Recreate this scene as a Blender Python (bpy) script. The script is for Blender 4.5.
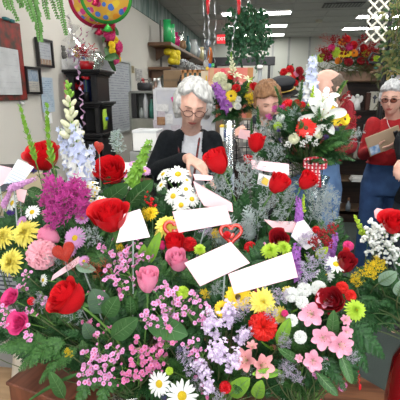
import bpy, math, random
from mathutils import Vector, Matrix, noise, Quaternion
V = Vector
PI = math.pi
for _o in list(bpy.data.objects):
    bpy.data.objects.remove(_o)
S = bpy.context.scene
COL = S.collection

# ---------------------------------------------------------------- camera
PSI, PIT, FOC = math.radians(8.93), math.radians(14.7), 400.0
EYE = V((0, 0, 1.6))
FW = V((-math.sin(PSI) * math.cos(PIT), math.cos(PSI) * math.cos(PIT), -math.sin(PIT)))
RT = V((math.cos(PSI), math.sin(PSI), 0))
UP = RT.cross(FW)
cam_d = bpy.data.cameras.new('camera')
cam = bpy.data.objects.new('camera', cam_d)
COL.objects.link(cam)
cam.matrix_world = Matrix.Translation(EYE) @ Matrix((RT, UP, -FW)).transposed().to_4x4()
cam_d.sensor_width = 36
cam_d.lens = 36 * FOC / 400
cam_d.clip_start = 0.02
cam_d.dof.use_dof = False
S.camera = cam

# ---------------------------------------------------------------- world, exposure
w = bpy.data.worlds.new('world')
S.world = w
w.use_nodes = True
w.node_tree.nodes['Background'].inputs[0].default_value = (0.85, 0.92, 1.0, 1)
w.node_tree.nodes['Background'].inputs[1].default_value = 0.6
S.view_settings.view_transform = 'Standard'
S.view_settings.look = 'None'
S.view_settings.gamma = 1
S.view_settings.exposure = 0.0
# unseen fill light added behind the camera, standing in for its flash
ld = bpy.data.lights.new('flash_fill', 'AREA')
ld.shape = 'RECTANGLE'; ld.size = 2.6; ld.size_y = 1.5
ld.energy = 92
ld.color = (0.97, 0.98, 1.0)
lo = bpy.data.objects.new('flash_fill', ld)
lo.location = (0.4, -1.55, 2.05)
lo.rotation_euler = (math.radians(78), 0, math.radians(6))
COL.objects.link(lo)
LAMP = 26.0          # emission of the fluorescent diffusers


def ray(px, py):
    return FW + (px - 200) / FOC * RT - (py - 200) / FOC * UP


def at(px, py, Y):
    d = ray(px, py)
    return EYE + d * (Y / d.y)


def atx(px, py, X):
    d = ray(px, py)
    return EYE + d * (X / d.x)


def atz(px, py, Z):
    d = ray(px, py)
    return EYE + d * ((Z - EYE.z) / d.z)


def ppm(Y):            # pixels per metre at distance Y
    return FOC / (Y * 1.0 + 0.0)


# ---------------------------------------------------------------- materials
MATS = {}


def nt(name):
    m = bpy.data.materials.new(name)
    m.use_nodes = True
    return m, m.node_tree, m.node_tree.nodes['Principled BSDF']


def pm(name, c, r=0.6, c2=None, sc=8.0, transl=0.0, spec=0.4, metal=0.0, bump=0.0, bsc=40.0, coat=0.0,
       emit=None, es=0.0, sss=0.0, sheen=0.0, alpha=1.0, stretch=None):
    """procedural material: two colours mixed by noise, optional bump and translucency"""
    if name in MATS:
        return MATS[name]
    m, t, b = nt(name)
    N, L = t.nodes, t.links
    b.inputs['Roughness'].default_value = r
    b.inputs['Specular IOR Level'].default_value = spec
    b.inputs['Metallic'].default_value = metal
    b.inputs['Coat Weight'].default_value = coat
    b.inputs['Sheen Weight'].default_value = sheen
    b.inputs['Alpha'].default_value = alpha
    if c2 is None:
        c2 = tuple(x * 0.8 for x in c)
    tc = N.new('ShaderNodeTexCoord')
    mp = N.new('ShaderNodeMapping')
    L.new(tc.outputs['Object'], mp.inputs[0])
    if stretch:
        mp.inputs['Scale'].default_value = stretch
    nz = N.new('ShaderNodeTexNoise')
    nz.inputs['Scale'].default_value = sc
    nz.inputs['Detail'].default_value = 3
    L.new(mp.outputs[0], nz.inputs['Vector'])
    rp = N.new('ShaderNodeValToRGB')
    rp.color_ramp.elements[0].position = 0.35
    rp.color_ramp.elements[1].position = 0.65
    rp.color_ramp.elements[0].color = (*c, 1)
    rp.color_ramp.elements[1].color = (*c2, 1)
    L.new(nz.outputs['Fac'], rp.inputs[0])
    L.new(rp.outputs[0], b.inputs['Base Color'])
    if bump:
        n2 = N.new('ShaderNodeTexNoise')
        n2.inputs['Scale'].default_value = bsc
        n2.inputs['Detail'].default_value = 4
        L.new(mp.outputs[0], n2.inputs['Vector'])
        bp = N.new('ShaderNodeBump')
        bp.inputs['Strength'].default_value = bump
        bp.inputs['Distance'].default_value = 0.01
        L.new(n2.outputs['Fac'], bp.inputs['Height'])
        L.new(bp.outputs[0], b.inputs['Normal'])
    if emit:
        b.inputs['Emission Color'].default_value = (*emit, 1)
        b.inputs['Emission Strength'].default_value = es
    if transl:
        tr = N.new('ShaderNodeBsdfTranslucent')
        L.new(rp.outputs[0], tr.inputs['Color'])
        mx = N.new('ShaderNodeMixShader')
        mx.inputs[0].default_value = transl
        L.new(b.outputs[0], mx.inputs[1])
        L.new(tr.outputs[0], mx.inputs[2])
        L.new(mx.outputs[0], N['Material Output'].inputs[0])
    MATS[name] = m
    return m


def wood(name, c1, c2, sc=3.0, rot=(0, 0, 0), r=0.4, stretch=(1, 12, 1)):
    if name in MATS:
        return MATS[name]
    m, t, b = nt(name)
    N, L = t.nodes, t.links
    b.inputs['Roughness'].default_value = r
    tc = N.new('ShaderNodeTexCoord'); mp = N.new('ShaderNodeMapping')
    mp.inputs['Scale'].default_value = stretch
    mp.inputs['Rotation'].default_value = rot
    L.new(tc.outputs['Object'], mp.inputs[0])
    nz = N.new('ShaderNodeTexNoise'); nz.inputs['Scale'].default_value = sc
    nz.inputs['Detail'].default_value = 6; nz.inputs['Distortion'].default_value = 0.6
    L.new(mp.outputs[0], nz.inputs['Vector'])
    rp = N.new('ShaderNodeValToRGB')
    rp.color_ramp.elements[0].position = 0.38; rp.color_ramp.elements[1].position = 0.62
    rp.color_ramp.elements[0].color = (*c1, 1); rp.color_ramp.elements[1].color = (*c2, 1)
    L.new(nz.outputs['Fac'], rp.inputs[0]); L.new(rp.outputs[0], b.inputs['Base Color'])
    MATS[name] = m
    return m


def glass(name, c=(1, 1, 1), r=0.03, mixv=0.25):
    """thin clear sheet or vessel: mostly see-through with a glossy film"""
    if name in MATS:
        return MATS[name]
    m, t, b = nt(name)
    N, L = t.nodes, t.links
    tr = N.new('ShaderNodeBsdfTransparent'); tr.inputs[0].default_value = (*c, 1)
    gl = N.new('ShaderNodeBsdfGlossy'); gl.inputs['Roughness'].default_value = r
    mx = N.new('ShaderNodeMixShader'); mx.inputs[0].default_value = mixv
    L.new(tr.outputs[0], mx.inputs[1]); L.new(gl.outputs[0], mx.inputs[2])
    L.new(mx.outputs[0], N['Material Output'].inputs[0])
    MATS[name] = m
    return m


def emis(name, c, s):
    if name in MATS:
        return MATS[name]
    m, t, b = nt(name)
    b.inputs['Base Color'].default_value = (*[min(1, x) for x in c], 1)
    b.inputs['Emission Color'].default_value = (*c, 1)
    b.inputs['Emission Strength'].default_value = s
    MATS[name] = m
    return m


# ---------------------------------------------------------------- mesh builder
class MB:
    def __init__(s):
        s.v = []; s.f = []; s.m = []; s.T = None; s.mi = 0

    def add(s, vs, fs, mi=None):
        k = len(s.v)
        if s.T is not None:
            vs = [s.T @ V(p) for p in vs]
        s.v.extend([tuple(p) for p in vs])
        s.f.extend([tuple(i + k for i in f) for f in fs])
        s.m.extend([s.mi if mi is None else mi] * len(fs))
        return s

    def box(s, c, d, mi=None, rot=None, bev=0.0):
        x, y, z = d[0] / 2, d[1] / 2, d[2] / 2
        b = min(bev, x * .9, y * .9, z * .9)
        if b <= 0:
            vs = [V((i * x, j * y, k * z)) for i in (-1, 1) for j in (-1, 1) for k in (-1, 1)]
            fs = [(0, 1, 3, 2), (4, 6, 7, 5), (0, 4, 5, 1), (2, 3, 7, 6), (0, 2, 6, 4), (1, 5, 7, 3)]
        else:
            vs = []
            idx = {}
            for i in (-1, 1):
                for j in (-1, 1):
                    for k in (-1, 1):
                        idx[(i, j, k, 0)] = len(vs); vs.append(V((i * x, j * (y - b), k * (z - b))))
                        idx[(i, j, k, 1)] = len(vs); vs.append(V((i * (x - b), j * y, k * (z - b))))
                        idx[(i, j, k, 2)] = len(vs); vs.append(V((i * (x - b), j * (y - b), k * z)))
            fs = []
            I = lambda i, j, k, a: idx[(i, j, k, a)]
            for q in (-1, 1):
                fs.append([I(q, -1, -1, 0), I(q, 1, -1, 0), I(q, 1, 1, 0), I(q, -1, 1, 0)][::q])
                fs.append([I(-1, q, -1, 1), I(-1, q, 1, 1), I(1, q, 1, 1), I(1, q, -1, 1)][::q])
                fs.append([I(-1, -1, q, 2), I(1, -1, q, 2), I(1, 1, q, 2), I(-1, 1, q, 2)][::q])
            for p in (-1, 1):
                for q in (-1, 1):
                    fs.append([I(p, q, -1, 0), I(p, q, 1, 0), I(p, q, 1, 1), I(p, q, -1, 1)][::-p * q])
                    fs.append([I(p, -1, q, 0), I(p, 1, q, 0), I(p, 1, q, 2), I(p, -1, q, 2)][::p * q])
                    fs.append([I(-1, p, q, 1), I(1, p, q, 1), I(1, p, q, 2), I(-1, p, q, 2)][::-p * q])
                    for r_ in (-1, 1):
                        fs.append([I(p, q, r_, 0), I(p, q, r_, 1), I(p, q, r_, 2)][::p * q * r_])
        R_ = rot if rot is not None else Matrix.Identity(3)
        return s.add([V(c) + R_ @ q for q in vs], fs, mi)

    def tube(s, pts, rad, n=6, mi=None, cap=True):
        pts = [V(p) for p in pts]
        if not isinstance(rad, (list, tuple)):
            rad = [rad] * len(pts)
        vs, fs = [], []
        up = None
        for i, p in enumerate(pts):
            d = (pts[min(i + 1, len(pts) - 1)] - pts[max(i - 1, 0)])
            d = d.normalized() if d.length > 1e-9 else V((0, 0, 1))
            if up is None:
                up = V((0, 0, 1)) if abs(d.z) < .9 else V((1, 0, 0))
            a = d.cross(up).normalized()
            b = a.cross(d).normalized()
            up = b
            for k in range(n):
                t = 2 * PI * k / n
                vs.append(p + (a * math.cos(t) + b * math.sin(t)) * rad[i])
        for i in range(len(pts) - 1):
            for k in range(n):
                k2 = (k + 1) % n
                fs.append((i * n + k, i * n + k2, (i + 1) * n + k2, (i + 1) * n + k))
        if cap:
            fs.append(tuple(range(n))[::-1])
            fs.append(tuple(range((len(pts) - 1) * n, len(pts) * n)))
        return s.add(vs, fs, mi)

    def ell(s, c, r, nu=10, nv=7, mi=None, rot=None):
        if not isinstance(r, (list, tuple)):
            r = (r, r, r)
        vs = []
        for j in range(nv + 1):
            ph = PI * j / nv
            for i in range(nu):
                th = 2 * PI * i / nu
                vs.append(V((r[0] * math.sin(ph) * math.cos(th), r[1] * math.sin(ph) * math.sin(th), r[2] * math.cos(ph))))
        fs = []
        for j in range(nv):
            for i in range(nu):
                i2 = (i + 1) % nu
                q = (j * nu + i, (j + 1) * nu + i, (j + 1) * nu + i2, j * nu + i2)
                fs.append(q)
        R_ = rot if rot is not None else Matrix.Identity(3)
        return s.add([V(c) + R_ @ q for q in vs], fs, mi)

    def lathe(s, prof, c=(0, 0, 0), n=24, mi=None, wob=None):
        vs, fs = [], []
        for j, (r, z) in enumerate(prof):
            for i in range(n):
                t = 2 * PI * i / n
                rr = r * (wob(t, j) if wob else 1)
                vs.append((c[0] + rr * math.cos(t), c[1] + rr * math.sin(t), c[2] + z))
        for j in range(len(prof) - 1):
            for i in range(n):
                i2 = (i + 1) % n
                fs.append((j * n + i, j * n + i2, (j + 1) * n + i2, (j + 1) * n + i))
        return s.add(vs, fs, mi)

    def grid(s, fn, nu, nv, mi=None):
        """fn(a,b) with a,b in 0..1"""
        vs = [fn(i / nu, j / nv) for i in range(nu + 1) for j in range(nv + 1)]
        W = nv + 1
        fs = [(i * W + j, (i + 1) * W + j, (i + 1) * W + j + 1, i * W + j + 1) for i in range(nu) for j in range(nv)]
        return s.add(vs, fs, mi)

    def prism(s, pts, h, ax=2, mi=None):
        """outline pts (2D) extruded by h along axis ax, centred"""
        n = len(pts)

        def mk(a, b, t):
            q = [a, b]
            q.insert(ax, t)
            return V(q)
        vs = [mk(a, b, -h / 2) for a, b in pts] + [mk(a, b, h / 2) for a, b in pts]
        fs = [tuple(range(n))[::-1], tuple(range(n, 2 * n))] + [(i, (i + 1) % n, n + (i + 1) % n, n + i) for i in range(n)]
        return s.add(vs, fs, mi)

    def mesh(s, name, mats, smooth=True):
        me = bpy.data.meshes.new(name)
        me.from_pydata(s.v, [], s.f)
        for m in (mats if isinstance(mats, (list, tuple)) else [mats]):
            me.materials.append(m)
        if len(set(s.m)) > 1 or (s.m and s.m[0]):
            me.polygons.foreach_set('material_index', s.m)
        if smooth:
            me.polygons.foreach_set('use_smooth', [True] * len(s.f))
        me.update()
        return me

    def build(s, name, mats, parent=None, smooth=True, loc=None):
        return obj(name, s.mesh(name, mats, smooth), parent, loc=loc)


def obj(name, me, parent=None, mat=None, loc=None):
    o = bpy.data.objects.new(name, me)
    COL.objects.link(o)
    if parent:
        o.parent = parent
    if mat is not None:
        o.matrix_local = mat
    if loc is not None:
        o.location = loc
    return o


def tag(o, label, cat=None, group=None, kind=None):
    if label:
        o['label'] = label
    if cat:
        o['category'] = cat
    if group:
        o['group'] = group
    if kind:
        o['kind'] = kind
    return o


def thing(name, label, cat, loc=(0, 0, 0), group=None, rz=0):
    o = bpy.data.objects.new(name, None)
    o.empty_display_size = 0.02
    COL.objects.link(o)
    o.location = loc
    o.rotation_euler = (0, 0, rz)
    return tag(o, label, cat, group)


def dup(root, loc=None, rz=None, label=None, group=None):
    r = root.copy(); COL.objects.link(r)
    if loc is not None:
        r.location = loc
    if rz is not None:
        r.rotation_euler = (0, 0, rz)
    if label: r['label'] = label
    if group: r['group'] = group
    for ch in [o for o in root.children]:
        c = ch.copy(); COL.objects.link(c); c.parent = r
        for g in ch.children:
            d = g.copy(); COL.objects.link(d); d.parent = c
    return r


def struct(name, mb, mats, parent=None, smooth=False, kind='structure'):
    o = mb.build(name, mats, parent, smooth)
    if not parent:
        o['kind'] = kind
    return o


def basis(zdir, twist=0.0, hint=None):
    """3x3 rotation whose Z column is zdir"""
    z = V(zdir).normalized()
    h = V(hint) if hint is not None else (V((0, 0, 1)) if abs(z.z) < .95 else V((0, -1, 0)))
    x = h.cross(z).normalized()
    y = z.cross(x)
    M = Matrix((x, y, z)).transposed()
    return M @ Matrix.Rotation(twist, 3, 'Z')


def remeshed(mb, voxel, smooth_it=4, name='tmp', fac=0.5):
    me = mb.mesh(name, [pm('tmpmat', (1, 1, 1))])
    o = bpy.data.objects.new('tmp', me)
    COL.objects.link(o)
    md = o.modifiers.new('r', 'REMESH'); md.mode = 'VOXEL'; md.voxel_size = voxel; md.adaptivity = 0
    sm = o.modifiers.new('s', 'SMOOTH'); sm.iterations = smooth_it; sm.factor = fac
    dg = bpy.context.evaluated_depsgraph_get()
    dg.update()
    out = bpy.data.meshes.new_from_object(o.evaluated_get(dg))
    bpy.data.objects.remove(o)
    out.polygons.foreach_set('use_smooth', [True] * len(out.polygons))
    return out
# ================================================================ THE ROOM
XL, YB, ZC = -1.7, 10.9, 3.0
m_wall = pm('wall_paint', (0.56, 0.54, 0.49), .9, (0.53, 0.51, 0.465), 1.5, bump=.05, bsc=120)
m_back = pm('back_wall_panel', (0.42, 0.43, 0.39), .8, (0.38, 0.39, 0.35), 1.0)
m_ceil = pm('ceiling_tile', (0.52, 0.52, 0.50), .95, (0.48, 0.48, 0.47), 3, bump=.1, bsc=200)
m_carpet = pm('carpet', (0.075, 0.095, 0.085), 1.0, (0.045, 0.06, 0.055), 220, bump=.5, bsc=500)
m_black = pm('black_lacquer', (0.008, 0.008, 0.01), .35, (0.014, 0.013, 0.014), 5)
m_blackp = pm('black_plastic', (0.015, 0.015, 0.017), .45)
m_white = pm('white_paint', (0.75, 0.75, 0.73), .5, (0.7, 0.7, 0.69), 4)
m_paper = pm('white_paper', (0.82, 0.82, 0.80), .8, (0.78, 0.78, 0.77), 12)
m_grey = pm('grey_paint', (0.3, 0.31, 0.3), .6)
m_steel = pm('brushed_steel', (0.5, 0.5, 0.5), .3, metal=.9)
m_ink = pm('printed_ink', (0.08, 0.08, 0.12), .8)
m_dkwood = wood('dark_wood', (0.022, 0.012, 0.010), (0.05, 0.026, 0.018), 3, stretch=(1, 1, 10))
m_shelfw = wood('shelf_walnut', (0.09, 0.045, 0.025), (0.16, 0.08, 0.04), 3)

struct('floor', MB().box((1.2, 4.2, -.05), (7.6, 14.0, .1)), m_carpet)
mb = MB().box((1.2, 4.2, ZC + .05), (7.6, 14.0, .1), mi=0)
ceil_o = struct('ceiling', mb, m_ceil)
# ceiling grid: thin bars between the tiles
g = MB()
for i in range(-2, 8):
    g.box((-.2 + .61 * i, 4.2, ZC - .004), (.022, 13.4, .008))
for j in range(-3, 18):
    g.box((1.2, .3 + .61 * j, ZC - .0045), (5.8, .022, .007))
struct('trim_1', g, pm('grid_metal', (0.46, 0.46, 0.45), .6))
struct('wall_left', MB().box((XL - .05, 4.2, 1.5), (.1, 14, 3)), m_wall)
struct('wall_back', MB().box((1.2, YB + .05, 1.5), (5.8, .1, 3)), m_back)
struct('wall_right', MB().box((4.15, 4.2, 1.5), (.1, 14, 3)), m_wall)
# front wall with an unseen window opening added for front light (behind the camera)
fwl = MB()
fwl.box((1.2, -2.4, .4), (5.8, .1, .8)); fwl.box((1.2, -2.4, 2.85), (5.8, .1, .3))
fwl.box((-1.45, -2.4, 1.75), (.5, .1, 1.9)); fwl.box((3.1, -2.4, 1.75), (2.0, .1, 1.9))
struct('wall_front', fwl, m_wall)
wn = MB()
for x in (-1.2, .45, 2.1):
    wn.box((x, -2.4, 1.75), (.06, .08, 1.9))
for z in (.82, 2.68):
    wn.box((.45, -2.4, z), (3.3, .08, .05))
struct('added_window_1', wn, m_grey)
# panel joints on the back wall and the left wall
for x in (-.9, .15, .55, 1.05, 2.2):
    g = MB().box((x, YB - .012, 1.5), (.05, .024, 3.0)); struct('trim_2', g, m_grey)
p0 = atx(160, 40, XL)
struct('trim_3', MB().box((XL + .012, p0.y, 1.45), (.024, .04, 2.6)), pm('joint', (0.22, 0.22, 0.2), .7))

# wall paper border below the ceiling on the left wall
b, t, bs = nt('leaf_border')
N, L = t.nodes, t.links
tc = N.new('ShaderNodeTexCoord'); mp = N.new('ShaderNodeMapping'); mp.inputs['Scale'].default_value = (1, 9, 1.5)
nz = N.new('ShaderNodeTexNoise'); nz.inputs['Scale'].default_value = 1.6; nz.inputs['Detail'].default_value = 6
rp = N.new('ShaderNodeValToRGB')
rp.color_ramp.elements[0].position = .40; rp.color_ramp.elements[0].color = (.10, .16, .15, 1)
rp.color_ramp.elements[1].position = .62; rp.color_ramp.elements[1].color = (.28, .33, .31, 1)
L.new(tc.outputs['Object'], mp.inputs[0]); L.new(mp.outputs[0], nz.inputs[0]); L.new(nz.outputs[0], rp.inputs[0]); L.new(rp.outputs[0], bs.inputs[0])
bs.inputs['Roughness'].default_value = .9
m_border = b
struct('trim_4', MB().box((XL + .006, 6.2, 2.84), (.012, 9.4, .32)), m_border)

# fluorescent ceiling lights
m_tube = emis('fluorescent_diffuser', (1.0, 0.99, 0.95), LAMP)


def troffer(x, y, lab, grp=None):
    t_ = thing('ceiling_light', lab, 'ceiling light', (x, y, ZC - .012), grp)
    fr = MB()
    for sx in (-1, 1):
        fr.box((sx * .605, 0, 0), (.03, .31, .03))
    for sy in (-1, 1):
        fr.box((0, sy * .15, 0), (1.24, .02, .03))
    fr.build('frame', m_white, t_, False)
    MB().box((0, 0, -.004), (1.18, .28, .018), bev=.006).build('diffuser', m_tube, t_, False)
    return t_


names = ['first and nearest long ceiling light above the hanging ivy', 'second long ceiling light above the hanging ivy', 'third and farthest long ceiling light above the hanging ivy']
for k, y in enumerate((7.65, 9.0, 10.3)):
    troffer(-.21, y, names[k])
troffer(2.2, 9.62, 'long ceiling light just above the autumn flower arrangement')
troffer(2.2, 8.25, 'long ceiling light right beside the white lattice panel')
for x, y in ((-.6, 1.2), (.7, 1.2), (-.6, 3.4), (1.0, 3.6), (2.2, 5.4), (-.21, 5.6), (2.4, 1.4), (.1, -.6)):  # extra fixtures out of view, added to brighten the near flowers
    troffer(x, y, 'added unseen ceiling light over the front of the shop', 'added ceiling lights over the front of the shop')

# ceiling vent and smoke detector
c = atz(343, 5, ZC - .01)
v_ = thing('ceiling_vent', 'dark slotted air vent in the grey ceiling', 'vent', c)
MB().box((0, 0, 0), (.62, .34, .01)).build('backing', m_blackp, v_, False)
q = MB()
for i in range(12):
    q.box((-.27 + i * .05, 0, -.008), (.018, .30, .012))
q.build('slats', m_grey, v_, False)
c = atz(319, 20, ZC)
MBd = MB().lathe([(0, -.045), (.05, -.045), (.065, -.03), (.07, 0)], n=20)
tag(MBd.build('smoke_detector', pm('cream_plastic', (.6, .58, .48), .5), None, loc=c), 'small round cream smoke detector on the ceiling', 'smoke detector')

# exit sign
c = at(221.5, 39, 8.6)
e = thing('exit_sign', 'small red EXIT sign hanging from the ceiling', 'exit sign', c)
MB().box((0, 0.01, 0), (.19, .03, .17), bev=.005).build('sign_box', emis('exit_red', (.75, .02, .03), .9), e, False)
fc = bpy.data.curves.new('exit_text', 'FONT'); fc.body = 'EXIT'; fc.size = .085; fc.align_x = 'CENTER'; fc.align_y = 'CENTER'; fc.extrude = .002
fc.materials.append(emis('exit_letters', (1, .75, .7), 1.0))
_o = bpy.data.objects.new('t', fc); COL.objects.link(_o); bpy.context.view_layer.update()
_m = bpy.data.meshes.new_from_object(_o.evaluated_get(bpy.context.evaluated_depsgraph_get())); bpy.data.objects.remove(_o)
fo = obj('lettering', _m, e); fo.rotation_euler = (PI / 2, 0, 0); fo.location = (0, -.008, 0)
MB().tube([(0, .01, .085), (0, .01, ZC - c.z)], .006).build('rod', m_grey, e)


# ---------------------------------------------------------------- left wall hangings (facing +X)
def on_left(px, py, off=.01):
    q = atx(px, py, XL + off)
    return q


def wall_quad(corners, off=.012):
    """four pixel corners (tl,tr,br,bl) projected to the left wall -> centre, width, height"""
    ps = [on_left(a, b, off) for a, b in corners]
    c = sum(ps, V()) / 4
    wd = ((ps[1].y - ps[0].y) + (ps[2].y - ps[3].y)) / 2
    ht = ((ps[0].z - ps[3].z) + (ps[1].z - ps[2].z)) / 2
    return c, wd, ht


def text_rows(mbx, y0, y1, z0, z1, rows, x=.004, th=.003, seed=1, ink=0, gaps=3):
    rr = random.Random(seed)
    for i in range(rows):
        z = z1 - (z1 - z0) * (i + .5) / rows
        y = y0
        while y < y1 - .01:
            ln = min(rr.uniform(.02, .09), y1 - y)
            if rr.random() < .8:
                mbx.box((x, y + ln / 2, z), (.001, ln, th), mi=ink)
            y += ln + .012


# calendar hanging in a tall dark red picture frame
c, wd, ht = wall_quad([(-22, 16), (19, 20), (27, 100), (-12, 101)])
cal = thing('wall_calendar', 'red and black wall calendar with white page pad on left wall', 'calendar', c + V((0, 0, -ht / 2)))
m_calr = pm('calendar_print', (0.25, 0.02, 0.015), .5, (0.04, 0.03, 0.02), 14)
MB().box((0, 0, ht / 2), (.014, wd, ht), bev=.004).build('backing_board', m_calr, cal, False)
MB().box((.012, -.035, ht * .36), (.014, wd * .80, ht * .58), bev=.002).build('page_pad', pm('pad_paper', (.52, .54, .55), .8), cal, False)
k = MB(); text_rows(k, -wd * .40, wd * .26, ht * .12, ht * .62, 7, x=.020, th=.002, seed=4)
k.build('printed_lines', pm('faint_print', (.42, .44, .47), .8), cal, False)
k = MB(); k.box((.01, .05, ht + .003), (.03, .05, .02), bev=.004); k.box((.01, .11, ht), (.03, .04, .02), bev=.004)
k.build('clip', pm('teal_plastic', (.01, .12, .13), .4), cal)
for (corn, lab, kd) in (([(35, 37), (51, 41), (52, 68), (37, 66)], 'black framed certificate with photos above the smaller framed notice', 0),
                        ([(23, 65), (39, 69), (40, 95), (26, 93)], 'small dark framed blue notice just beside the calendar', 1)):
    c, wd, ht = wall_quad(corn)
    f = thing('picture_frame', lab, 'picture frame', c + V((0, 0, -ht / 2)))
    fr = MB()
    for sy in (-1, 1):
        fr.box((.008, sy * (wd / 2 - .008), ht / 2), (.026, .016, ht))
    for z in (.008, ht - .008):
        fr.box((.008, 0, z), (.026, wd - .03, .016))
    fr.build('frame', m_black, f, False)
    MB().box((.002, 0, ht / 2), (.008, wd - .02, ht - .02)).build('print', pm('certificate_%d' % kd, (.40, .43, .46) if kd == 0 else (.50, .48, .42), .6), f, False)
    q = MB()
    if kd == 0:
        text_rows(q, -wd * .35, wd * .35, ht * .35, ht * .92, 6, x=.0075, seed=2, ink=0)
        for i in range(4):
            q.box((.0075, -wd * .3 + i * wd * .2, ht * .18), (.002, wd * .16, ht * .2), mi=1)
    else:
        q.box((.0075, 0, ht * .68), (.002, wd * .7, ht * .42), mi=2)
        text_rows(q, -wd * .3, wd * .3, ht * .1, ht * .42, 5, x=.0075, seed=3)
    q.build('printing', [pm('pale_ink', (.25, .27, .3), .8), pm('photo_brown', (.22, .12, .08), .6, (.35, .28, .2), 60), pm('notice_blue', (.2, .28, .38), .6, (.35, .42, .48), 60)], f, False)
c, wd, ht = wall_quad([(40, 77), (52, 78), (55, 112), (43, 112)])
f = thing('paper_sheet', 'long pale blue notice sheet taped to the left wall', 'notice', c)
MB().box((0, 0, 0), (.003, wd, ht)).build('sheet', pm('blue_paper', (.36, .46, .56), .8, (.42, .50, .58), 20), f, False)
q = MB(); text_rows(q, -wd * .4, wd * .4, -ht * .42, ht * .42, 14, x=.002, seed=8); q.build('printing', pm('blue_ink', (.18, .25, .36), .8), f, False)
c, wd, ht = wall_quad([(44, 113), (51, 113), (53, 124), (46, 123)])
tag(MB().box((0, 0, 0), (.004, wd, ht)).build('sticky_note', m_paper, None, False, c), 'small white note stuck below the pale blue sheet', 'note')
c, wd, ht = wall_quad([(20, 101), (24, 101), (24, 105), (20, 105)])
f = thing('wall_clip', 'tiny metal clip just below the wall calendar', 'clip', c)
MB().box((0, 0, 0), (.01, wd, ht)).build('clip_body', m_grey, f, False)
MB().box((.006, 0, -.003), (.006, wd * .6, ht * .5)).build('clip_window', m_paper, f, False)
# whiteboard
c, wd, ht = wall_quad([(97, 56), (129, 63), (131, 133), (103, 133)])
f = thing('whiteboard', 'large whiteboard covered in faint handwriting on left wall', 'whiteboard', c)
MB().box((0, 0, 0), (.012, wd, ht)).build('board', pm('whiteboard_surface', (.42, .45, .48), .35, (.38, .41, .45), 9), f, False)
fr = MB()
for sy in (-1, 1):
    fr.box((.01, sy * wd / 2, 0), (.03, .02, ht + .02))
for sz in (-1, 1):
    fr.box((.01, 0, sz * ht / 2), (.03, wd, .02))
fr.build('frame', pm('aluminium', (.5, .52, .52), .35, metal=.6), f, False)
q = MB(); text_rows(q, -wd * .46, wd * .46, -ht * .45, ht * .45, 26, x=.008, th=.008, seed=5)
q.build('handwriting', pm('marker_ink', (.30, .32, .40), .7), f, False)
q = MB().box((.022, -wd * .1, ht / 2 + .012), (.03, .09, .03), bev=.004)
q.build('eraser', pm('blue_felt', (.02, .08, .35), .8), f)
# small notes on left wall farther along
for (x0, y0, x1, y1, col, lab) in ((136, 69, 142, 81, (.45, .44, .42), 'narrow pale notice farther along the left wall'), (149, 71, 154, 78, (.16, .08, .05), 'small dark brown picture farther along the left wall'),
                                   (132, 66, 134, 73, (.42, .35, .2), 'tiny tan card beyond the whiteboard')):
    c, wd, ht = wall_quad([(x0, y0), (x1, y0), (x1, y1), (x0, y1)])
    f = thing('wall_card', lab, 'card', c)
    MB().box((0, 0, 0), (.008, wd, ht)).build('card', pm('card' + lab[:9], col, .7, tuple(x * .6 for x in col), 30), f, False)
    q = MB(); text_rows(q, -wd * .35, wd * .35, -ht * .4, ht * .4, 5, x=.005, th=.004, seed=7); q.build('printing', m_ink, f, False)

# ---------------------------------------------------------------- black shelf unit against the left wall, open towards the customers
YU = 3.30
ux0, ux1 = XL + .03, at(100, 85, YU).x
su = thing('shelf_unit', 'tall black open shelf unit with moulded tops by left wall', 'shelf unit', ((ux0 + ux1) / 2, YU + .14, 0))
UW = ux1 - ux0
ztop = at(80, 71, YU).z; zmid = at(80, 103, YU).z; zbase = at(80, 134, YU).z
for (z0, z1, dx, nm) in ((zmid, ztop, .03, 'upper_case'), (zbase, zmid, .015, 'middle_case'), (0, zbase, 0, 'lower_case')):
    k = MB()
    for s_ in (-1, 1):
        k.box((s_ * (UW / 2 - dx - .015), 0, (z0 + z1) / 2), (.035, .27, z1 - z0), bev=.004)
        k.box((s_ * (UW / 2 - dx - .025), -.14, (z0 + z1) / 2), (.05, .02, z1 - z0), bev=.008)
    k.box((0, .12, (z0 + z1) / 2), (UW - 2 * dx, .02, z1 - z0))
    k.build(nm, m_black, su, False)
for z, nm in ((ztop, 'top_board'), (zmid, 'middle_board'), (zbase, 'lower_board')):
    k = MB().box((.012, -.02, z), (UW + .03, .34, .022), bev=.006); k.box((.005, -.015, z - .018), (UW + .01, .31, .02), bev=.008); k.box((0, -.01, z - .036), (UW - .02, .29, .02), bev=.008)
    k.build(nm, m_black, su, False)
for s_ in (-1, 1):
    d_ = MB().box((s_ * UW * .24, -.14, zbase / 2), (UW * .46, .02, zbase - .12), bev=.004).build('door', m_black, su, False)
    MB().ell((s_ * .03, -.16, zbase * .6), .012).build('knob', m_steel, d_)
rnd = random.Random(11)


def on_shelf(px, ztop_, X):
    """point on a wall shelf board where the pixel column px meets depth X"""
    best = None
    for i in range(400):
        q = atx(px, 20 + i * .35, X)
        if q.z <= ztop_:
            best = q; break
    return V((X, best.y, ztop_))


def on_unit(px, z, Y=YU + .10):
    return V((at(px, 85, Y).x, Y, z))


# gift baskets and trinkets on the shelf unit top
zt = ztop + .011


def vessel(name, prof, mat, loc, label, cat, grp=None, extra=None, n=16):
    t_ = thing(name, label, cat, loc, grp)
    MB().lathe(prof, n=n).build('body', mat, t_)
    if extra:
        extra(t_)
    return t_


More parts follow.
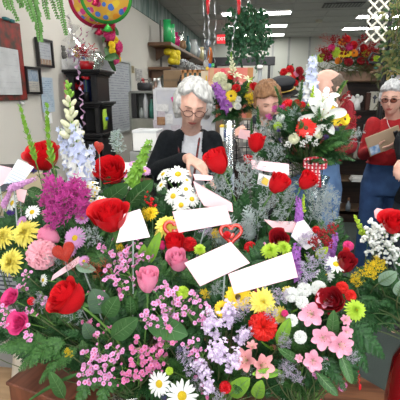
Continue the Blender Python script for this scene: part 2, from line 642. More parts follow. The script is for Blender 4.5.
def shred(parent, mats, c, r, n=60, seed=1, name='shredded_paper'):
    rr = random.Random(seed); k = MB()
    for i in range(n):
        a = rr.uniform(0, 2 * PI); d = V((math.cos(a), math.sin(a), rr.uniform(.1, 1.6))).normalized()
        p = V(c) + d * r * rr.uniform(.3, 1)
        e_ = p + V((rr.uniform(-1, 1), rr.uniform(-1, 1), rr.uniform(-.5, 1))) * r * .5
        k.tube([p, (p + e_) / 2 + V((0, 0, .01)), e_], .003, 4, mi=rr.randrange(len(mats)))
    o = k.build(name, mats, parent); o['kind'] = 'stuff'
    return o


m_red = pm('glossy_red', (.55, .01, .02), .25, (.42, .01, .015), 10, coat=.4)
m_pinkfoil = pm('pink_foil', (.75, .12, .35), .25, (.6, .08, .25), 10, coat=.3)
m_yell = pm('yellow_plastic', (.75, .5, .03), .4)
m_blue = pm('blue_plastic', (.03, .12, .5), .4)
m_wht = pm('white_ceramic', (.75, .75, .74), .25, coat=.3)
m_cello = glass('clear_cellophane', (.96, .97, .98), .12, .22)
mug = [(0, 0), (.035, 0), (.038, .01), (.038, .085), (.034, .085), (.033, .01), (0, .008)]
l = on_unit(66, zt, YU + .06)
t_ = vessel('gift_mug', mug, m_wht, l, 'white gift mug with black plush toy at shelf end', 'mug')
k = MB().ell((0, 0, .12), (.03, .03, .035)); k.ell((0, 0, .17), (.022, .022, .024)); k.ell((-.0, -.02, .19), .009); k.ell((0, .02, .19), .009)
k.build('plush_toy', pm('black_plush', (.02, .02, .02), .9), t_)
l = on_unit(76, zt)
t_ = vessel('gift_basket', [(0, 0), (.06, 0), (.085, .09), (.08, .09), (.055, .01), (0, .01)], m_wht, l, 'white gift basket in clear wrap with yellow and blue trinkets', 'gift basket')
MB().lathe([(.08, .02), (.115, .11), (.10, .22), (.03, .28), (.02, .30), (.07, .36)], n=14, wob=lambda t, j: 1 + .1 * math.sin(5 * t + j)).build('cellophane_wrap', m_cello, t_)
MB().ell((.03, 0, .14), (.03, .035, .045)).build('yellow_toy', m_yell, t_)
k = MB()
for i in range(5):
    a = 2 * PI * i / 5
    k.ell((.06, .05 + .018 * math.cos(a), .10 + .018 * math.sin(a)), (.006, .014, .014))
k.build('blue_star', m_blue, t_)
shred(t_, [m_white, pm('lilac_shred', (.5, .4, .6), .7)], (0, 0, .08), .09, 70, 3)
l = on_unit(88, zt)
t_ = vessel('gift_basket', [(0, 0), (.05, 0), (.07, .07), (.065, .07), (.045, .01), (0, .01)], m_red, l, 'red and white gift basket bursting with foil shred on shelf', 'gift basket')
shred(t_, [m_red, m_white, pm('dark_red_shred', (.2, .01, .02), .5)], (0, 0, .10), .10, 120, 5)
l = on_unit(97, zt)
t_ = vessel('glass_bowl', [(0, 0), (.03, 0), (.07, .05), (.075, .10), (.05, .15), (.047, .15), (.07, .10), (.065, .05), (0, .008)], glass('pale_glass', (.9, .95, .93), .05, .3), l, 'round clear glass bowl at the far end of the shelf', 'bowl')
zt = zmid + .011
l = on_unit(66, zt, YU + .06)
k = MB().lathe([(0, 0), (.07, 0), (.08, .06), (.078, .14), (.05, .20), (.0, .215)], n=18)
t_ = thing('heart_box', 'pink heart shaped candy box leaning in the black shelf', 'candy box', l, rz=-PI / 2 + .2)


def heart2(t):
    return 16 * math.sin(t) ** 3 / 17, (13 * math.cos(t) - 5 * math.cos(2 * t) - 2 * math.cos(3 * t) - math.cos(4 * t)) / 17


pts = [(heart2(2 * PI * i / 40)[0] * .085, heart2(2 * PI * i / 40)[1] * .11 + .11) for i in range(40)]
MB().prism(pts, .05, ax=0).build('box', pm('pink_satin', (.62, .16, .2), .35, (.5, .1, .14), 20), t_, False)
MB().prism([(a * .9, (b - .11) * .9 + .11) for a, b in pts], .062, ax=0).build('lid', pm('pink_lid', (.75, .28, .3), .4), t_, False)
l = on_unit(78, zt)
t_ = thing('foil_garland', 'bunch of red foil tinsel standing in the black shelf', 'tinsel', l)
MB().lathe([(0, 0), (.03, 0), (.035, .04), (.03, .04), (0, .01)], n=12).build('cup', m_black, t_)
shred(t_, [m_red], (0, 0, .09), .07, 90, 6, 'tinsel_strands')
l = on_unit(89, zt)
t_ = thing('book', 'dark blue book standing inside the black shelf', 'book', l)
MB().box((0, 0, .09), (.035, .14, .18), bev=.003).build('cover', pm('navy_cover', (.02, .035, .12), .5), t_, False)
MB().box((0, .004, .09), (.028, .135, .174)).build('page_block', m_paper, t_, False)
l = on_unit(86, zt, YU + .02)
t_ = vessel('silk_rose', [(0, 0), (.025, 0), (.02, .06), (.022, .08), (.018, .08), (0, .01)], m_black, l, 'single red silk rose in black bud vase on shelf', 'silk rose')
k = MB()
for i in range(9):
    a = i * 2.4; k.ell((.018 * math.cos(a), .018 * math.sin(a), .19 + .002 * i), (.018, .018, .012))
k.build('bloom', m_red, t_)
MB().tube([(0, 0, .05), (0, 0, .19)], .003).build('stem', pm('stem_green', (.08, .2, .05), .5), t_)
t_ = thing('chip_bag', 'lime green packet hanging by the black shelf end', 'packet', at(105.5, 127, YU + .03))
t_.location.z -= .0
k = MB().grid(lambda a, b: V((.02 * math.sin(PI * b) * math.sin(PI * a), -.045 + .09 * b, -.02 + .17 * a)), 6, 6)
k.grid(lambda a, b: V((-.02 * math.sin(PI * b) * math.sin(PI * a), -.045 + .09 * b, -.02 + .17 * a)), 6, 6)
k.build('bag', pm('lime_foil', (.35, .55, .05), .35), t_)
MB().box((.018, 0, .07), (.008, .05, .03)).build('printed_band', m_blue, t_)

# ---------------------------------------------------------------- cash register and work desk, left
dk = thing('work_desk', 'grey topped work desk along the left wall behind flowers', 'desk', (-1.18, 1.95, 0))
MB().box((0, 0, .98), (1.0, 1.0, .04), bev=.008).build('desk_top', pm('grey_laminate', (.16, .17, .17), .4), dk, False)
MB().box((0, 0.0, .48), (.94, .85, .95)).build('desk_body', pm('dark_grey', (.05, .05, .055), .6), dk, False)
# printer/register
m_beige = pm('beige_plastic', (.46, .38, .25), .5, (.42, .35, .23), 6)
c = at(16, 166, 1.95)
cr = thing('cash_register', 'beige cash register on the desk under the calendar', 'cash register', (c.x, c.y, 1.0), rz=.25)
pts = [(-.16, 0), (.16, 0), (.16, .10), (.06, .15), (-.10, .215), (-.16, .215)]
k = MB().prism([(a, b) for a, b in pts], .34, ax=0)
k.build('body', m_beige, cr, False)
MB().box((0, -.08, .232), (.26, .10, .03), bev=.006).build('display', m_blackp, cr, False)
MB().box((.0, -.165, .06), (.32, .012, .09), bev=.004).build('drawer', pm('beige_drawer', (.36, .3, .2), .5), cr, False)
k = MB()
for i in range(5):
    for j in range(3):
        k.box((-.12 + i * .035, -.09 + 0 * j, .22), (.001, .001, .001))
MB().box((-.02, -.168, .155), (.2, .01, .05), bev=.003).build('printer_slot', pm('slate', (.08, .09, .11), .5), cr, False)
# dark stacked document trays behind the roses
c = at(133, 172, 2.1)
tr = thing('document_tray', 'black and tan stacked document trays on the desk', 'tray', (c.x - .05, 2.28, 1.0))
for i in range(4):
    MB().box((0, 0, .02 + i * .05), (.30, .26, .010)).build('shelf', m_blackp, tr, False)
    MB().box((0, -.01, .034 + i * .05), (.27, .24, .016)).build('paper_stack', [pm('tan_paper', (.33, .26, .17), .8), m_paper, pm('brown_folder', (.16, .09, .05), .8), m_paper][i], tr, False)
k = MB()
for sx in (-1, 1):
    MB().box((sx * .15, 0, .10), (.01, .26, .20)).build('side_panel', m_blackp, tr, False)
# white box above it
c = at(148, 139, 2.6)
bx_ = thing('white_box', 'plain white box below the grey display case', 'box', (c.x, c.y, c.z - .07))
MB().box((0, 0, .06), (.16, .16, .12), bev=.004).build('carton', m_white, bx_, False)
MB().box((0, 0, .125), (.165, .165, .02), bev=.003).build('lid', pm('white_lid', (.6, .62, .63), .6), bx_, False)
# filing stand carrying it
tag(MB().box((c.x, 2.65, (c.z - .07) / 2 - .002), (.22, .24, c.z - .076), bev=.006).build('filing_cabinet', m_grey, None, False), 'grey filing cabinet behind the document trays', 'cabinet')

# glass display case with bottles, left-centre, Y ~3.6
c0 = at(132, 131, 3.5); c1 = at(158, 92, 3.5)
cw, ch = c1.x - c0.x, c1.z - c0.z
dc = thing('display_case', 'grey display case holding bottles and small vases', 'display case', ((c0.x + c1.x) / 2, 3.6, c0.z))
k = MB(); k.box((0, .12, ch / 2), (cw, .02, ch)); k.box((-cw / 2, 0, ch / 2), (.02, .25, ch)); k.box((cw / 2, 0, ch / 2), (.02, .25, ch)); k.box((0, 0, 0), (cw, .25, .02)); k.box((0, 0, ch), (cw, .25, .02))
k.box((0, 0, ch * .18), (cw, .24, ch * .3))
k.build('case', pm('case_grey', (.2, .21, .19), .5), dc, False)
MB().box((0, -.125, ch * .17), (cw * .92, .01, ch * .3)).build('front_panel', pm('panel_grey', (.26, .26, .22), .5), dc, False)
MB().box((-cw * .38, -.10, ch * .66), (cw * .2, .02, ch * .62)).build('dark_panel', m_blackp, dc, False)
zz = c0.z + ch * .335
for i, (fx, col, h, lab) in enumerate(((-.18, (.35, .38, .36), .1, 'short grey bottle in the display case'), (-.02, (.55, .56, .57), .24, 'tall white bottle in the display case'), (.2, (.05, .2, .15), .18, 'dark green bottle in the display case'), (.36, (.3, .33, .34), .22, 'slim pale bottle at the end of display case'))):
    b_ = thing('bottle', lab, 'bottle', ((c0.x + c1.x) / 2 + fx * cw, 3.55, zz))
    MB().lathe([(0, 0), (.022, 0), (.024, h * .6), (.01, h * .8), (.01, h * .93)], n=12).build('glass_body', pm('bt%d' % i, col, .2), b_)
    MB().lathe([(.012, h * .92), (.012, h), (0, h)], n=10).build('cap', m_blackp, b_)
cs = thing('case_stand', 'grey metal stand under the glass display case', 'stand', ((c0.x + c1.x) / 2, 3.6, 0))
MB().box((0, 0, c0.z / 2 - .007), (cw, .24, c0.z - .014), bev=.01).build('pedestal', m_grey, cs, False)
bk = thing('black_case', 'small black camera bag on top of the display case', 'bag', ((c0.x + c1.x) / 2 - .02, 3.6, c1.z + .012))
MB().box((0, 0, .035), (.12, .1, .07), bev=.012).build('bag_body', m_blackp, bk)
MB().tube([(-.04, 0, .07), (-.03, 0, .095), (.03, 0, .095), (.04, 0, .07)], .004).build('handle', m_blackp, bk)
# slim bottles on desk behind
for i, (px_, col, lab) in enumerate(((140, (.5, .1, .1), 'red capped spray bottle beside the bulletin board'), (152, (.25, .16, .12), 'brown glass bottle beside the bulletin board'), (156, (.55, .56, .58), 'white spray bottle touching the bulletin board'))):
    p = at(px_ + 1, 93, 3.85)
    b_ = thing('spray_bottle', lab, 'bottle', (p.x, 3.95, p.z - .06))
    MB().lathe([(0, 0), (.03, 0), (.032, .1), (.012, .15), (.012, .17)], n=12).build('bottle_body', pm('sb%d' % i, col, .3), b_)
    MB().box((0, -.015, .185), (.02, .06, .025), bev=.005).build('nozzle', m_wht if i else m_red, b_)
p = at(148, 97, 3.95)
sh = thing('wall_ledge', 'narrow grey ledge carrying spray bottles', 'ledge', (p.x, 3.97, p.z - .03))
MB().box((0, 0, -.0), (.30, .16, .03)).build('board', m_grey, sh, False)
MB().box((0, .06, -.55), (.26, .03, 1.1)).build('support_panel', m_grey, sh, False)

# bulletin board divider with papers, Y=3.1
c0 = at(157, 150, 3.0); c1 = at(187, 89, 3.0)
bb = thing('bulletin_board', 'white bulletin board covered in notes behind grey-haired woman', 'bulletin board', ((c0.x + c1.x) / 2, 3.0, 0))
wd = c1.x - c0.x + .2; zt = c1.z; z0 = .55
MB().box((.1, 0, (zt + z0) / 2), (wd, .02, zt - z0)).build('board', pm('board_white', (.5, .5, .53), .7, (.46, .47, .52), 20), bb, False)
fr = MB(); fr.box((.1 - wd / 2, 0, zt / 2), (.025, .04, zt)); fr.box((.1 + wd / 2, 0, zt / 2), (.025, .04, zt)); fr.box((.1, 0, zt), (wd, .035, .02))
fr.build('frame', pm('offwhite_frame', (.6, .61, .63), .5), bb, False)
rr = random.Random(3)
for i in range(14):
    a, b_ = rr.uniform(-.11, .2), zt - rr.uniform(.04, .36)
    col = rr.choice([(.62, .62, .66), (.55, .56, .62), (.66, .66, .66), (.5, .45, .5)])
    n_ = MB().box((a, -.013 - .001 * i, b_), (rr.uniform(.05, .1), .001, rr.uniform(.05, .1)), rot=Matrix.Rotation(rr.uniform(-.2, .2), 3, 'Y'))
    n_.build('pinned_note', pm('note%d' % (i % 4), col, .8, tuple(x * .8 for x in col), 60), bb, False)
for (a, b_, col) in ((173, 100, (.7, .08, .3)), (176, 96, (.1, .5, .2)), (180, 93, (.7, .6, .1))):
    q = at(a, b_, 2.97)
    MB().box(q - bb.location - V((0, .0, 0)), (.018, .006, .045), rot=Matrix.Rotation(-.4, 3, 'Y')).build('coloured_tab', pm('tab%d' % a, col, .6), bb, False)
q = at(161, 121, 2.97)
MB().box(q - bb.location, (.06, .008, .06)).build('brown_photo', pm('brown_photo', (.2, .09, .04), .6, (.35, .2, .1), 40), bb, False)

# ---------------------------------------------------------------- wall shelves with vases (left wall, farther)
q0 = atx(164, 45, -1.45); q1 = atx(205, 58, -1.45)
zsh = 2.33
ws = thing('wall_shelf', 'long dark walnut shelf of vases high on left wall', 'shelf', (-1.52, (q0.y + q1.y) / 2, zsh))
ln = q1.y - q0.y
MB().box((0, 0, -.02), (.34, ln, .045), bev=.005).build('board', m_shelfw, ws, False)
for f_ in (-.4, 0, .4):
    MB().prism([(-.16, -.04), (.12, -.04), (-.16, -.22)], .03, ax=1).build('bracket', m_shelfw, ws, False).location = (0, f_ * ln, 0)


def shelf_pt(px, X=-1.42, z=zsh):
    q = on_shelf(px, z + .004, X)
    return q


def vase_on(px, h, r, mat, lab, kind=0, X=-1.42, z=None, name='vase'):
    q = shelf_pt(px, X, zsh if z is None else z)
    prof = [(0, 0), (r * .8, 0), (r, h * .3), (r * .75, h * .75), (r * .9, h), (r * .82, h), (r * .68, h * .75), (r * .9, h * .3), (0, .01)] if kind == 0 else \
        [(0, 0), (r, 0), (r, h), (r * .93, h), (r * .93, .01), (0, .01)] if kind == 1 else [(0, 0), (r * .6, 0), (r, h * .4), (r * .8, h * .7), (r * .3, h * .8), (r * .4, h), (r * .3, h), (0, h * .5)]
    t_ = thing(name, lab, 'vase', q)
    MB().lathe(prof, n=18).build('vessel', mat, t_)
    MB().lathe([(r * (.9 if kind == 0 else 1 if kind == 1 else .4) + .002, h - .006), (r * (.95 if kind == 0 else 1.04 if kind == 1 else .45), h), (r * (.85 if kind == 0 else .93 if kind == 1 else .35), h + .002)], n=18).build('rim', mat, t_)
    return t_


gg = lambda n, c: pm('glass_' + n, c, .15, tuple(x * .7 for x in c), 6, coat=.5)
vase_on(167.5, .30, .06, gg('green', (.03, .42, .12)), 'tall bright green vase at near end of wall shelf', 1)
vase_on(172, .29, .055, gg('green', (.03, .42, .12)), 'second green vase with flared rim on wall shelf', 0)
vase_on(176.5, .22, .065, gg('pink', (.65, .02, .18)), 'hot pink bottle-shaped vase on wall shelf', 2)
vase_on(181, .27, .05, glass('clear_glass', (.85, .9, .88), .05, .3), 'clear glass vase next to the pink vase', 0)
vase_on(183, .12, .06, gg('amber', (.4, .22, .1)), 'small amber bowl vase on the wall shelf', 0, X=-1.36)
vase_on(188, .30, .06, gg('teal', (.06, .16, .16)), 'dark teal vase in the middle of wall shelf', 2)
vase_on(193, .30, .09, gg('milk', (.45, .48, .47)), 'milky white round vase on the wall shelf', 0)
vase_on(196.5, .30, .09, gg('milk2', (.36, .40, .42)), 'pale grey glass vase on the wall shelf', 2)
vase_on(200, .26, .09, gg('straw', (.5, .46, .25)), 'straw coloured vase near far end of shelf', 1)
vase_on(203.5, .34, .08, gg('smoke', (.22, .27, .32)), 'smoky blue tall vase at far end of shelf', 1)
# lower shelf
q0 = atx(167, 66, -1.45)
zs2 = atx(170, 67.5, -1.40).z
ws2 = thing('wall_shelf', 'lower dark wall shelf carrying yellow gerbera bowl', 'shelf', (-1.52, 7.55, zs2))
MB().box((0, 0, -.02), (.34, 3.3, .04), bev=.005).build('board', m_shelfw, ws2, False)
for f_ in (-1.5, 1.5):
    MB().prism([(-.16, -.04), (.12, -.04), (-.16, -.2)], .03, ax=1).build('bracket', m_shelfw, ws2, False).location = (0, f_, 0)
q = on_shelf(173, zs2 + .004, -1.42)
t_ = thing('yellow_flower_ball', 'cluster of bright yellow silk blooms on lower wall shelf', 'silk flowers', q)
rr = random.Random(5)
MB().lathe([(0, 0), (.06, 0), (.08, .05), (0, .06)], n=14).build('bowl', m_black, t_)
for i in range(9):
    MB().ell((rr.uniform(-.05, .05), -.15 + .13 * (i % 3) + .0, .10 + .065 * (i // 3)), (.06, .065, .055), nu=14, nv=9).build('bloom', pm('silk_yellow', (.75, .62, .02), .6, (.6, .45, .01), 60, bump=.6, bsc=80), t_)
# silver baubles/wire along the lower shelf
rr = random.Random(6)
for i in range(9):
    q = on_shelf(180 + i * 2.6, zs2 + .01, -1.40 - rr.uniform(0, .08))
    t_ = thing('wire_ornament', 'silver wire ornament in the heap on the lower wall shelf', 'ornament', q, 'silver wire ornaments on the lower shelf')
    k = MB()
    for j in range(7):
        pts_ = []
        a0 = rr.uniform(0, 6)
        ax_ = V((rr.uniform(-1, 1), rr.uniform(-1, 1), rr.uniform(-1, 1))).normalized()
        Rm = basis(ax_)
        r_ = rr.uniform(.06, .09)
        for s_ in range(9):
            tt = 2 * PI * s_ / 8
            pts_.append(V((0, 0, .12)) + Rm @ V((r_ * math.cos(tt), r_ * math.sin(tt), 0)))
        k.tube(pts_, .008, 5, mi=j % 2)
    k.build('wire', [m_steel, pm('silver_ribbon', (.55, .58, .6), .3)], t_)
    t_.location.z += .0

# back-of-shop: cardboard box, glazed cabinet, poster boards
def upright(px0, py0, px1, py1, Y):
    a, b_ = at(px0, py1, Y), at(px1, py0, Y)
    return (a.x + b_.x) / 2, (a.z + b_.z) / 2, b_.x - a.x, b_.z - a.z


x, z, wd, ht = upright(166.5, 71, 184, 90, 5.0)
t_ = thing('cardboard_box', 'tan cardboard box beneath the yellow silk blooms', 'box', (x, 5.0, z - ht / 2))
MB().box((0, 0, ht / 2), (wd, .3, ht), bev=.004).build('carton', pm('cardboard', (.28, .19, .11), .85, (.25, .165, .095), 8), t_, False)
MB().box((0, -.152, ht * .5), (wd * .9, .003, .03)).build('tape', pm('tape', (.22, .15, .09), .3), t_, False)
tag(MB().box((x - .03, 5.05, (z - ht / 2) / 2 - .005), (wd + .1, .36, z - ht / 2 - .01), bev=.01).build('storage_counter', pm('brown_counter', (.12, .09, .07), .6), None, False), 'brown counter carrying the cardboard box', 'counter')
q = at(167, 86, 4.85)
t_ = thing('candle', 'small red candle jar in front of cardboard box', 'candle', (q.x, 4.9, z - ht / 2 - .002))
MB().lathe([(0, 0), (.025, 0), (.025, .06), (0, .06)], n=12).build('jar', m_red, t_)
MB().tube([(0, 0, .06), (0, 0, .085)], .004).build('wick', m_blackp, t_)
q = at(180, 84, 4.6)
t_ = thing('black_handbag', 'dark navy handbag on the counter beside the cabinet', 'bag', (q.x, 4.78, z - ht / 2))
MB().box((0, 0, .05), (.13, .08, .10), bev=.02).build('bag_body', pm('navy', (.012, .015, .03), .5), t_)
MB().tube([(-.04, 0, .10), (-.03, 0, .16), (.03, 0, .16), (.04, 0, .10)], .006).build('strap', pm('navy', (.012, .015, .03), .5), t_)
# wooden glazed cabinet
x, z, wd, ht = upright(182.5, 70, 205, 96, 4.6)
t_ = thing('glazed_cabinet', 'orange wood cabinet with dark green glass panes', 'cabinet', (x, 4.65, 0))
m_ow = wood('orange_wood', (.38, .17, .05), (.48, .23, .08), 4)
zt_ = z + ht / 2
MB().box((0, .06, zt_ / 2), (wd, .3, zt_)).build('carcass', m_ow, t_, False)
MB().box((0, -.095, z), (wd - .06, .012, ht - .05)).build('glass_panes', pm('green_pane', (.05, .08, .065), .2, (.09, .12, .10), 20), t_, False)
k = MB()
for i in range(5):
    k.box((-wd / 2 + .02 + i * (wd - .04) / 4, -.105, z), (.022, .02, ht))
for s_ in (-1, 1):
    k.box((0, -.105, z + s_ * (ht / 2 - .015)), (wd, .02, .03))
k.build('door_frame', m_ow, t_, False)
# poster boards red/pink, Y=4.2
x, z, wd, ht = upright(207, 67, 253, 118, 4.0)
t_ = thing('poster_board', 'red and peach decorated poster board behind the mixed bouquet', 'poster board', (x, 4.1, z - ht / 2))
MB().box((0, 0, ht / 2), (wd, .03, ht)).build('board', pm('poster_red', (.50, .10, .09), .7, (.62, .22, .16), 7), t_, False)
MB().box((-wd * .42, -.02, ht / 2), (wd * .1, .01, ht)).build('edge_strip', pm('peach', (.6, .36, .2), .7), t_, False)
MB().box((wd * .44, -.02, ht / 2), (wd * .12, .01, ht)).build('side_panel', pm('orange_panel', (.45, .2, .07), .6), t_, False)
rr = random.Random(9)
for i in range(9):
    MB().ell((rr.uniform(-wd * .4, wd * .4), -.02, rr.uniform(.2, ht * .95)), (rr.uniform(.03, .07), .006, rr.uniform(.03, .07)), nu=9).build('paper_flower', pm('pf%d' % (i % 3), [(.75, .3, .3), (.7, .45, .3), (.6, .06, .1)][i % 3], .7), t_)
x, z, wd, ht = upright(199, 70, 208, 118, 4.05)
t_ = thing('cream_banner', 'narrow cream banner standing beside the red board', 'banner', (x, 4.2, z - ht / 2))
MB().box((0, 0, ht / 2), (wd, .02, ht)).build('banner_sheet', pm('cream', (.55, .47, .33), .7, (.5, .42, .3), 12), t_, False)
MB().box((wd * .1, -.012, ht * .6), (wd * .15, .004, ht * .6)).build('banner_stripe', m_yell, t_, False)
x, z, wd, ht = upright(254, 66, 264, 120, 4.3)
t_ = thing('display_post', 'pale grey-white post between red board and black cap', 'post', (x, 4.5, 0))
MB().box((0, 0, (z + ht / 2) / 2), (wd * .55, .1, z + ht / 2), bev=.01).build('shaft', pm('pale_post', (.42, .46, .47), .6), t_, False)
MB().box((0, 0, z + ht / 2), (wd * .8, .16, .04), bev=.01).build('cap_block', m_white, t_, False)
# low wall / counter the red board stands on
zc_ = at(230, 118, 4.0).z - .002
tag(MB().box((-.33, 4.13, zc_ / 2), (1.0, .24, zc_), bev=.01).build('display_counter', pm('counter_tan', (.2, .14, .1), .6), None, False), 'tan display counter under the red poster board', 'counter')
# things above red board: toucan-like orange toy, dark bar
x, z, wd, ht = upright(219, 57, 248, 66, 9.5)
tag(MB().box((x + .2, 9.5, z), (wd + .8, .1, ht), bev=.01).build('dark_beam', pm('beam_dark', (.03, .03, .035), .5), None, False), 'dark horizontal rail at the back of the shop', 'rail')
for s_ in (-1, 1):
    tag(MB().box((x + .2 + s_ * .6, 9.5, (z - ht / 2) / 2), (.06, .06, z - ht / 2)).build('rail_post', pm('beam_dark', (.03, .03, .035), .5), None, False), 'dark post holding the rail, ' + ('nearer the shelf of vases' if s_ < 0 else 'behind the hanging ivy'), 'post')
x, z, wd, ht = upright(203, 42, 212, 67, 5.4)
t_ = thing('plush_bird', 'orange and white plush bird hanging beside shelf end', 'plush toy', (x, 5.4, z))
k = MB().ell((0, 0, 0), (.045, .05, .10), nu=14, nv=10); k.ell((.01, -.01, .13), (.04, .04, .045), nu=12)
k.build('body', pm('grey_plush', (.2, .24, .28), .9), t_)
k = MB().ell((.035, -.02, -.02), (.035, .05, .11), nu=12); k.build('wing', pm('orange_plush', (.6, .16, .03), .9), t_)
MB().ell((-.01, -.03, -.11), (.04, .035, .05), nu=12).build('tail', m_white, t_)
MB().tube([(.01, -.01, .17), (.01, -.01, 2.995 - z)], .003).build('cord', m_white, t_)
for i, (px_, c_, l_) in enumerate(((206, m_yell, 'small yellow toy block atop the cream banner'), (210, m_blue, 'small blue toy block beside the red board top'), (213, pm('toy_green', (.05, .4, .1), .5), 'small green toy block on the red board top'))):
    q = at(px_, 66.3, 4.1)
    q.y = 4.1 if px_ > 207 else 4.2
    tag(MB().box((0, 0, .018), (.03, .03, .036), bev=.006).build('toy_block', c_, None, False, (q.x, q.y, at(207, 67, 4.0).z + .002 if px_ > 207 else at(199, 70, 4.05).z + .002)), l_, 'toy')

# ---------------------------------------------------------------- bookcase, right
bx0, bx1, byf = at(337, 150, 5.2).x, at(386, 150, 5.2).x, 5.2
bzt = at(360, 74, 5.2).z
bc = thing('bookcase', 'dark wood bookcase with brown top behind the shoppers', 'bookcase', ((bx0 + bx1) / 2, byf + .18, 0))
bw = bx1 - bx0
bw2 = bw + .30
k = MB(); k.box((0, .16, bzt / 2), (bw2, .03, bzt))
for s_ in (-1, 1):
    k.box((s_ * bw2 / 2, 0, bzt / 2), (.04, .36, bzt))
k.box((0, 0, .05), (bw2, .36, .1))
k.build('carcass', m_dkwood, bc, False)
m_top = wood('brown_top', (.14, .08, .05), (.24, .14, .09), 4)
MB().box((0, -.03, bzt - .03), (bw2 + .1, .46, .12), bev=.01).build('cornice', m_top, bc, False)
shz = [at(365, 144, 5.2).z, at(365, 157, 5.2).z, at(365, 181, 5.2).z, at(365, 211, 5.2).z, at(365, 111, 5.2).z]
m_edge = wood('shelf_edge', (.14, .09, .055), (.2, .13, .08), 4)
for z in (shz[0] + .06, shz[1] - .02, shz[2], shz[3], shz[4] - .0):
    MB().box((0, -.01, z), (bw2 - .04, .33, .028)).build('shelf', m_edge if z < .9 else m_dkwood, bc, False)


def book_on(px, zb, w_, h_, col, lab, d=.12, cross=False, kind='book'):
    q = at(px, 150, 5.08)
    t_ = thing('framed_card' if kind != 'book' else 'book', lab, 'framed card' if kind != 'book' else 'book', (q.x, 5.12, zb + .0145))
    MB().box((0, 0, h_ / 2), (w_, .05, h_), bev=.003).build('cover' if kind == 'book' else 'frame', pm('bk' + lab[:14], col, .6, tuple(c_ * .85 for c_ in col), 20), t_, False)
    if kind == 'book':
        MB().box((0, .001, h_ / 2 + .001), (w_ - .008, .04, h_)).build('page_block', m_paper, t_, False)
    if cross:
        k_ = MB().box((0, -.027, h_ * .6), (.014, .004, h_ * .45)); k_.box((0, -.027, h_ * .68), (.05, .004, .014)); k_.ell((0, -.027, h_ * .68), (.02, .003, .02))
        k_.build('cross_emblem', m_ink, t_, False)
    return t_


z5 = shz[4]
book_on(369.5, z5, .10, .21, (.62, .60, .52), 'white boxed bible with dark cross emblem on shelf', cross=True)
book_on(363.6, z5, .055, .20, (.06, .02, .012), 'dark maroon book beside the white boxed bible')
z4 = shz[0] + .06 - .0
for i, (px_, w_, h_, col, lab) in enumerate(((354, .05, .12, (.10, .12, .09), 'dark green figurine box on the second shelf'), (365.5, .075, .17, (.4, .42, .38), 'pale figurine plaque on the second shelf'), (371.5, .05, .17, (.35, .2, .09), 'gold framed blue card on the second shelf'))):
    t_ = book_on(px_, z4, w_, h_, col, lab, kind='framed')
    MB().box((0, -.027, h_ / 2), (w_ * .6, .004, h_ * .75)).build('picture', pm('pic%d' % i, [(.2, .2, .16), (.5, .5, .44), (.4, .48, .55)][i], .6, [(.1, .1, .08), (.3, .28, .2), (.5, .5, .5)][i], 40), t_, False)
z3 = shz[1] - .02
for i, (px_, w_, h_, col, lab) in enumerate(((356, .045, .16, (.30, .28, .24), 'tan spined book leaning at the end of third shelf'), (361, .05, .19, (.42, .41, .37), 'pale cream book on the third shelf'), (366, .055, .19, (.5, .5, .47), 'white thick book on the third shelf'), (371, .035, .18, (.26, .24, .17), 'olive thin book on the third shelf'))):
    book_on(px_, z3, w_, h_, col, lab)
q = at(362, 182, 5.1)
t_ = thing('paper_stack', 'flat pile of white papers on the fourth shelf', 'papers', (q.x - .0, 5.14, shz[2] + .015))
for i in range(3):
    MB().box((.004 * i, 0, .009 + .017 * i), (.27 - .01 * i, .2, .015)).build('ream', m_paper, t_, False)
q = at(349, 200, 5.1)
t_ = thing('tissue_bottle', 'small white bottle on the lowest bookcase shelf', 'bottle', (q.x, 5.12, shz[3] + .015))
MB().lathe([(0, 0), (.03, 0), (.032, .08), (.012, .12), (.012, .14)], n=12).build('bottle_body', pm('palebottle', (.25, .3, .36), .3), t_)
MB().lathe([(.014, .135), (.014, .17), (0, .17)], n=10).build('cap', pm('brown_cap', (.2, .1, .06), .5), t_)
q = at(366, 205, 5.1)
t_ = thing('red_bow', 'dark red fabric bow on the lowest bookcase shelf', 'bow', (q.x, 5.12, shz[3] + .015))
k = MB()
for s_ in (-1, 1):
    k.ell((s_ * .045, 0, .035), (.045, .03, .03), nu=12)
k.build('loops', pm('dark_red_cloth', (.18, .01, .02), .7), t_); MB().ell((0, -.01, .035), (.018, .028, .02)).build('knot', pm('dark_red_cloth', (.18, .01, .02), .7), t_)
# white angel figurines on shelf near the bald man
for i, px_ in enumerate((344, 353)):
    q = at(px_, 150, 5.08)
    t_ = thing('angel_figurine', ('white angel figurine nearer the bald man' if i == 0 else 'white angel figurine nearer the maroon book') + ' on bookcase', 'figurine', (q.x, 5.12, z5 + .015))
    MB().lathe([(0, 0), (.05, 0), (.035, .09), (.02, .13), (.015, .14)], n=14).build('robe', m_wht, t_)
    MB().ell((0, 0, .16), .024).build('head', m_wht, t_)
    for s_ in (-1, 1):
        MB().ell((s_ * .04, .02, .12), (.03, .008, .05), rot=Matrix.Rotation(s_ * .4, 3, 'Y')).build('wing', m_wht, t_)
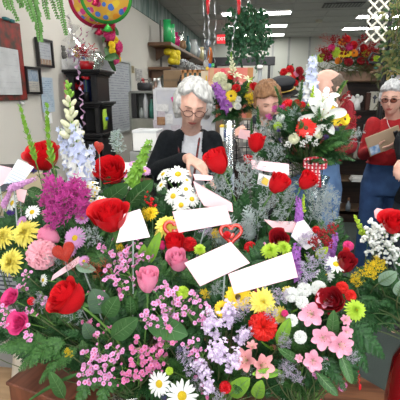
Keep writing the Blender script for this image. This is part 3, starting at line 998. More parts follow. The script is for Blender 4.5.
# ================================================================ PEOPLE
m_skin = pm('skin', (.70, .43, .34), .5, (.64, .36, .28), 30)
m_skin2 = pm('skin_fair', (.72, .44, .35), .5, (.66, .36, .28), 40)
m_lip = pm('lips', (.42, .10, .09), .45)
m_lid = pm('lash_line', (.10, .05, .04), .6)
m_eye = pm('dark_eye', (.02, .015, .012), .2)
m_grayh = pm('grey_hair', (.62, .62, .60), .6, (.34, .34, .33), 60, bump=.6, bsc=160, stretch=(1, 1, .35))
m_whth = pm('silver_hair', (.60, .61, .62), .6, (.36, .37, .38), 60, bump=.6, bsc=160)
m_redh = pm('reddish_blond_hair', (.36, .19, .09), .55, (.20, .095, .045), 70, bump=.6, bsc=180, stretch=(1, 1, .35))
m_brnh = pm('brown_grey_hair', (.16, .11, .08), .6, (.10, .07, .05), 80, bump=.5, bsc=180)


def head_pt(u, male=False):
    x, y, z = u
    px, py, pz = .074 * x, .094 * y, .120 * z
    if z < 0:
        px *= 1 - (.24 if male else .32) * (-z) ** 1.4
        if y > 0:
            py *= 1 - .45 * (-z)
    elif y > 0:
        py *= 1.04
    f = max(0.0, -y)
    py *= .96 if y < 0 else 1
    am = 0
    zz = z
    if -.46 < zz < .22:
        t = (.22 - zz) / .52 if zz > -.30 else max(0, (zz + .46) / .16)
        wdt = .07 + .10 * max(0, min(1, t))
        am += .027 * max(0, t) ** 1.1 * math.exp(-(x / wdt) ** 2)
    am -= .011 * math.exp(-((abs(x) - .34) / .16) ** 2 - ((z - .06) / .10) ** 2)
    am += .005 * math.exp(-((abs(x) - .30) / .28) ** 2 - ((z - .24) / .07) ** 2)
    am += .006 * math.exp(-((abs(x) - .48) / .16) ** 2 - ((z + .22) / .14) ** 2)
    am += .008 * math.exp(-(x / .24) ** 2 - ((z + .55) / .06) ** 2) - .003 * math.exp(-(x / .2) ** 2 - ((z + .55) / .018) ** 2)
    am += .011 * math.exp(-(x / .26) ** 2 - ((z + .88) / .14) ** 2)
    py -= am * f
    return V((px, py, pz))


def sph(nu, nv):
    for j in range(nv + 1):
        for i in range(nu):
            ph, th = PI * j / nv, 2 * PI * i / nu
            yield j, i, V((math.sin(ph) * math.sin(th), -math.sin(ph) * math.cos(th), math.cos(ph)))


def head_into(mb, T, male=False):
    nu, nv = 56, 44
    vs = [head_pt(u, male) for j, i, u in sph(nu, nv)]
    fs = [(j * nu + i, (j + 1) * nu + i, (j + 1) * nu + (i + 1) % nu, j * nu + (i + 1) % nu) for j in range(nv) for i in range(nu)]
    old = mb.T
    mb.T = T
    mb.add(vs, fs)
    for s in (-1, 1):     # ears
        mb.ell((s * .074, .012, -.008), (.011, .020, .031), nu=12, nv=9, rot=Matrix.Rotation(-s * .35, 3, 'Z'))
        mb.ell((s * .073, .008, -.028), (.008, .012, .012), nu=8, nv=6)
    mb.T = old


def hair_mesh(face, thick, seed=0, amp=.010, fn=None, freq=22, nu=72, nv=54):
    """scalp shell; face(u)->True where there is no hair; thick(u)->thickness"""
    pts, keep = [], []
    for j, i, u in sph(nu, nv):
        p = head_pt((u.x, u.y, u.z))
        n = V((u.x, u.y, u.z * .8)).normalized()
        t = thick(u)
        d = t + amp * noise.noise(V((u.x * freq * .4, u.y * freq * .4, u.z * freq * .13 + seed))) + amp * .5 * noise.noise(V((u.x * freq, u.y * freq, u.z * freq * .3 + seed)))
        pts.append(V((.074 * u.x, .094 * u.y, .120 * u.z)) * 1.0 + n * max(.002, d) if not face(u) else p * .93)
        keep.append(not face(u))
    fs = []
    for j in range(nv):
        for i in range(nu):
            q = (j * nu + i, (j + 1) * nu + i, (j + 1) * nu + (i + 1) % nu, j * nu + (i + 1) % nu)
            if any(keep[k] for k in q):
                fs.append(q)
    return pts, fs


def cap_(mb, a, b, r0, r1, n=14):
    a, b = V(a), V(b)
    mb.tube([a, a + (b - a) * .5, b], [r0, (r0 + r1) / 2, r1], n)
    mb.ell(a, r0, n, 8); mb.ell(b, r1, n, 8)


def loft(mb, rings, n=28):
    """rings: (centre, rx, ry)"""
    vs, fs = [], []
    for c, rx, ry in rings:
        for k in range(n):
            t = 2 * PI * k / n
            ct, st = math.cos(t), math.sin(t)
            e = .85
            vs.append(V(c) + V((rx * math.copysign(abs(ct) ** e, ct), ry * math.copysign(abs(st) ** e, st), 0)))
    m = len(rings)
    for i in range(m - 1):
        for k in range(n):
            fs.append((i * n + k, i * n + (k + 1) % n, (i + 1) * n + (k + 1) % n, (i + 1) * n + k))
    fs.append(tuple(range(n))[::-1]); fs.append(tuple(range((m - 1) * n, m * n)))
    mb.add(vs, fs)


def hand_into(mb, wrist, dirv, palmn, curl=.5, side=1, sc=1.0, spread=.0):
    """five fingered hand; dirv: wrist->fingers, palmn: direction the palm faces, side: which side the thumb is on"""
    d = V(dirv).normalized()
    n = (V(palmn) - d * V(palmn).dot(d)).normalized()
    x = d.cross(n).normalized() * side           # towards the thumb
    W = V(wrist)
    # palm
    for k in range(4):
        o = x * (.026 - .0175 * k) * sc
        cap_(mb, W + o * .55, W + d * (.082 - .004 * abs(k - 1)) * sc + o, .0135 * sc, .0115 * sc, 8)
    for k, ln in enumerate((.070, .078, .072, .056)):
        o = x * (.028 - .0185 * k) * sc
        p = W + d * (.084 - .004 * abs(k - 1)) * sc + o
        ang = spread * (1.5 - k)
        dd = (d + x * ang * .25).normalized()
        for s_, fr in enumerate((.45, .30, .25)):
            c_ = curl * (.7 + .25 * k) * (1 if s_ else .6)
            dd = (dd * math.cos(c_) + n * math.sin(c_)).normalized()
            q = p + dd * ln * fr * sc
            cap_(mb, p, q, (.0088 - .0010 * s_) * sc, (.0080 - .0010 * s_) * sc, 8)
            p = q
    p = W + d * .022 * sc + x * .026 * sc
    dd = (d * .75 + x * .75 + n * .25).normalized()
    for s_, ln in enumerate((.036, .032, .026)):
        q = p + dd * ln * sc
        cap_(mb, p, q, (.0125 - .0018 * s_) * sc, (.0108 - .0018 * s_) * sc, 8)
        dd = (dd + n * .35 * curl + d * .35).normalized()
        p = q


def person(name, label, loc, rz, J, top_mats, skin, legs_mat=None, male=False, hair=None, voxel=.006, build=1.0, hem=.90, sleeve_to=1.0, hands=None, shoe=True):
    """J: joints in the figure's own frame: +x image-right when facing the camera, -y ahead"""
    root = thing(name, label, 'person', loc, None, rz)
    b = build
    body = MB()
    hx = .085 * b
    P, C, Nk, Hd = V(J['pelvis']), V(J['chest']), V(J['neck']), V(J['head'])
    loft(body, [(P + V((0, 0, -.10)), .12 * b, .09 * b), (P, .155 * b, .11 * b), (P.lerp(C, .4), .13 * b, .095 * b), (P.lerp(C, .8), .15 * b, .105 * b), (C + V((0, 0, .06)), .16 * b, .10 * b), (Nk + V((0, 0, -.05)), .11 * b, .07 * b), (Nk, .055, .055)])
    HT = Matrix.Translation(Hd) @ J['rot'].to_4x4() @ Matrix.Scale(J.get('hs', 1), 4)
    cap_(body, Nk + V((0, 0, -.03)), HT @ V((0, .02, -.06)), .056 * (1.1 if male else 1), .050 * (1.1 if male else 1))
    head_into(body, HT, male)
    shirt = MB()
    low = [(V((P.x, P.y, hem)), .175 * b, .135 * b)] + ([(P + V((0, 0, .04)), .170 * b, .130 * b)] if hem < P.z + .02 else [])
    loft(shirt, low + [(P.lerp(C, .4), .150 * b, .118 * b), (P.lerp(C, .8), .172 * b, .128 * b), (C + V((0, 0, .06)), .178 * b, .118 * b), (Nk + V((0, 0, -.055)), .125 * b, .085 * b), (Nk + V((0, 0, -.012)), .068, .064)])
    for s, S_ in ((-1, 'l'), (1, 'r')):
        sh, el, wr = V(J['sh' + S_]), V(J['el' + S_]), V(J['wr' + S_])
        cap_(body, sh, el, .050 * b, .040 * b); cap_(body, el, wr, .040 * b, .026)
        cap_(shirt, C + V((s * .06, 0, .07)), sh, .062 * b, .056 * b)
        cap_(shirt, sh, el, .056 * b, .050 * b)
        e_ = el.lerp(wr, .93 * sleeve_to)
        cap_(shirt, el, e_, .050 * b, .038)
        hp, kn, an = P + V((s * hx, 0, -.06)), V(J.get('kn' + S_, P + V((s * .10, -.02, -.45)))), V(J.get('an' + S_, P + V((s * .11, .02, -.86))))
        cap_(body, hp, kn, .082 * b, .055 * b); cap_(body, kn, an, .055 * b, .036)
        cap_(body, an + V((0, .02, -.03)), an + V((0, -.14, -.045)), .035, .028)
        if hands and S_ in hands:
            h = hands[S_]
            hand_into(body, wr, *h[:2], curl=h[2], side=h[3])
        else:
            hand_into(body, wr, (wr - el), (-s * 1.0, 0, 0.01), .45, side=-s if False else 1)
    bm_ = remeshed(body, voxel, 3, 'body')
    bm_.materials.clear(); bm_.materials.append(skin); bm_.materials.append(m_lip)
    inv = HT.inverted()
    for p in bm_.polygons:
        c_ = inv @ p.center
        if c_.y < -.07 and abs(c_.z + .066) < .0085 * (1 - (c_.x / .030) ** 2 if abs(c_.x) < .03 else 0) and abs(c_.x) < .026:
            p.material_index = 1
    obj('body', bm_, root)
    sm = remeshed(shirt, .008, 4, 'shirt')
    sm.materials.clear()
    for m in (top_mats if isinstance(top_mats, list) else [top_mats]):
        sm.materials.append(m)
    so = obj('shirt', sm, root)
    if legs_mat:
        tr_ = MB()
        loft(tr_, [(P + V((0, 0, -.14)), .165 * b, .120 * b), (P, .172 * b, .128 * b), (P + V((0, 0, .08)), .155 * b, .118 * b), (P + V((0, 0, max(.1, hem + .03 - P.z))), .145 * b, .108 * b)])
        for s, S_ in ((-1, 'l'), (1, 'r')):
            hp, kn, an = P + V((s * hx, 0, -.06)), V(J.get('kn' + S_, P + V((s * .10, -.02, -.45)))), V(J.get('an' + S_, P + V((s * .11, .02, -.86))))
            cap_(tr_, hp, kn, .100 * b, .078 * b); cap_(tr_, kn, an + V((0, 0, .02)), .078 * b, .066 * b)
        tm = remeshed(tr_, .009, 3, 'trousers'); tm.materials.clear(); tm.materials.append(legs_mat)
        obj('trousers', tm, root)
        if shoe:
            for s, S_ in ((-1, 'l'), (1, 'r')):
                an = V(J.get('an' + S_, P + V((s * .11, .02, -.86))))
                k = MB(); k.ell((an.x, an.y - .06, .042), (.048, .135, .042), 16, 10); k.ell((an.x, an.y + .02, .06), (.042, .06, .058), 12, 8)
                k.build('shoe', m_blackp, root)
    return root, HT


def hair_child(root, HT, mat, face, thick, **kw):
    pts, fs = hair_mesh(face, thick, **kw)
    mb = MB(); mb.T = HT
    mb.add(pts, fs)
    return mb.build('hair', mat, root)


def eyes_child(root, HT, mat, rz_=.0045, rx=.013):
    for s in (-1, 1):
        mb = MB(); mb.T = HT
        mb.ell((s * .0275, -.0755, .006), (rx, .006, rz_), 12, 8)
        mb.build('eye', mat, root)
        mb = MB(); mb.T = HT
        mb.tube([(s * .014, -.091, .026), (s * .03, -.090, .031), (s * .044, -.080, .027)], .0025, 5)
        mb.build('eyebrow', pm('brow', (.25, .18, .13), .8), root)


def glasses_child(root, HT, mat, r=.021, lens=None, w=.029):
    mb = MB(); mb.T = HT
    g_ = MB(); g_.T = HT
    for s in (-1, 1):
        pts_ = [(s * w + r * 1.15 * math.cos(2 * PI * k / 18), -.103 + .004 * abs(math.cos(2 * PI * k / 18)), .0 + r * .8 * math.sin(2 * PI * k / 18)) for k in range(19)]
        mb.tube(pts_, .0020, 5)
        mb.tube([(s * (w + r * 1.15), -.099, .004), (s * .072, -.06, .008), (s * .078, .015, .006)], .0018, 5)
        g_.lathe([(0, 0)], n=3) if False else g_.add([V((s * w + r * 1.1 * math.cos(2 * PI * k / 18), -.1035, r * .76 * math.sin(2 * PI * k / 18))) for k in range(18)], [tuple(range(18))])
    mb.tube([(-w + r, -.104, .004), (0, -.108, .008), (w - r, -.104, .004)], .0018, 5)
    o = mb.build('glasses', mat, root)
    g_.build('lens', lens or glass('lens', (.95, .95, .95), .05, .08), o)


RX = lambda a: Matrix.Rotation(a, 3, 'X')
RY = lambda a: Matrix.Rotation(a, 3, 'Y')
RZ = lambda a: Matrix.Rotation(a, 3, 'Z')

# ---- 1: grey-haired woman, black cardigan, looking down at her work
h = at(193, 106, 2.2)
m_card = pm('black_knit', (.006, .008, .010), .95, (.010, .012, .015), 50, bump=.3, bsc=300, spec=.15)
m_wtop = pm('white_knit', (.62, .64, .68), .8, (.54, .56, .60), 30, bump=.3, bsc=60)
X0, Y0 = h.x - .0, 2.33
def lp(px, py, Y):      # pixel+distance -> this figure's frame
    q = at(px, py, Y); return V((q.x - X0, q.y - Y0, q.z))
J = dict(pelvis=(0, .03, .92), chest=(0, .0, 1.22), neck=lp(190, 127, 2.30) , head=lp(193, 105, 2.14), rot=RZ(.22) @ RX(.42) @ RY(.08), hs=1.03,
         shl=lp(168, 140, 2.30), ell=lp(154, 172, 2.22), wrl=lp(189, 158, 2.02),
         shr=lp(212, 141, 2.32), elr=lp(219, 180, 2.24), wrr=lp(214, 184, 2.05))
J['neck'] = V((J['neck'].x, .0, J['neck'].z - .01))
r1, HT = person('person', 'grey-haired person in black cardigan and glasses looking down at work', (X0, Y0, 0), 0, J, m_wtop, m_skin, pm('dark_trousers', (.02, .02, .025), .8), voxel=.005, sleeve_to=.3,
                hands={'l': ((.75, -.45, -.35), (.1, .2, -1), .45, -1), 'r': ((-.6, -.5, -.3), (0, .2, -1), .5, 1)})
# cardigan over the white top, open down the front
cd = MB(); P, C, Nk = V(J['pelvis']), V(J['chest']), V(J['neck'])
loft(cd, [(P + V((0, 0, -.16)), .215, .165), (P, .205, .158), (P.lerp(C, .4), .180, .145), (P.lerp(C, .8), .19, .150), (C + V((0, 0, .06)), .185, .130), (Nk + V((0, 0, -.05)), .140, .098), (Nk + V((0, .01, -.005)), .078, .076)])
for s, S_ in ((-1, 'l'), (1, 'r')):
    sh_, el, wr = V(J['sh' + S_]), V(J['el' + S_]), V(J['wr' + S_])
    cap_(cd, C + V((s * .06, 0, .07)), sh_, .068, .062); cap_(cd, sh_, el, .062, .056); cap_(cd, el, el.lerp(wr, .84), .056, .044)
cm = remeshed(cd, .008, 3, 'cardigan'); cm.materials.clear(); cm.materials.append(m_card)
import bmesh
bm = bmesh.new(); bm.from_mesh(cm)
dl = []
for f_ in bm.faces:
    c_ = f_.calc_center_median()
    lim = .052 + .020 * max(0, (1.40 - c_.z) / .4)
    if abs(c_.x - J['neck'].x * .6 - .012) < lim and c_.y < .0 and abs(c_.x) < .12 and c_.z < J['neck'].z + .05 and f_.normal.y < -.3 and c_.y > -.17:
        dl.append(f_)
bmesh.ops.delete(bm, geom=dl, context='FACES')
bm.to_mesh(cm); bm.free()
obj('cardigan', cm, r1)


def face1(u):
    return (u.y < -.20 and u.z < .80 - .45 * abs(u.x + .2) and abs(u.x) < .88) or u.z < -.55 or (u.y < -.1 and u.z < -.30)


hair_child(r1, HT, m_grayh, face1, lambda u: .010 + .008 * max(0, u.z) + .012 * abs(u.x) + (.006 if u.y > 0 else 0), seed=3, amp=.008, freq=14)
eyes_child(r1, HT, m_lid, .002)
glasses_child(r1, HT, pm('copper_rim', (.12, .05, .04), .3, metal=.5))
# lanyard
k = MB(); n0 = J['neck']
for s in (-1, 1):
    k.tube([(n0.x + s * .055, .03, n0.z + .01), (n0.x + s * .062, -.085, n0.z - .06), (n0.x + s * .042 + .01, -.150, 1.22), (n0.x + .02 + s * .004, -.165, 1.02)], [.006] * 4, 6)
k.build('lanyard', pm('red_black_cord', (.20, .02, .02), .6, (.01, .01, .01), 45), r1)
MB().box((n0.x + .02, -.170, 1.0), (.03, .012, .05), bev=.004).build('badge', m_blackp, r1)

# ---- 2: reddish-blond person in plaid shirt, looking down
m, t, bs = nt('plaid_cloth')
N, L = t.nodes, t.links
tc = N.new('ShaderNodeTexCoord'); cur = None
sp = N.new('ShaderNodeSeparateXYZ'); L.new(tc.outputs['Object'], sp.inputs[0])
def stripe(out, freq, duty, ph=0.0):
    a_ = N.new('ShaderNodeMath'); a_.operation = 'MULTIPLY_ADD'; a_.inputs[1].default_value = freq; a_.inputs[2].default_value = ph + 50; L.new(out, a_.inputs[0])
    f2 = N.new('ShaderNodeMath'); f2.operation = 'FRACT'; L.new(a_.outputs[0], f2.inputs[0])
    l2 = N.new('ShaderNodeMath'); l2.operation = 'LESS_THAN'; l2.inputs[1].default_value = duty; L.new(f2.outputs[0], l2.inputs[0])
    return l2.outputs[0]
def mixc(fac, c1, c2):
    mx = N.new('ShaderNodeMix'); mx.data_type = 'RGBA'; L.new(fac, mx.inputs[0])
    if isinstance(c1, tuple): mx.inputs[6].default_value = c1
    else: L.new(c1, mx.inputs[6])
    if isinstance(c2, tuple): mx.inputs[7].default_value = c2
    else: L.new(c2, mx.inputs[7])
    return mx.outputs[2]
c_ = mixc(stripe(sp.outputs[0], 16, .45), (.42, .40, .36, 1), (.20, .19, .18, 1))
c2 = mixc(stripe(sp.outputs[2], 16, .45), c_, (.16, .155, .15, 1))
c3 = mixc(stripe(sp.outputs[0], 16, .12, .2), c2, (.015, .015, .018, 1))
c4 = mixc(stripe(sp.outputs[2], 16, .12, .2), c3, (.015, .015, .018, 1))
L.new(c4, bs.inputs[0]); bs.inputs['Roughness'].default_value = .85
m_plaid = m
X0, Y0 = at(268, 100, 2.85).x, 2.95
J = dict(pelvis=(0.02, .03, .88), chest=(-.01, .0, 1.18), neck=(-.02, -.01, 1.40), head=lp(267, 102, 2.82), rot=RZ(.30) @ RX(.40) @ RY(-.12), hs=1.04,
         shl=lp(246, 128, 2.92), ell=lp(236, 160, 2.85), wrl=lp(230, 140, 2.62),
         shr=lp(294, 124, 2.98), elr=lp(302, 165, 2.9), wrr=lp(285, 175, 2.66))
r2, HT = person('person', 'reddish-blond person in grey plaid shirt looking down beside lily bouquet', (X0, Y0, 0), 0, J, m_plaid, m_skin2, pm('dark_trousers', (.02, .02, .025), .8), voxel=.006,
                hands={'l': ((.4, -.5, .55), (.9, 0, -.2), .6, 1), 'r': ((-.6, -.5, -.1), (0, .2, -1), .5, 1)}, build=1.05, hem=.80)
hair_child(r2, HT, m_redh, lambda u: u.y < -.12 and u.z < .62 - .25 * abs(u.x) or u.z < -.42 or (u.y < .25 and u.z < -.12), lambda u: .014 + .014 * max(0, u.z), seed=8, amp=.012)
eyes_child(r2, HT, m_lid, .002)
k = MB()
for s in (-1, 1):
    k.prism([(s * .0, -.0), (s * .085, .03), (s * .075, -.06), (s * .02, -.075)], .008, ax=1)
k.T = None
o = k.build('collar', m_plaid, r2, False); o.location = (J['neck'][0], -.10, J['neck'][2] - .015); o.rotation_euler = (-.5, 0, 0)

# ---- 3: person in black cap behind
X0, Y0 = at(280, 88, 3.9).x, 3.95
J = dict(pelvis=(0, .03, .92), chest=(0, 0, 1.22), neck=(0, 0, 1.44), head=lp(282, 95, 3.9), rot=RX(.3) @ RZ(.5),
         shl=(-.20, 0, 1.36), ell=(-.24, -.05, 1.08), wrl=(-.16, -.22, 1.0), shr=(.20, 0, 1.36), elr=(.24, -.05, 1.08), wrr=(.16, -.22, 1.0))
m_navy = pm('navy_jacket', (.012, .017, .026), .8, (.02, .026, .036), 30)
r3, HT = person('person', 'person in navy jacket and black cap with gold braid behind', (X0, Y0, 0), 0, J, m_navy, m_skin, m_navy, voxel=.008, build=1.1)
hair_child(r3, HT, pm('dark_hair', (.04, .025, .02), .6, (.02, .012, .01), 60), lambda u: u.y < -.1 and u.z < .62 or u.z < -.4, lambda u: .010, seed=2)
k = MB(); k.T = HT @ Matrix.Translation((0, 0, .045)) @ Matrix.Rotation(-.10, 4, 'Y')
k.lathe([(.090, .0), (.096, .03), (.118, .065), (.120, .085), (.09, .108), (.0, .116)], n=30, wob=lambda t, j: 1.08 if False else 1)
cap = k.build('cap', pm('black_wool', (.008, .009, .013), .75), r3)
k = MB(); k.T = HT @ Matrix.Translation((0, 0, .045)) @ Matrix.Rotation(-.10, 4, 'Y')
k.grid(lambda a, b: V(((.098 + .055 * b) * math.sin((a - .5) * 1.9), -(.098 + .06 * b) * math.cos((a - .5) * 1.9), .005 - .018 * b)), 12, 3)
k.build('peak', m_black, cap)
k = MB(); k.T = HT @ Matrix.Translation((0, 0, .05)) @ Matrix.Rotation(-.10, 4, 'Y')
k.tube([(.106 * math.sin(a * .2 - 1.2), -.106 * math.cos(a * .2 - 1.2), .012) for a in range(13)], .006, 6)
k.build('gold_braid', pm('gold_thread', (.6, .42, .08), .35, metal=.4), cap)

# ---- 4: balding man in red patterned shirt, seen from side, bowed head
m_redsh = pm('red_patterned_cloth', (.30, .012, .022), .8, (.20, .008, .016), 60, bump=.3, bsc=200)
m_jean = pm('blue_denim', (.15, .27, .50), .85, (.10, .19, .39), 14, bump=.25, bsc=260)
m_jean2 = pm('dark_denim', (.035, .085, .21), .85, (.022, .055, .15), 14, bump=.25, bsc=260)
X0, Y0 = at(321, 140, 2.85).x, 2.95
J = dict(pelvis=(-.01, .02, 1.0), chest=(.02, .0, 1.37), neck=(.03, -.05, 1.56), head=lp(329, 91, 2.80), rot=RZ(-1.25) @ RX(.50), hs=1.16,
         shl=(-.12, -.10, 1.45), ell=(-.15, -.26, 1.22), wrl=(-.12, -.42, 1.25),
         shr=lp(345, 108, 2.9), elr=lp(349, 146, 2.8), wrr=lp(322, 158, 2.55),
         knl=(-.13, -.01, .54), anl=(-.12, .04, .09), knr=(.08, -.02, .54), anr=(.07, .02, .09))
r4, HT = person('person', 'balding person in red patterned shirt and blue jeans behind lilies', (X0, Y0, 0), 0, J, m_redsh, m_skin, m_jean, male=True, build=1.10, hem=at(330, 163, 2.85).z,
                hands={'l': ((0, -.8, .2), (1, 0, 0), .5, -1), 'r': ((-.7, -.5, .2), (0, -.2, -1), .5, 1)})
hair_child(r4, HT, m_brnh, lambda u: u.z > .52 or (u.y < .05 and u.z > .28) or u.y < -.15 or u.z < -.5 or (u.y < .05 and u.z < -.2), lambda u: .007, seed=5, amp=.003)
eyes_child(r4, HT, m_lid, .002)
glasses_child(r4, HT, m_blackp)
# ---- 5: short grey-haired woman in red sweater with clipboard
m_rsw = pm('red_sweater', (.36, .008, .012), .85, (.27, .006, .01), 20, bump=.4, bsc=150)
X0, Y0 = at(393, 140, 3.3).x, 3.35
J = dict(pelvis=(0, .03, .96), chest=(0.01, 0, 1.23), neck=(.0, 0, 1.44), head=lp(392, 99, 3.25), rot=RZ(-.45) @ RX(.10), hs=1.0,
         shl=lp(373, 124, 3.33), ell=lp(367, 150, 3.25), wrl=lp(373, 149, 3.05), shr=lp(413, 124, 3.35), elr=lp(420, 155, 3.3), wrr=lp(405, 148, 3.10))
J['ell'] = lp(364, 154, 3.30)
r5, HT = person('person', 'short silver-haired person in red sweater, tinted glasses and dark jeans', (X0, Y0, 0), 0, J, m_rsw, m_skin, m_jean2, voxel=.006, hem=at(375, 165, 3.25).z,
                hands={'l': ((.75, -.45, .1), (.1, .5, .9), .55, 1), 'r': ((-.7, -.4, .1), (0, .5, .8), .5, -1)})
hair_child(r5, HT, m_whth, lambda u: u.y < -.2 and u.z < .60 - .15 * abs(u.x) or u.z < -.42 or (u.y < .2 and u.z < -.15), lambda u: .015 + .010 * max(0, u.z), seed=4, amp=.012)
eyes_child(r5, HT, m_eye, .006, .010)
glasses_child(r5, HT, pm('dark_rim', (.08, .04, .04), .3), lens=glass('tinted_lens', (.42, .25, .22), .05, .06), r=.020)
k = MB(); z_ = 1.43
k.tube([(.07 * math.cos(a * .3 + PI + .0), -.075 + -.055 * math.sin(a * .3), z_ - .10 * math.sin(a * .3) ** 1.0) for a in range(0, 11)], .0025, 5)
k.ell((0, -.14, z_ - .125), (.012, .006, .016), 10)
k.build('necklace', pm('silver_chain', (.6, .6, .6), .3, metal=.8), r5)
# clipboard
c = at(384, 141, 2.98)
cb = thing('clipboard', 'tan cardboard clipboard with blue and white label held by red sweater', 'clipboard', c)
Rm = RY(-.42) @ RX(.25)
MB().box((0, 0, 0), (.23, .008, .15), rot=Rm, bev=.002).build('board', pm('kraft_board', (.40, .29, .20), .8, (.36, .26, .17), 10), cb, False)
MB().box(Rm @ V((-.075, -.007, -.035)), (.065, .004, .06), rot=Rm).build('label_sheet', [pm('pale_label', (.55, .62, .72), .7, (.12, .25, .5), 30)], cb, False)
MB().box(Rm @ V((.085, -.008, .02)), (.03, .012, .05), rot=Rm, bev=.004).build('clip', m_blackp, cb, False)
# ---- 6: person at the right edge, black sleeve
X0, Y0 = at(437, 140, 2.7).x, 2.75
J = dict(pelvis=(0, .03, .90), chest=(0, 0, 1.18), neck=(0, 0, 1.38), head=(0, -.02, 1.52), rot=RX(.1),
         shl=(-.17, 0, 1.34), ell=lp(402, 143, 2.7), wrl=lp(403, 159, 2.58), shr=(.2, 0, 1.34), elr=(.24, 0, 1.05), wrr=(.2, -.15, .95))
r6, HT = person('person', 'person at picture edge in black sleeve with only hand and arm showing', (X0, Y0, 0), 0, J, m_card, m_skin, m_navy, voxel=.008,
                hands={'l': ((-.3, -.5, -.5), (.2, .3, -.9), .5, 1)})
hair_child(r6, HT, m_brnh, lambda u: u.y < -.1 and u.z < .6 or u.z < -.4, lambda u: .015, seed=2)
# ================================================================ FLOWER SHAPES
m_stem = pm('stem_green_fresh', (.13, .26, .05), .5, (.08, .18, .04), 30)
m_stemd = pm('stem_dark_green', (.05, .12, .035), .55, (.09, .10, .04), 30)
m_brown = pm('twig_brown', (.13, .08, .05), .7, (.10, .12, .05), 30)
def petalmat(n, c, c2, tr=.22, r=.5, sc=60, **k):
    return pm(n, c, r, c2, sc, transl=tr, spec=.3, **k)
M_ = dict(
    red=petalmat('red_petal', (.62, .008, .014), (.48, .005, .010), .18),
    red2=petalmat('scarlet_petal', (.68, .02, .012), (.52, .01, .008), .18),
    dred=petalmat('dark_red_petal', (.34, .008, .016), (.22, .005, .010), .15),
    pink=petalmat('rose_pink_petal', (.84, .34, .48), (.74, .22, .38)),
    ppink=petalmat('pale_pink_petal', (.85, .45, .50), (.78, .34, .42)),
    spink=petalmat('salmon_pink_petal', (.82, .42, .42), (.74, .30, .32)),
    apink=petalmat('alstroemeria_pink', (.82, .42, .52), (.72, .28, .42)),
    hpink=petalmat('hot_pink_petal', (.70, .05, .22), (.55, .03, .16)),
    mag=petalmat('magenta_petal', (.72, .12, .45), (.52, .06, .34)),
    lil=petalmat('lilac_petal', (.66, .36, .62), (.54, .26, .52)),
    lav=petalmat('lavender_petal', (.55, .46, .68), (.62, .52, .70)),
    pur=petalmat('purple_petal', (.16, .06, .48), (.10, .03, .34)),
    vio=petalmat('violet_petal', (.50, .20, .62), (.32, .09, .45)),
    blu=petalmat('pale_blue_petal', (.48, .54, .76), (.60, .64, .80)),
    wht=petalmat('white_petal', (.78, .79, .77), (.66, .69, .64), .2),
    lavl=petalmat('pale_lavender_petal', (.72, .60, .78), (.58, .44, .68)),
    crm=petalmat('cream_petal', (.78, .78, .58), (.70, .72, .48)),
    yel=petalmat('yellow_petal', (.85, .68, .04), (.80, .55, .02)),
    pyel=petalmat('pale_yellow_petal', (.86, .78, .20), (.78, .68, .10)),
    org=petalmat('orange_petal', (.80, .28, .02), (.68, .18, .01)),
    lime=petalmat('lime_petal', (.48, .66, .06), (.36, .55, .04)),
    wax=petalmat('waxflower_petal', (.68, .38, .60), (.55, .18, .42), .15, sc=140),
    wax2=petalmat('waxflower_deep_petal', (.60, .20, .38), (.46, .10, .26), .15, sc=140),
    mist=petalmat('misty_floret', (.46, .49, .50), (.30, .36, .36), .15, sc=80),
    grn=petalmat('leaf_green', (.045, .125, .035), (.028, .085, .025), .15, .4, 14),
    grn2=petalmat('leaf_mid_green', (.065, .165, .05), (.04, .115, .035), .15, .38, 14),
    grn3=petalmat('leaf_blue_green', (.11, .19, .12), (.08, .15, .09), .12, .45, 14),
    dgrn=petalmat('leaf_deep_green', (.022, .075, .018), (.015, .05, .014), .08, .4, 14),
    ferng=petalmat('fern_green', (.032, .105, .03), (.012, .05, .016), .15, .5, 20),
    fernl=petalmat('fern_light_green', (.065, .17, .04), (.025, .085, .022), .15, .5, 20),
    euc=petalmat('eucalyptus_green', (.26, .38, .28), (.20, .31, .23), .1, .5, 14),
    silv=petalmat('dusty_silver', (.42, .50, .47), (.34, .42, .40), .12, .7, 30),
    brt=petalmat('bright_leaf_green', (.22, .44, .05), (.16, .34, .04), .2, .4, 20),
    hgrn=petalmat('hanging_fern_green', (.16, .34, .10), (.10, .25, .06), .25, .5, 20),
)
m_yc = pm('yellow_disc', (.80, .60, .02), .8, (.65, .42, .01), 200, bump=.6, bsc=600)
m_dc = pm('dark_disc', (.04, .02, .01), .8, (.12, .07, .02), 200)
m_gc = pm('green_disc', (.42, .52, .06), .8, (.3, .42, .04), 200)
m_streak = pm('maroon_streak', (.30, .03, .07), .6)


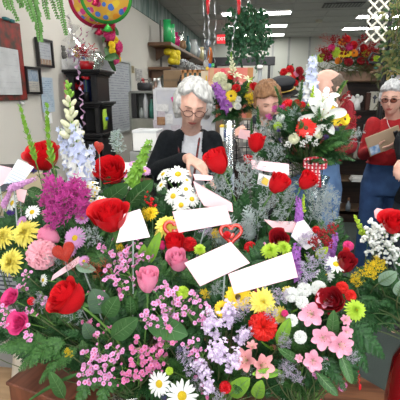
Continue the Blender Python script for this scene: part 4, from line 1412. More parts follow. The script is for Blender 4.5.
def petal(mb, T, Ln, Wd, curve=.6, cup=.15, tip=.6, base=.25, nu=6, nv=4, ruf=0.0, rs=0, mi=None, notch=0.0, start=0.0, c0=0.0):
    """petal along +x (radial) rising +z; curve bends it down (+) along its length"""
    pts = []
    x = z = 0.0
    spine = []
    for i in range(nu + 1):
        u = i / nu
        spine.append((x, z, c0 - curve * u))
        a = c0 - curve * (u + .5 / nu)
        x += Ln / nu * math.cos(a); z += Ln / nu * math.sin(a)
    rr = random.Random(rs)
    ph = rr.uniform(0, 6)
    for i in range(nu + 1):
        u = i / nu
        wv = (base + (1 - base) * math.sin(PI * min(1, u / (2 * tip)) ) if u < tip else math.sqrt(max(0, 1 - ((u - tip) / (1.0001 - tip)) ** 2)) ) * Wd / 2
        if i == nu:
            wv = Wd * .06
        for j in range(nv + 1):
            v = -1 + 2 * j / nv
            sx, sz, sa = spine[i]
            lift = cup * wv * v * v + ruf * u * math.sin(v * 9 + ph) * Wd * .2
            dx = -notch * Ln * (1 - abs(v)) * (u ** 6)
            pts.append(T @ V((sx + start - lift * math.sin(sa) + dx, wv * v, sz + lift * math.cos(sa))))
    W_ = nv + 1
    fs = [(i * W_ + j, (i + 1) * W_ + j, (i + 1) * W_ + j + 1, i * W_ + j + 1) for i in range(nu) for j in range(nv)]
    old = mb.T; mb.T = None
    if old is not None:
        pts = [old @ p for p in pts]
    mb.add(pts, fs, mi)
    mb.T = old


def RZm(a): return Matrix.Rotation(a, 4, 'Z')
def RYm(a): return Matrix.Rotation(a, 4, 'Y')
def TL(x, y, z): return Matrix.Translation((x, y, z))


# every flower head mesh is built at unit diameter, growing from its base at the origin along +z
def rose_mesh(seed, open_=.5, n=22, tall=.8):
    rr = random.Random(seed)
    mb = MB()
    for k in range(n):
        t = k / (n - 1)                      # 0 innermost
        R = .06 + .40 * t ** .9
        H = tall * (1.0 - .16 * t * (1 + open_))
        phi0 = k * 2.39996
        half = 1.25 - .10 * t
        flare = (.02 + open_ * .30 * t ** 1.6)
        roll = open_ * .16 * t
        dz = rr.uniform(-.03, .03)

        def fn(a, b, R=R, H=H, phi0=phi0, half=half, flare=flare, roll=roll, dz=dz, t=t):
            s = 2 * b - 1
            wdt = math.sin(PI * min(1, .18 + a * .62)) ** .7
            ph = phi0 + s * half * wdt * (.75 + .25 * a)
            r = R * (.35 + .65 * math.sin(PI * .5 * min(1, a * 1.7)) ** .8)
            r *= (1 - .22 * (1 - t) * a)
            r += flare * max(0, a - .45) ** 1.5 * 1.6 + roll * max(0, a - .86) * 3 - .04 * abs(s) ** 3 * (1 - t)
            z = H * a * (1 - .10 * abs(s) ** 2.5 * a) - roll * max(0, a - .86) ** 1.0 * 1.6 + dz * a
            r += .012 * math.sin(s * 4 + phi0 * 3) * a
            return V((r * math.cos(ph), r * math.sin(ph), z))
        mb.grid(fn, 8, 8)
    mb.ell((0, 0, .06), (.2, .2, .10), 12, 6)
    return mb


def calyx_mesh(open_=1.0):
    mb = MB()
    mb.ell((0, 0, .0), (.10, .10, .09), 12, 7)
    for k in range(5):
        T = RZm(k * 2 * PI / 5) @ TL(.06, 0, .02)
        petal(mb, T, .42, .15, curve=1.4 * open_ - .3, cup=.3, tip=.3, base=.8, nu=5, nv=2, c0=.5)
    return mb


def daisy_mesh(seed, n=20, rings=1, ln=.38, wd=.12, curve=.35, c0=.15, jag=.1, rdisc=.13, tip=.7, ruf=0, notch=.0, nv=2):
    rr = random.Random(seed)
    mb = MB()
    for r in range(rings):
        for k in range(n):
            a = 2 * PI * (k + .5 * r) / n + rr.uniform(-.06, .06)
            T = RZm(a) @ TL(rdisc * (.8 - .08 * r), 0, .03 + .02 * r)
            l_ = ln * (1 - .17 * r) * rr.uniform(1 - jag, 1)
            petal(mb, T, l_, wd, curve=curve * rr.uniform(.6, 1.4) * (1 - .3 * r), cup=.25, tip=tip, base=.45, nu=4, nv=nv, c0=c0 + .30 * r + rr.uniform(-.05, .05), ruf=ruf, rs=k, notch=notch)
    return mb


def disc_mesh(r=.14, h=.07):
    return MB().lathe([(0, h), (r * .5, h * .95), (r * .85, h * .6), (r, 0), (r * .7, -.03), (0, -.05)], n=14)


def mum_mesh(seed, layers=5, n=16, wd=.12):
    rr = random.Random(seed); mb = MB()
    for r in range(layers):
        nn = n - 1 * r
        for k in range(nn):
            a = 2 * PI * (k + .5 * r) / nn + rr.uniform(-.08, .08)
            T = RZm(a) @ TL(.04, 0, .04 + .022 * r)
            petal(mb, T, .47 * (1 - .15 * r) * rr.uniform(.85, 1.02), wd, curve=.5 * rr.uniform(.4, 1.5), cup=.5, tip=.75, base=.5, nu=4, nv=2, c0=.05 + .30 * r)
    return mb


def carn_mesh(seed, layers=6, n=9):
    rr = random.Random(seed); mb = MB()
    for r in range(layers):
        nn = max(4, n - r)
        for k in range(nn):
            a = 2 * PI * (k + .37 * r) / nn + rr.uniform(-.15, .15)
            T = RZm(a) @ TL(.015, 0, .10)
            t = r / (layers - 1)
            nu, nv = 5, 12
            L_ = .44 * (1 - .22 * t); c0 = -.05 + 1.25 * t; ph = rr.uniform(0, 6)

            def fn(a_, b_, L_=L_, c0=c0, ph=ph, T=T):
                s = 2 * b_ - 1
                ang = c0 + .5 - .9 * a_
                fan = s * .62
                rad = L_ * a_ * (1 + .05 * math.sin(s * 30 + ph))
                wv = a_ ** 1.5 * .085 * math.sin(s * 9 + ph) + a_ ** 3 * .050 * math.sin(s * 27 + ph)
                x = rad * math.cos(ang) * math.cos(fan) - wv * math.sin(ang)
                y = rad * math.sin(fan)
                z = rad * math.sin(ang) * (.9) + wv * math.cos(ang)
                return T @ V((x, y, z))
            mb.grid(fn, nu, nv)
    return mb


def calyx_tube():
    return MB().lathe([(0, -.16), (.05, -.15), (.08, 0), (.09, .12), (.12, .17)], n=10)


def lily_mesh(wd=.23, ln=.56, curve=1.25, c0=.95, seed=1, streak=False):
    rr = random.Random(seed); mb = MB()
    for k in range(6):
        T = RZm(k * PI / 3 + rr.uniform(-.08, .08)) @ TL(.02, 0, .0)
        petal(mb, T, ln * rr.uniform(.92, 1.03), wd * (1.0 if k % 2 else .78), curve=curve * rr.uniform(.8, 1.15), cup=.35, tip=.55, base=.35, nu=9, nv=6, c0=c0, ruf=.10, rs=k)
        if streak and k % 2 == 0:
            for s in (-1, 0, 1):
                petal(mb, T @ TL(0.03, s * wd * .16, .012), ln * .42, .012, curve=curve * .35, tip=.5, nu=5, nv=1, c0=c0, mi=1)
    return mb


def stamen_mesh(n=6, ln=.30, mi_tip=1):
    mb = MB()
    for k in range(n):
        a = 2 * PI * k / n
        e = V((.12 * math.cos(a), .12 * math.sin(a), ln))
        mb.tube([(0, 0, 0), (e.x * .4, e.y * .4, ln * .6), e], .007, 4, mi=0)
        mb.ell(e, (.022, .012, .012), 6, 4, mi=1)
    return mb


def glad_mesh(seed):
    return lily_mesh(wd=.30, ln=.55, curve=.75, c0=1.05, seed=seed)


def leaf_geo(mb, T, Ln, Wd, curve=.5, cup=.25, c0=.3, nu=7, nv=4, tip=.4, mi=None):
    petal(mb, T, Ln, Wd, curve=curve, cup=cup, tip=tip, base=.12, nu=nu, nv=nv, c0=c0, mi=mi)


def fern_mesh(seed, n=14, droop=.9, wl=.36):
    """leatherleaf frond, unit length along +x, with cut leaflets"""
    rr = random.Random(seed); mb = MB()
    P_ = []
    x = z = 0
    for i in range(n + 1):
        a = .35 - droop * i / n
        P_.append((V((x, 0, z)), a)); x += math.cos(a) / n; z += math.sin(a) / n
    mb.tube([p for p, a in P_], [.008 - .006 * i / n for i in range(n + 1)], 4, mi=1)
    for i in range(1, n + 1):
        u = i / (n + .5)
        ln = wl * (1 - u) ** .7 * (.6 + .4 * min(1, u * 5)) + .02
        for s in (-1, 1):
            p, a = P_[i]
            d_ = Matrix.Translation(p) @ RYm(-a) @ RZm(s * (1.0 - .3 * u) + rr.uniform(-.06, .06)) @ Matrix.Rotation(rr.uniform(-.8, .8), 4, 'X')
            m = 5
            for q in range(m):
                t = (q + .6) / m
                wq = ln * .36 * (1 - t) ** .7 + .006
                zz = -.22 * ln * t * t
                b0 = V((ln * (t - .14), 0, -.22 * ln * (t - .14) ** 2 + .004)); b1 = V((ln * (t + .10), 0, zz + .004))
                for s2 in (-1, 1):
                    tip = V((ln * (t + .10), s2 * wq, zz - .10 * wq))
                    sh = V((ln * (t - .06), s2 * wq * .62, zz - .03 * wq))
                    mb.add([d_ @ v for v in (b0, b1, tip, sh)], [(0, 1, 2, 3)], 0)
            mb.add([d_ @ v for v in (V((ln * .9, -.01, -.2 * ln)), V((ln * 1.12, 0, -.27 * ln)), V((ln * .9, .01, -.2 * ln)))], [(0, 1, 2)], 0)
    return mb


def feather_mesh(seed, n=26):
    """fine feathery plumosus frond"""
    rr = random.Random(seed); mb = MB()
    mb.tube([(0, 0, 0), (.5, 0, .08), (1, 0, 0)], [.006, .004, .002], 4, mi=1)
    for i in range(2, n):
        u = i / n
        for s in (-1, 1):
            ln = .26 * math.sin(PI * min(1, u * .9 + .12)) ** .6
            b = V((u, 0, .16 * u * (1 - u) * 2))
            d = V((.45, s, rr.uniform(-.3, .2))).normalized()
            for q in range(5):
                p = b + d * ln * (q + .5) / 5
                for s2 in (-1, 1):
                    e = p + (d * .4 + V((.6, -s * .2, 0)) * s2 + V((0, 0, rr.uniform(-.4, .4)))).normalized() * ln * .24
                    sd = V((0, 0, 1)).cross(e - p).normalized() * .006
                    mb.add([p - sd * 1.6, p + sd * 1.6, e], [(0, 1, 2)], 0)
            sd = V((0, 0, .003))
            mb.add([b - sd, b + sd, b + d * ln], [(0, 1, 2)], 1)
    return mb


def myrtle_mesh(seed, n=18, ll=.14, lw=.07):
    """upright stem along +z of unit length with small pointed leaves"""
    rr = random.Random(seed); mb = MB()
    pts = [V((.03 * math.sin(3 * i / 8), .03 * math.cos(2 * i / 8) - .03, i / 8)) for i in range(9)]
    mb.tube(pts, [.012 - .001 * i for i in range(9)], 5, mi=1)
    for i in range(n):
        u = .15 + .85 * i / (n - 1)
        p = pts[min(8, int(u * 8))].lerp(pts[min(8, int(u * 8) + 1)], u * 8 % 1)
        for s in (0, 1):
            a = i * 1.4 + s * PI + rr.uniform(-.3, .3)
            T = Matrix.Translation(p) @ RZm(a)
            leaf_geo(mb, T, ll * (1.1 - .5 * u) * rr.uniform(.8, 1.15), lw * (1.1 - .4 * u), curve=.2, cup=.3, c0=.95 + .3 * u, nu=4, nv=2)
    return mb


def spike_mesh(seed, n=60, r=.13, fl=.10, top=.35, kind='stock'):
    """flower spike along +z of unit length; florets are material 0, stem 1"""
    rr = random.Random(seed); mb = MB()
    mb.tube([(0, 0, 0), (.01, 0, .5), (0, 0, 1)], [.018, .014, .006], 6, mi=1)
    for i in range(n):
        u = (i + .5) / n
        a = i * 2.4
        rad = r * (1 - top * u) if kind != 'bud' else r * (1.05 - .8 * u)
        p = V((rad * math.cos(a), rad * math.sin(a), .06 + .94 * u + rr.uniform(-.02, .02)))
        rad *= rr.uniform(.7, 1.25)
        s = fl * (1.15 - .7 * u)
        if kind == 'liatris':
            for q in range(5):
                d = V((math.cos(a) + rr.uniform(-.7, .7), math.sin(a) + rr.uniform(-.7, .7), rr.uniform(-.3, .8))).normalized()
                c = V((0, 0, p.z)) + d * r * rr.uniform(.7, 1.1)
                T = Matrix.Translation(V((0, 0, p.z)) + d * r * .3) @ basis(d).to_4x4() @ RYm(-PI / 2)
                petal(mb, T, r * .8, .035, curve=.3, nu=2, nv=1, tip=.6)
        elif kind == 'bud':
            d = V((math.cos(a), math.sin(a), .5 + u)).normalized()
            mb.ell(V((0, 0, p.z)) + d * rad * .75, (s * .36, s * .36, s * .72), 8, 6, mi=0 if u < .72 else 2, rot=basis(d))
            mb.tube([(0, 0, p.z - .01), V((0, 0, p.z)) + d * rad * .4], .006, 4, mi=1)
        else:
            d = V((math.cos(a), math.sin(a), .35)).normalized()
            T = Matrix.Translation(V((0, 0, p.z)) + d * rad * .55) @ basis(d, rr.uniform(0, 6)).to_4x4()
            for q in range(5):
                petal(mb, T @ RZm(q * 2 * PI / 5), s * .95, s * .6, curve=.6, cup=.2, c0=.55, nu=2, nv=2, tip=.6, mi=2 if kind == 'duo' and i % 5 < 2 else 0)
    return mb


def branch_mesh(seed, n=10, florets=8, fr=.020, spread=.32, ball=False, five=False, twist=.3):
    """branching spray along +z of unit length; floret tips material 0, twigs 1"""
    rr = random.Random(seed); mb = MB()
    tips = []
    mb.tube([(0, 0, 0), (0, 0, .5), (.02, 0, .85)], [.009, .007, .004], 4, mi=1)
    for i in range(n):
        u = .30 + .6 * i / n
        a = i * 2.4 + rr.uniform(-.3, .3)
        b = V((.01, 0, u))
        d = V((math.cos(a), math.sin(a), .8 + .8 * u)).normalized()
        e = b + d * spread * rr.uniform(.7, 1.15) * (1.15 - .4 * u)
        mb.tube([b, b.lerp(e, .5) + V((0, 0, -.01)), e], [.005, .004, .003], 4, mi=1)
        for q in range(florets):
            t = rr.uniform(.45, 1.05)
            p = b.lerp(e, t) + V((rr.uniform(-1, 1), rr.uniform(-1, 1), rr.uniform(-.6, 1))) * .07
            tips.append((p, d))
            mb.tube([b.lerp(e, t * .85), p], .0022, 3, mi=1, cap=False)
    for p, d in tips:
        if ball:
            mb.ell(p, fr * rr.uniform(.7, 1.2), 6, 5, mi=0)
        elif five:
            dd = (d + V((rr.uniform(-.6, .6), rr.uniform(-.6, .6), rr.uniform(0, .6)))).normalized()
            T = Matrix.Translation(p) @ basis(dd, rr.uniform(0, 6)).to_4x4()
            for q in range(5):
                petal(mb, T @ RZm(q * 2 * PI / 5), fr * 1.1, fr * 1.0, curve=.2, cup=.2, c0=.25, nu=2, nv=2, tip=.6)
            mb.ell(p + dd * fr * .15, fr * .33, 6, 4, mi=2)
        else:
            for q in range(3):
                dd = V((rr.uniform(-1, 1), rr.uniform(-1, 1), rr.uniform(-.2, 1))).normalized()
                T = Matrix.Translation(p) @ basis(dd).to_4x4() @ RYm(-PI / 2)
                petal(mb, T, fr * 2.2, fr * .9, curve=.3, nu=2, nv=1, tip=.5)
    return mb
# ---- shared flower meshes
MS = {}


def shared(key, fn, mats):
    if key not in MS:
        MS[key] = fn().mesh(key, mats)
    return MS[key]


RR = random.Random(77)


def Yd(py):
    K = ((120, 1.38), (150, 1.24), (200, 1.04), (250, .90), (300, .79), (350, .73), (400, .69))
    if py <= K[0][0]:
        return K[0][1]
    for (a, ya), (b, yb) in zip(K, K[1:]):
        if py <= b:
            return ya + (yb - ya) * (py - a) / (b - a)
    return K[-1][1]


def depth(p):
    return (V(p) - EYE).dot(FW)


def world_dir(ax):          # (right, up, toward the viewer's side)
    return V((ax[0], -ax[2], ax[1])).normalized()


TZ = .75      # table top height
VASES = {}


def bez(p0, p1, p2, n=8):
    return [(p0 * (1 - t) ** 2 + p1 * 2 * t * (1 - t) + p2 * t * t) for t in [i / n for i in range(n + 1)]]


def stem_to(parent, p, axis, vase, r=.0022, mat=None, maxlen=None, name='stem'):
    """stem from bloom base p (world) running down into the vase mouth; parent origin at p"""
    if vase is None:
        pts = [V((0, 0, 0)), -axis * (maxlen or .08)]
    else:
        m, rad = VASES[vase]
        tgt = m + V((RR.uniform(-1, 1) * rad * .6, RR.uniform(-1, 1) * rad * .6, -.02))
        q = tgt - p
        c1 = -axis * q.length * .45
        pts = bez(V((0, 0, 0)), c1, q, 9)
        if maxlen:
            out = [pts[0]]; tot = 0
            for a, b in zip(pts, pts[1:]):
                tot += (b - a).length
                if tot > maxlen: break
                out.append(b)
            pts = out if len(out) > 1 else pts[:2]
    k = MB().tube(pts, [r * 1.0] * len(pts), 6)
    return k.build(name, mat or m_stem, parent)


def place_part(name, me, parent, axis, scale, off=0.0, twist=None, mat=None):
    B = basis(axis, RR.uniform(0, 6.28) if twist is None else twist).to_4x4()
    M = Matrix.Translation(V(axis) * off) @ B @ Matrix.Scale(scale, 4)
    return obj(name, me, parent, M)


KIND = {}


def reg(k, name, cat, mats, fn, cen, parts=(), nvar=2, nm='bloom'):
    KIND[k] = (name, cat, mats, fn, cen, parts, nvar, nm)


for c in ('red', 'dred', 'pink', 'hpink'):
    reg('rose_' + c, 'rose', 'rose', [M_[c]], lambda s, c=c: rose_mesh(s, .50, 15, .88), .44, ('calyx', 'leaf'), 3)
    reg('bud_' + c, 'rose', 'rose', [M_[c]], lambda s, c=c: rose_mesh(s, .25, 13, 1.3 if c != 'red' else 1.1), .55, ('calyx', 'leaf'), 2)
for c in ('red', 'red2', 'dred', 'pink', 'ppink', 'spink', 'wht', 'hpink', 'crm', 'org', 'lime', 'yel'):
    reg('carn_' + c, 'carnation', 'carnation', [M_[c]], lambda s: carn_mesh(s), .25, ('ctube',), 2)
for c in ('wht', 'lil', 'yel', 'pyel', 'crm'):
    reg('daisy_' + c, 'daisy', 'daisy', [M_[c]], lambda s: daisy_mesh(s, n=17, wd=.105, curve=.5, jag=.18), .04, ('disc',), 3, 'petals')
reg('aster_lil', 'aster', 'aster', [M_['lil']], lambda s: daisy_mesh(s, n=24, wd=.085, rings=2), .04, ('disc',), 2, 'petals')
for c in ('red2', 'yel', 'org'):
    reg('gerb_' + c, 'gerbera', 'gerbera', [M_[c]], lambda s: daisy_mesh(s, n=19, wd=.14, rings=2, ln=.40, rdisc=.11), .04, ('ddisc',), 2, 'petals')
for c in ('yel', 'pyel', 'lime', 'wht'):
    reg('mum_' + c, 'chrysanthemum', 'chrysanthemum', [M_[c]], lambda s: mum_mesh(s, 6, 20, .10), .10, ('gdisc',), 2, 'petals')
reg('lily', 'lily', 'lily', [M_['wht']], lambda s: lily_mesh(seed=s), .18, ('stamen',), 2, 'petals')
reg('lily_crm', 'lily', 'lily', [M_['crm']], lambda s: lily_mesh(seed=s), .18, ('stamen',), 2, 'petals')
reg('alst', 'alstroemeria', 'alstroemeria', [M_['apink'], m_streak], lambda s: lily_mesh(wd=.36, ln=.50, curve=.8, c0=.85, seed=s, streak=True), .20, ('stamen',), 3, 'petals')
reg('alst_y', 'alstroemeria', 'alstroemeria', [M_['yel'], m_streak], lambda s: lily_mesh(wd=.36, ln=.50, curve=.8, c0=.85, seed=s, streak=True), .20, ('stamen',), 2, 'petals')
reg('glad', 'gladiolus', 'gladiolus', [M_['spink']], lambda s: glad_mesh(s), .22, ('stamen',), 2, 'petals')
reg('sprayrose', 'spray_rose', 'spray rose', [M_['hpink']], lambda s: rose_mesh(s, .9, 18, .55), .3, ('calyx',), 2)
m_anther = pm('anther_brown', (.30, .10, .03), .8)
m_fil = pm('filament', (.55, .62, .25), .6)


def flower(kind, px, py, size, ax, label, Y=None, vase='A', group=None, r=None, leaf=0, stemlen=None, tw=None):
    name, cat, mats, fn, cen, parts, nvar, nm = KIND[kind]
    Y = Yd(py) if Y is None else Y
    c = at(px, py, Y)
    D = size * depth(c) / FOC
    axis = world_dir(ax)
    base = c - axis * D * cen
    var = RR.randrange(nvar)
    me = shared('%s_%s_%d' % (kind, nm, var), lambda: fn(var + 3), mats)
    root = thing(name, label, cat, base, group)
    place_part(nm, me, root, axis, D, twist=tw)
    for p_ in parts:
        if p_ == 'calyx':
            cl = place_part('sepals', shared('sepals', lambda: calyx_mesh(), [M_['grn2']]), root, axis, D * .95, off=-D * .03)
        elif p_ == 'ctube':
            place_part('calyx', shared('calyx_tube', calyx_tube, [m_stem]), root, axis, D, off=-D * .02)
        elif p_ == 'disc':
            place_part('disc', shared('disc', lambda: disc_mesh(), [m_yc]), root, axis, D, off=D * .02)
        elif p_ == 'gdisc':
            place_part('centre', shared('gdisc', lambda: disc_mesh(.07, .16), [m_yc if 'yel' in kind else m_gc]), root, axis, D, off=D * .02)
        elif p_ == 'ddisc':
            place_part('disc', shared('ddisc', lambda: disc_mesh(.12, .07), [m_dc]), root, axis, D, off=D * .02)
        elif p_ == 'stamen':
            place_part('stamens', shared('stamens', lambda: stamen_mesh(), [m_fil, m_anther]), root, axis, D)
    st = None
    if not stemlen == 0:
        st = stem_to(root, base, axis, vase, r or max(.0016, D * .035), maxlen=stemlen)
    for q in range(leaf):
        me_l = shared('rose_leaf', lambda: roseleaf(), [M_['grn2'], m_stem])
        d = (V((RR.uniform(-1, 1), RR.uniform(-1, 1), .4))).normalized()
        o = obj('leaf', me_l, st or root, Matrix.Translation(-axis * (.045 + .03 * q)) @ basis(d).to_4x4() @ RYm(-PI / 2) @ Matrix.Scale(.045, 4))
    return root


def roseleaf():
    mb = MB()
    leaf_geo(mb, Matrix.Identity(4), 1, .55, curve=.5, cup=.25, c0=.2)
    for s in (-1, 1):
        leaf_geo(mb, TL(.15, 0, 0) @ RZm(s * 1.1), .7, .4, curve=.5, cup=.25, c0=.2)
    return mb


def spray(kind, px, py, length, ax, label, Y=None, vase='A', group=None, base=False, tw=None, cat=None, name=None):
    """a spike or branching spray; (px,py) its centre, length in pixels, ax its pointing direction"""
    nm_, ct_, mats, fn, nvar, pt = SPR[kind]
    Y = Yd(py) if Y is None else Y
    c = at(px, py, Y)
    L_ = length * depth(c) / FOC
    axis = world_dir(ax)
    b = c - axis * L_ * .5
    var = RR.randrange(nvar)
    me = shared('%s_%d' % (kind, var), lambda: fn(var + 5), mats)
    root = thing(name or nm_, label, cat or ct_, b, group)
    place_part(pt, me, root, axis, L_, twist=tw)
    stem_to(root, b, axis, vase, max(.0014, L_ * .008), m_stemd)
    return root


SPR = dict(
    stock_blu=('delphinium', 'delphinium', [M_['blu'], m_stem, M_['wht']], lambda s: spike_mesh(s, 34, .19, .17, .5, 'duo'), 2, 'florets'),
    stock_lav=('larkspur', 'larkspur', [M_['lavl'], m_stem, M_['wht']], lambda s: branch_mesh(s, 14, 6, .050, .22, five=True), 2, 'florets'),
    stock_wht=('stock', 'stock', [M_['wht'], m_stem], lambda s: spike_mesh(s, 60, .12, .12, .4), 1, 'florets'),
    liatris=('liatris', 'liatris', [M_['vio'], m_stem], lambda s: spike_mesh(s, 40, .17, .15, .15), 2, 'florets'),
    snap_wht=('snapdragon', 'snapdragon', [M_['crm'], M_['brt'], M_['brt']], lambda s: spike_mesh(s, 26, .17, .135, .3, 'bud'), 1, 'buds'),
    snap_grn=('snapdragon', 'snapdragon', [M_['lime'], m_stem, M_['lime']], lambda s: spike_mesh(s, 24, .10, .16, .3, 'bud'), 1, 'buds'),
    mag=('statice', 'statice', [M_['mag'], m_stem], lambda s: branch_mesh(s, 11, 8, .062, .42), 3, 'florets'),
    pur=('statice', 'statice', [M_['pur'], m_stem], lambda s: branch_mesh(s, 8, 14, .04, .30), 2, 'florets'),
    mist=('misty_limonium', 'limonium', [M_['mist'], M_['silv']], lambda s: branch_mesh(s, 12, 10, .024, .50), 4, 'florets'),
    mistl=('misty_limonium', 'limonium', [M_['lav'], M_['silv']], lambda s: branch_mesh(s, 12, 10, .028, .46), 3, 'florets'),
    breath=('babys_breath', 'baby\'s breath', [M_['wht'], m_stem], lambda s: branch_mesh(s, 9, 5, .055, .40, ball=True), 2, 'florets'),
    solid=('goldenrod', 'goldenrod', [M_['yel'], m_stem], lambda s: branch_mesh(s, 12, 14, .03, .36), 2, 'florets'),
    feverfew=('feverfew', 'feverfew', [M_['wht'], m_stem, m_yc], lambda s: branch_mesh(s, 7, 3, .13, .36, five=True), 2, 'florets'),
    hyper=('hypericum', 'hypericum', [M_['red'], m_stem], lambda s: branch_mesh(s, 6, 3, .075, .34, ball=True), 2, 'berries'),
    heather=('heather', 'heather', [M_['lil'], m_stem], lambda s: spike_mesh(s, 60, .08, .09, .3), 1, 'florets'),
    bells=('bells_of_ireland', 'bells of ireland', [M_['brt'], m_stem], lambda s: spike_mesh(s, 40, .09, .15, .35), 1, 'bells'),
    myrtle=('myrtle', 'myrtle', [M_['brt'], m_stem], lambda s: myrtle_mesh(s), 3, 'leaves'),
    myrtled=('ruscus', 'ruscus', [M_['grn2'], m_stemd], lambda s: myrtle_mesh(s, 14, .24, .11), 3, 'leaves'),
    astilbe=('astilbe', 'astilbe', [M_['silv'], m_stem], lambda s: branch_mesh(s, 14, 14, .03, .26), 1, 'florets'),
    redspray=('pepper_berry', 'pepper berry', [M_['dred'], m_brown], lambda s: branch_mesh(s, 10, 9, .035, .36, ball=True), 2, 'berries'),
    redtwig=('red_twig', 'red twig', [M_['red2'], pm('red_twig', (.4, .04, .02), .6)], lambda s: branch_mesh(s, 12, 5, .012, .40), 2, 'twigs'),
    orch=('orchid_spray', 'orchid', [M_['vio'], m_stem], lambda s: spike_mesh(s, 22, .18, .26, .2), 1, 'florets'),
)


def wax(px, py, size, label, group, Y=None, vase='A', deep=False, n=11, ax=None):
    """sprig of waxflower, every blossom a part"""
    Y = Yd(py) if Y is None else Y
    c = at(px, py, Y); D = size * depth(c) / FOC
    axis = world_dir(ax or (RR.uniform(-.5, .5), .9, .6))
    b = c - axis * D * .55
    root = thing('waxflower', label, 'waxflower', b, group)
    k = MB(); k.tube([V((0, 0, 0)), axis * D * .5], .0016, 4)
    me = shared('wax_blossom%d' % deep, lambda: waxb(), [M_['wax2'] if deep else M_['wax'], M_['hpink'], m_fil])
    fs = D * .055 + .0030
    for i in range(n):
        e = axis * D * .62 + V((RR.gauss(0, .26), RR.gauss(0, .26), RR.gauss(0, .26))) * D
        m_ = axis * D * RR.uniform(.15, .4)
        k.tube([m_, m_.lerp(e, .6), e], .0009, 4, cap=False)
        d = (axis + V((RR.uniform(-.7, .7), RR.uniform(-.9, .3), RR.uniform(-.3, .7)))).normalized()
        obj('blossom', me, root, Matrix.Translation(e) @ basis(d, RR.uniform(0, 6)).to_4x4() @ Matrix.Scale(fs * RR.choice([.55, .9, 1, 1.05, 1.1]), 4))
    for i in range(6):
        m_ = axis * D * RR.uniform(.0, .5)
        d = V((RR.uniform(-1, 1), RR.uniform(-1, 1), RR.uniform(0, 1))).normalized()
        leaf_geo(k, Matrix.Translation(m_) @ basis(d).to_4x4() @ RYm(-PI / 2), D * .3, D * .03, nu=3, nv=1)
    k.build('sprig', [m_stem], root)
    stem_to(root, b, axis, vase, .0014, m_stemd)
    return root


def waxb():
    mb = MB()
    for q in range(5):
        petal(mb, RZm(q * 2 * PI / 5) @ TL(.18, 0, 0), .85, .95, curve=.5, cup=.25, c0=.35, nu=4, nv=3, tip=.6, mi=0)
    mb.ell((0, 0, .05), (.34, .34, .18), 10, 5, mi=1)
    mb.ell((0, 0, .2), (.12, .12, .08), 6, 4, mi=2)
    return mb


def bigleaf(pb, pt, wpx, label, Y=None, vase='A', mat='grn2', group=None, cup=.3, curve=.35, cat='leaf', name='salal_leaf', dY=-.01):
    """broad leaf running from pixel pb (base) to pixel pt (tip)"""
    Y = (Yd((pb[1] + pt[1]) / 2) if Y is None else Y)
    b, t = at(*pb, Y + .02), at(*pt, Y + dY)
    Ln = (t - b).length; Wd = wpx * depth(b) / FOC
    x = (t - b).normalized()
    tow = (EYE - b).normalized()
    z = (tow - x * tow.dot(x)).normalized()
    y = z.cross(x)
    B = Matrix((x, y, z)).transposed().to_4x4()
    root = thing(name, label, cat, b, group)
    mb = MB(); leaf_geo(mb, B, Ln, Wd, curve=curve, cup=cup, c0=curve * .5, nu=9, nv=6, tip=.45)
    mb.build('blade', M_[mat], root)
    k = MB(); k.tube([B @ V((Ln * u, 0, .0012 + Ln * .5 * curve * u * (1 - u))) for u in (0, .25, .5, .75, .96)], [.0012, .001, .0008, .0006, .0003], 4)
    for u in (.2, .35, .5, .65):
        for s in (-1, 1):
            w_ = Wd * .36 * math.sin(PI * u)
            a_ = Ln * .5 * curve * u * (1 - u)
            k.tube([B @ V((Ln * u, 0, a_ + .0012)), B @ V((Ln * (u + .12), s * w_, a_ + .0014 + cup * w_ * w_ / (Wd / 2)))], .0004, 3)
    k.build('vein', pm('vein_green', (.16, .30, .12), .5), root)
    if vase:
        stem_to(root, b, x, vase, .0012, m_stemd)
    return root


def frond(px, py, length, ax, label, group, Y, vase, kind='fern', roll=None):
    c = at(px, py, Y); L_ = length * depth(c) / FOC
    d = world_dir(ax)
    root = thing({'fern': 'fern_frond', 'feather': 'plumosus_fern', 'light': 'fern_frond', 'silver': 'dusty_miller'}[kind], label, 'fern' if kind != 'silver' else 'dusty miller', c - d * L_ * .5, group)
    v = RR.randrange(3)
    if kind == 'feather':
        me = shared('plumosus%d' % v, lambda: feather_mesh(v), [M_['ferng'], m_stemd])
    elif kind == 'silver':
        me = shared('silverfern%d' % v, lambda: fern_mesh(v + 9, 9, .5, .42), [M_['silv'], M_['silv']])
    elif kind == 'light':
        me = shared('fernl%d' % v, lambda: fern_mesh(v, 18, .8, .34), [M_['fernl'], m_stemd])
    else:
        me = shared('fern%d' % v, lambda: fern_mesh(v + 4, 20, .9, .34), [M_['ferng'], m_stemd])
    tow = (EYE - c).normalized()
    up = (V((0, 0, 1)) + tow * .8 + V((RR.uniform(-.5, .5), RR.uniform(-.5, .5), 0))).normalized()
    z = (up - d * up.dot(d)).normalized(); y = z.cross(d)
    B = Matrix((d, y, z)).transposed().to_4x4()
    obj('leaflets', me, root, B @ Matrix.Scale(L_, 4))
    stem_to(root, c - d * L_ * .5, d, vase, .0014, m_stemd, maxlen=.25)
    return root


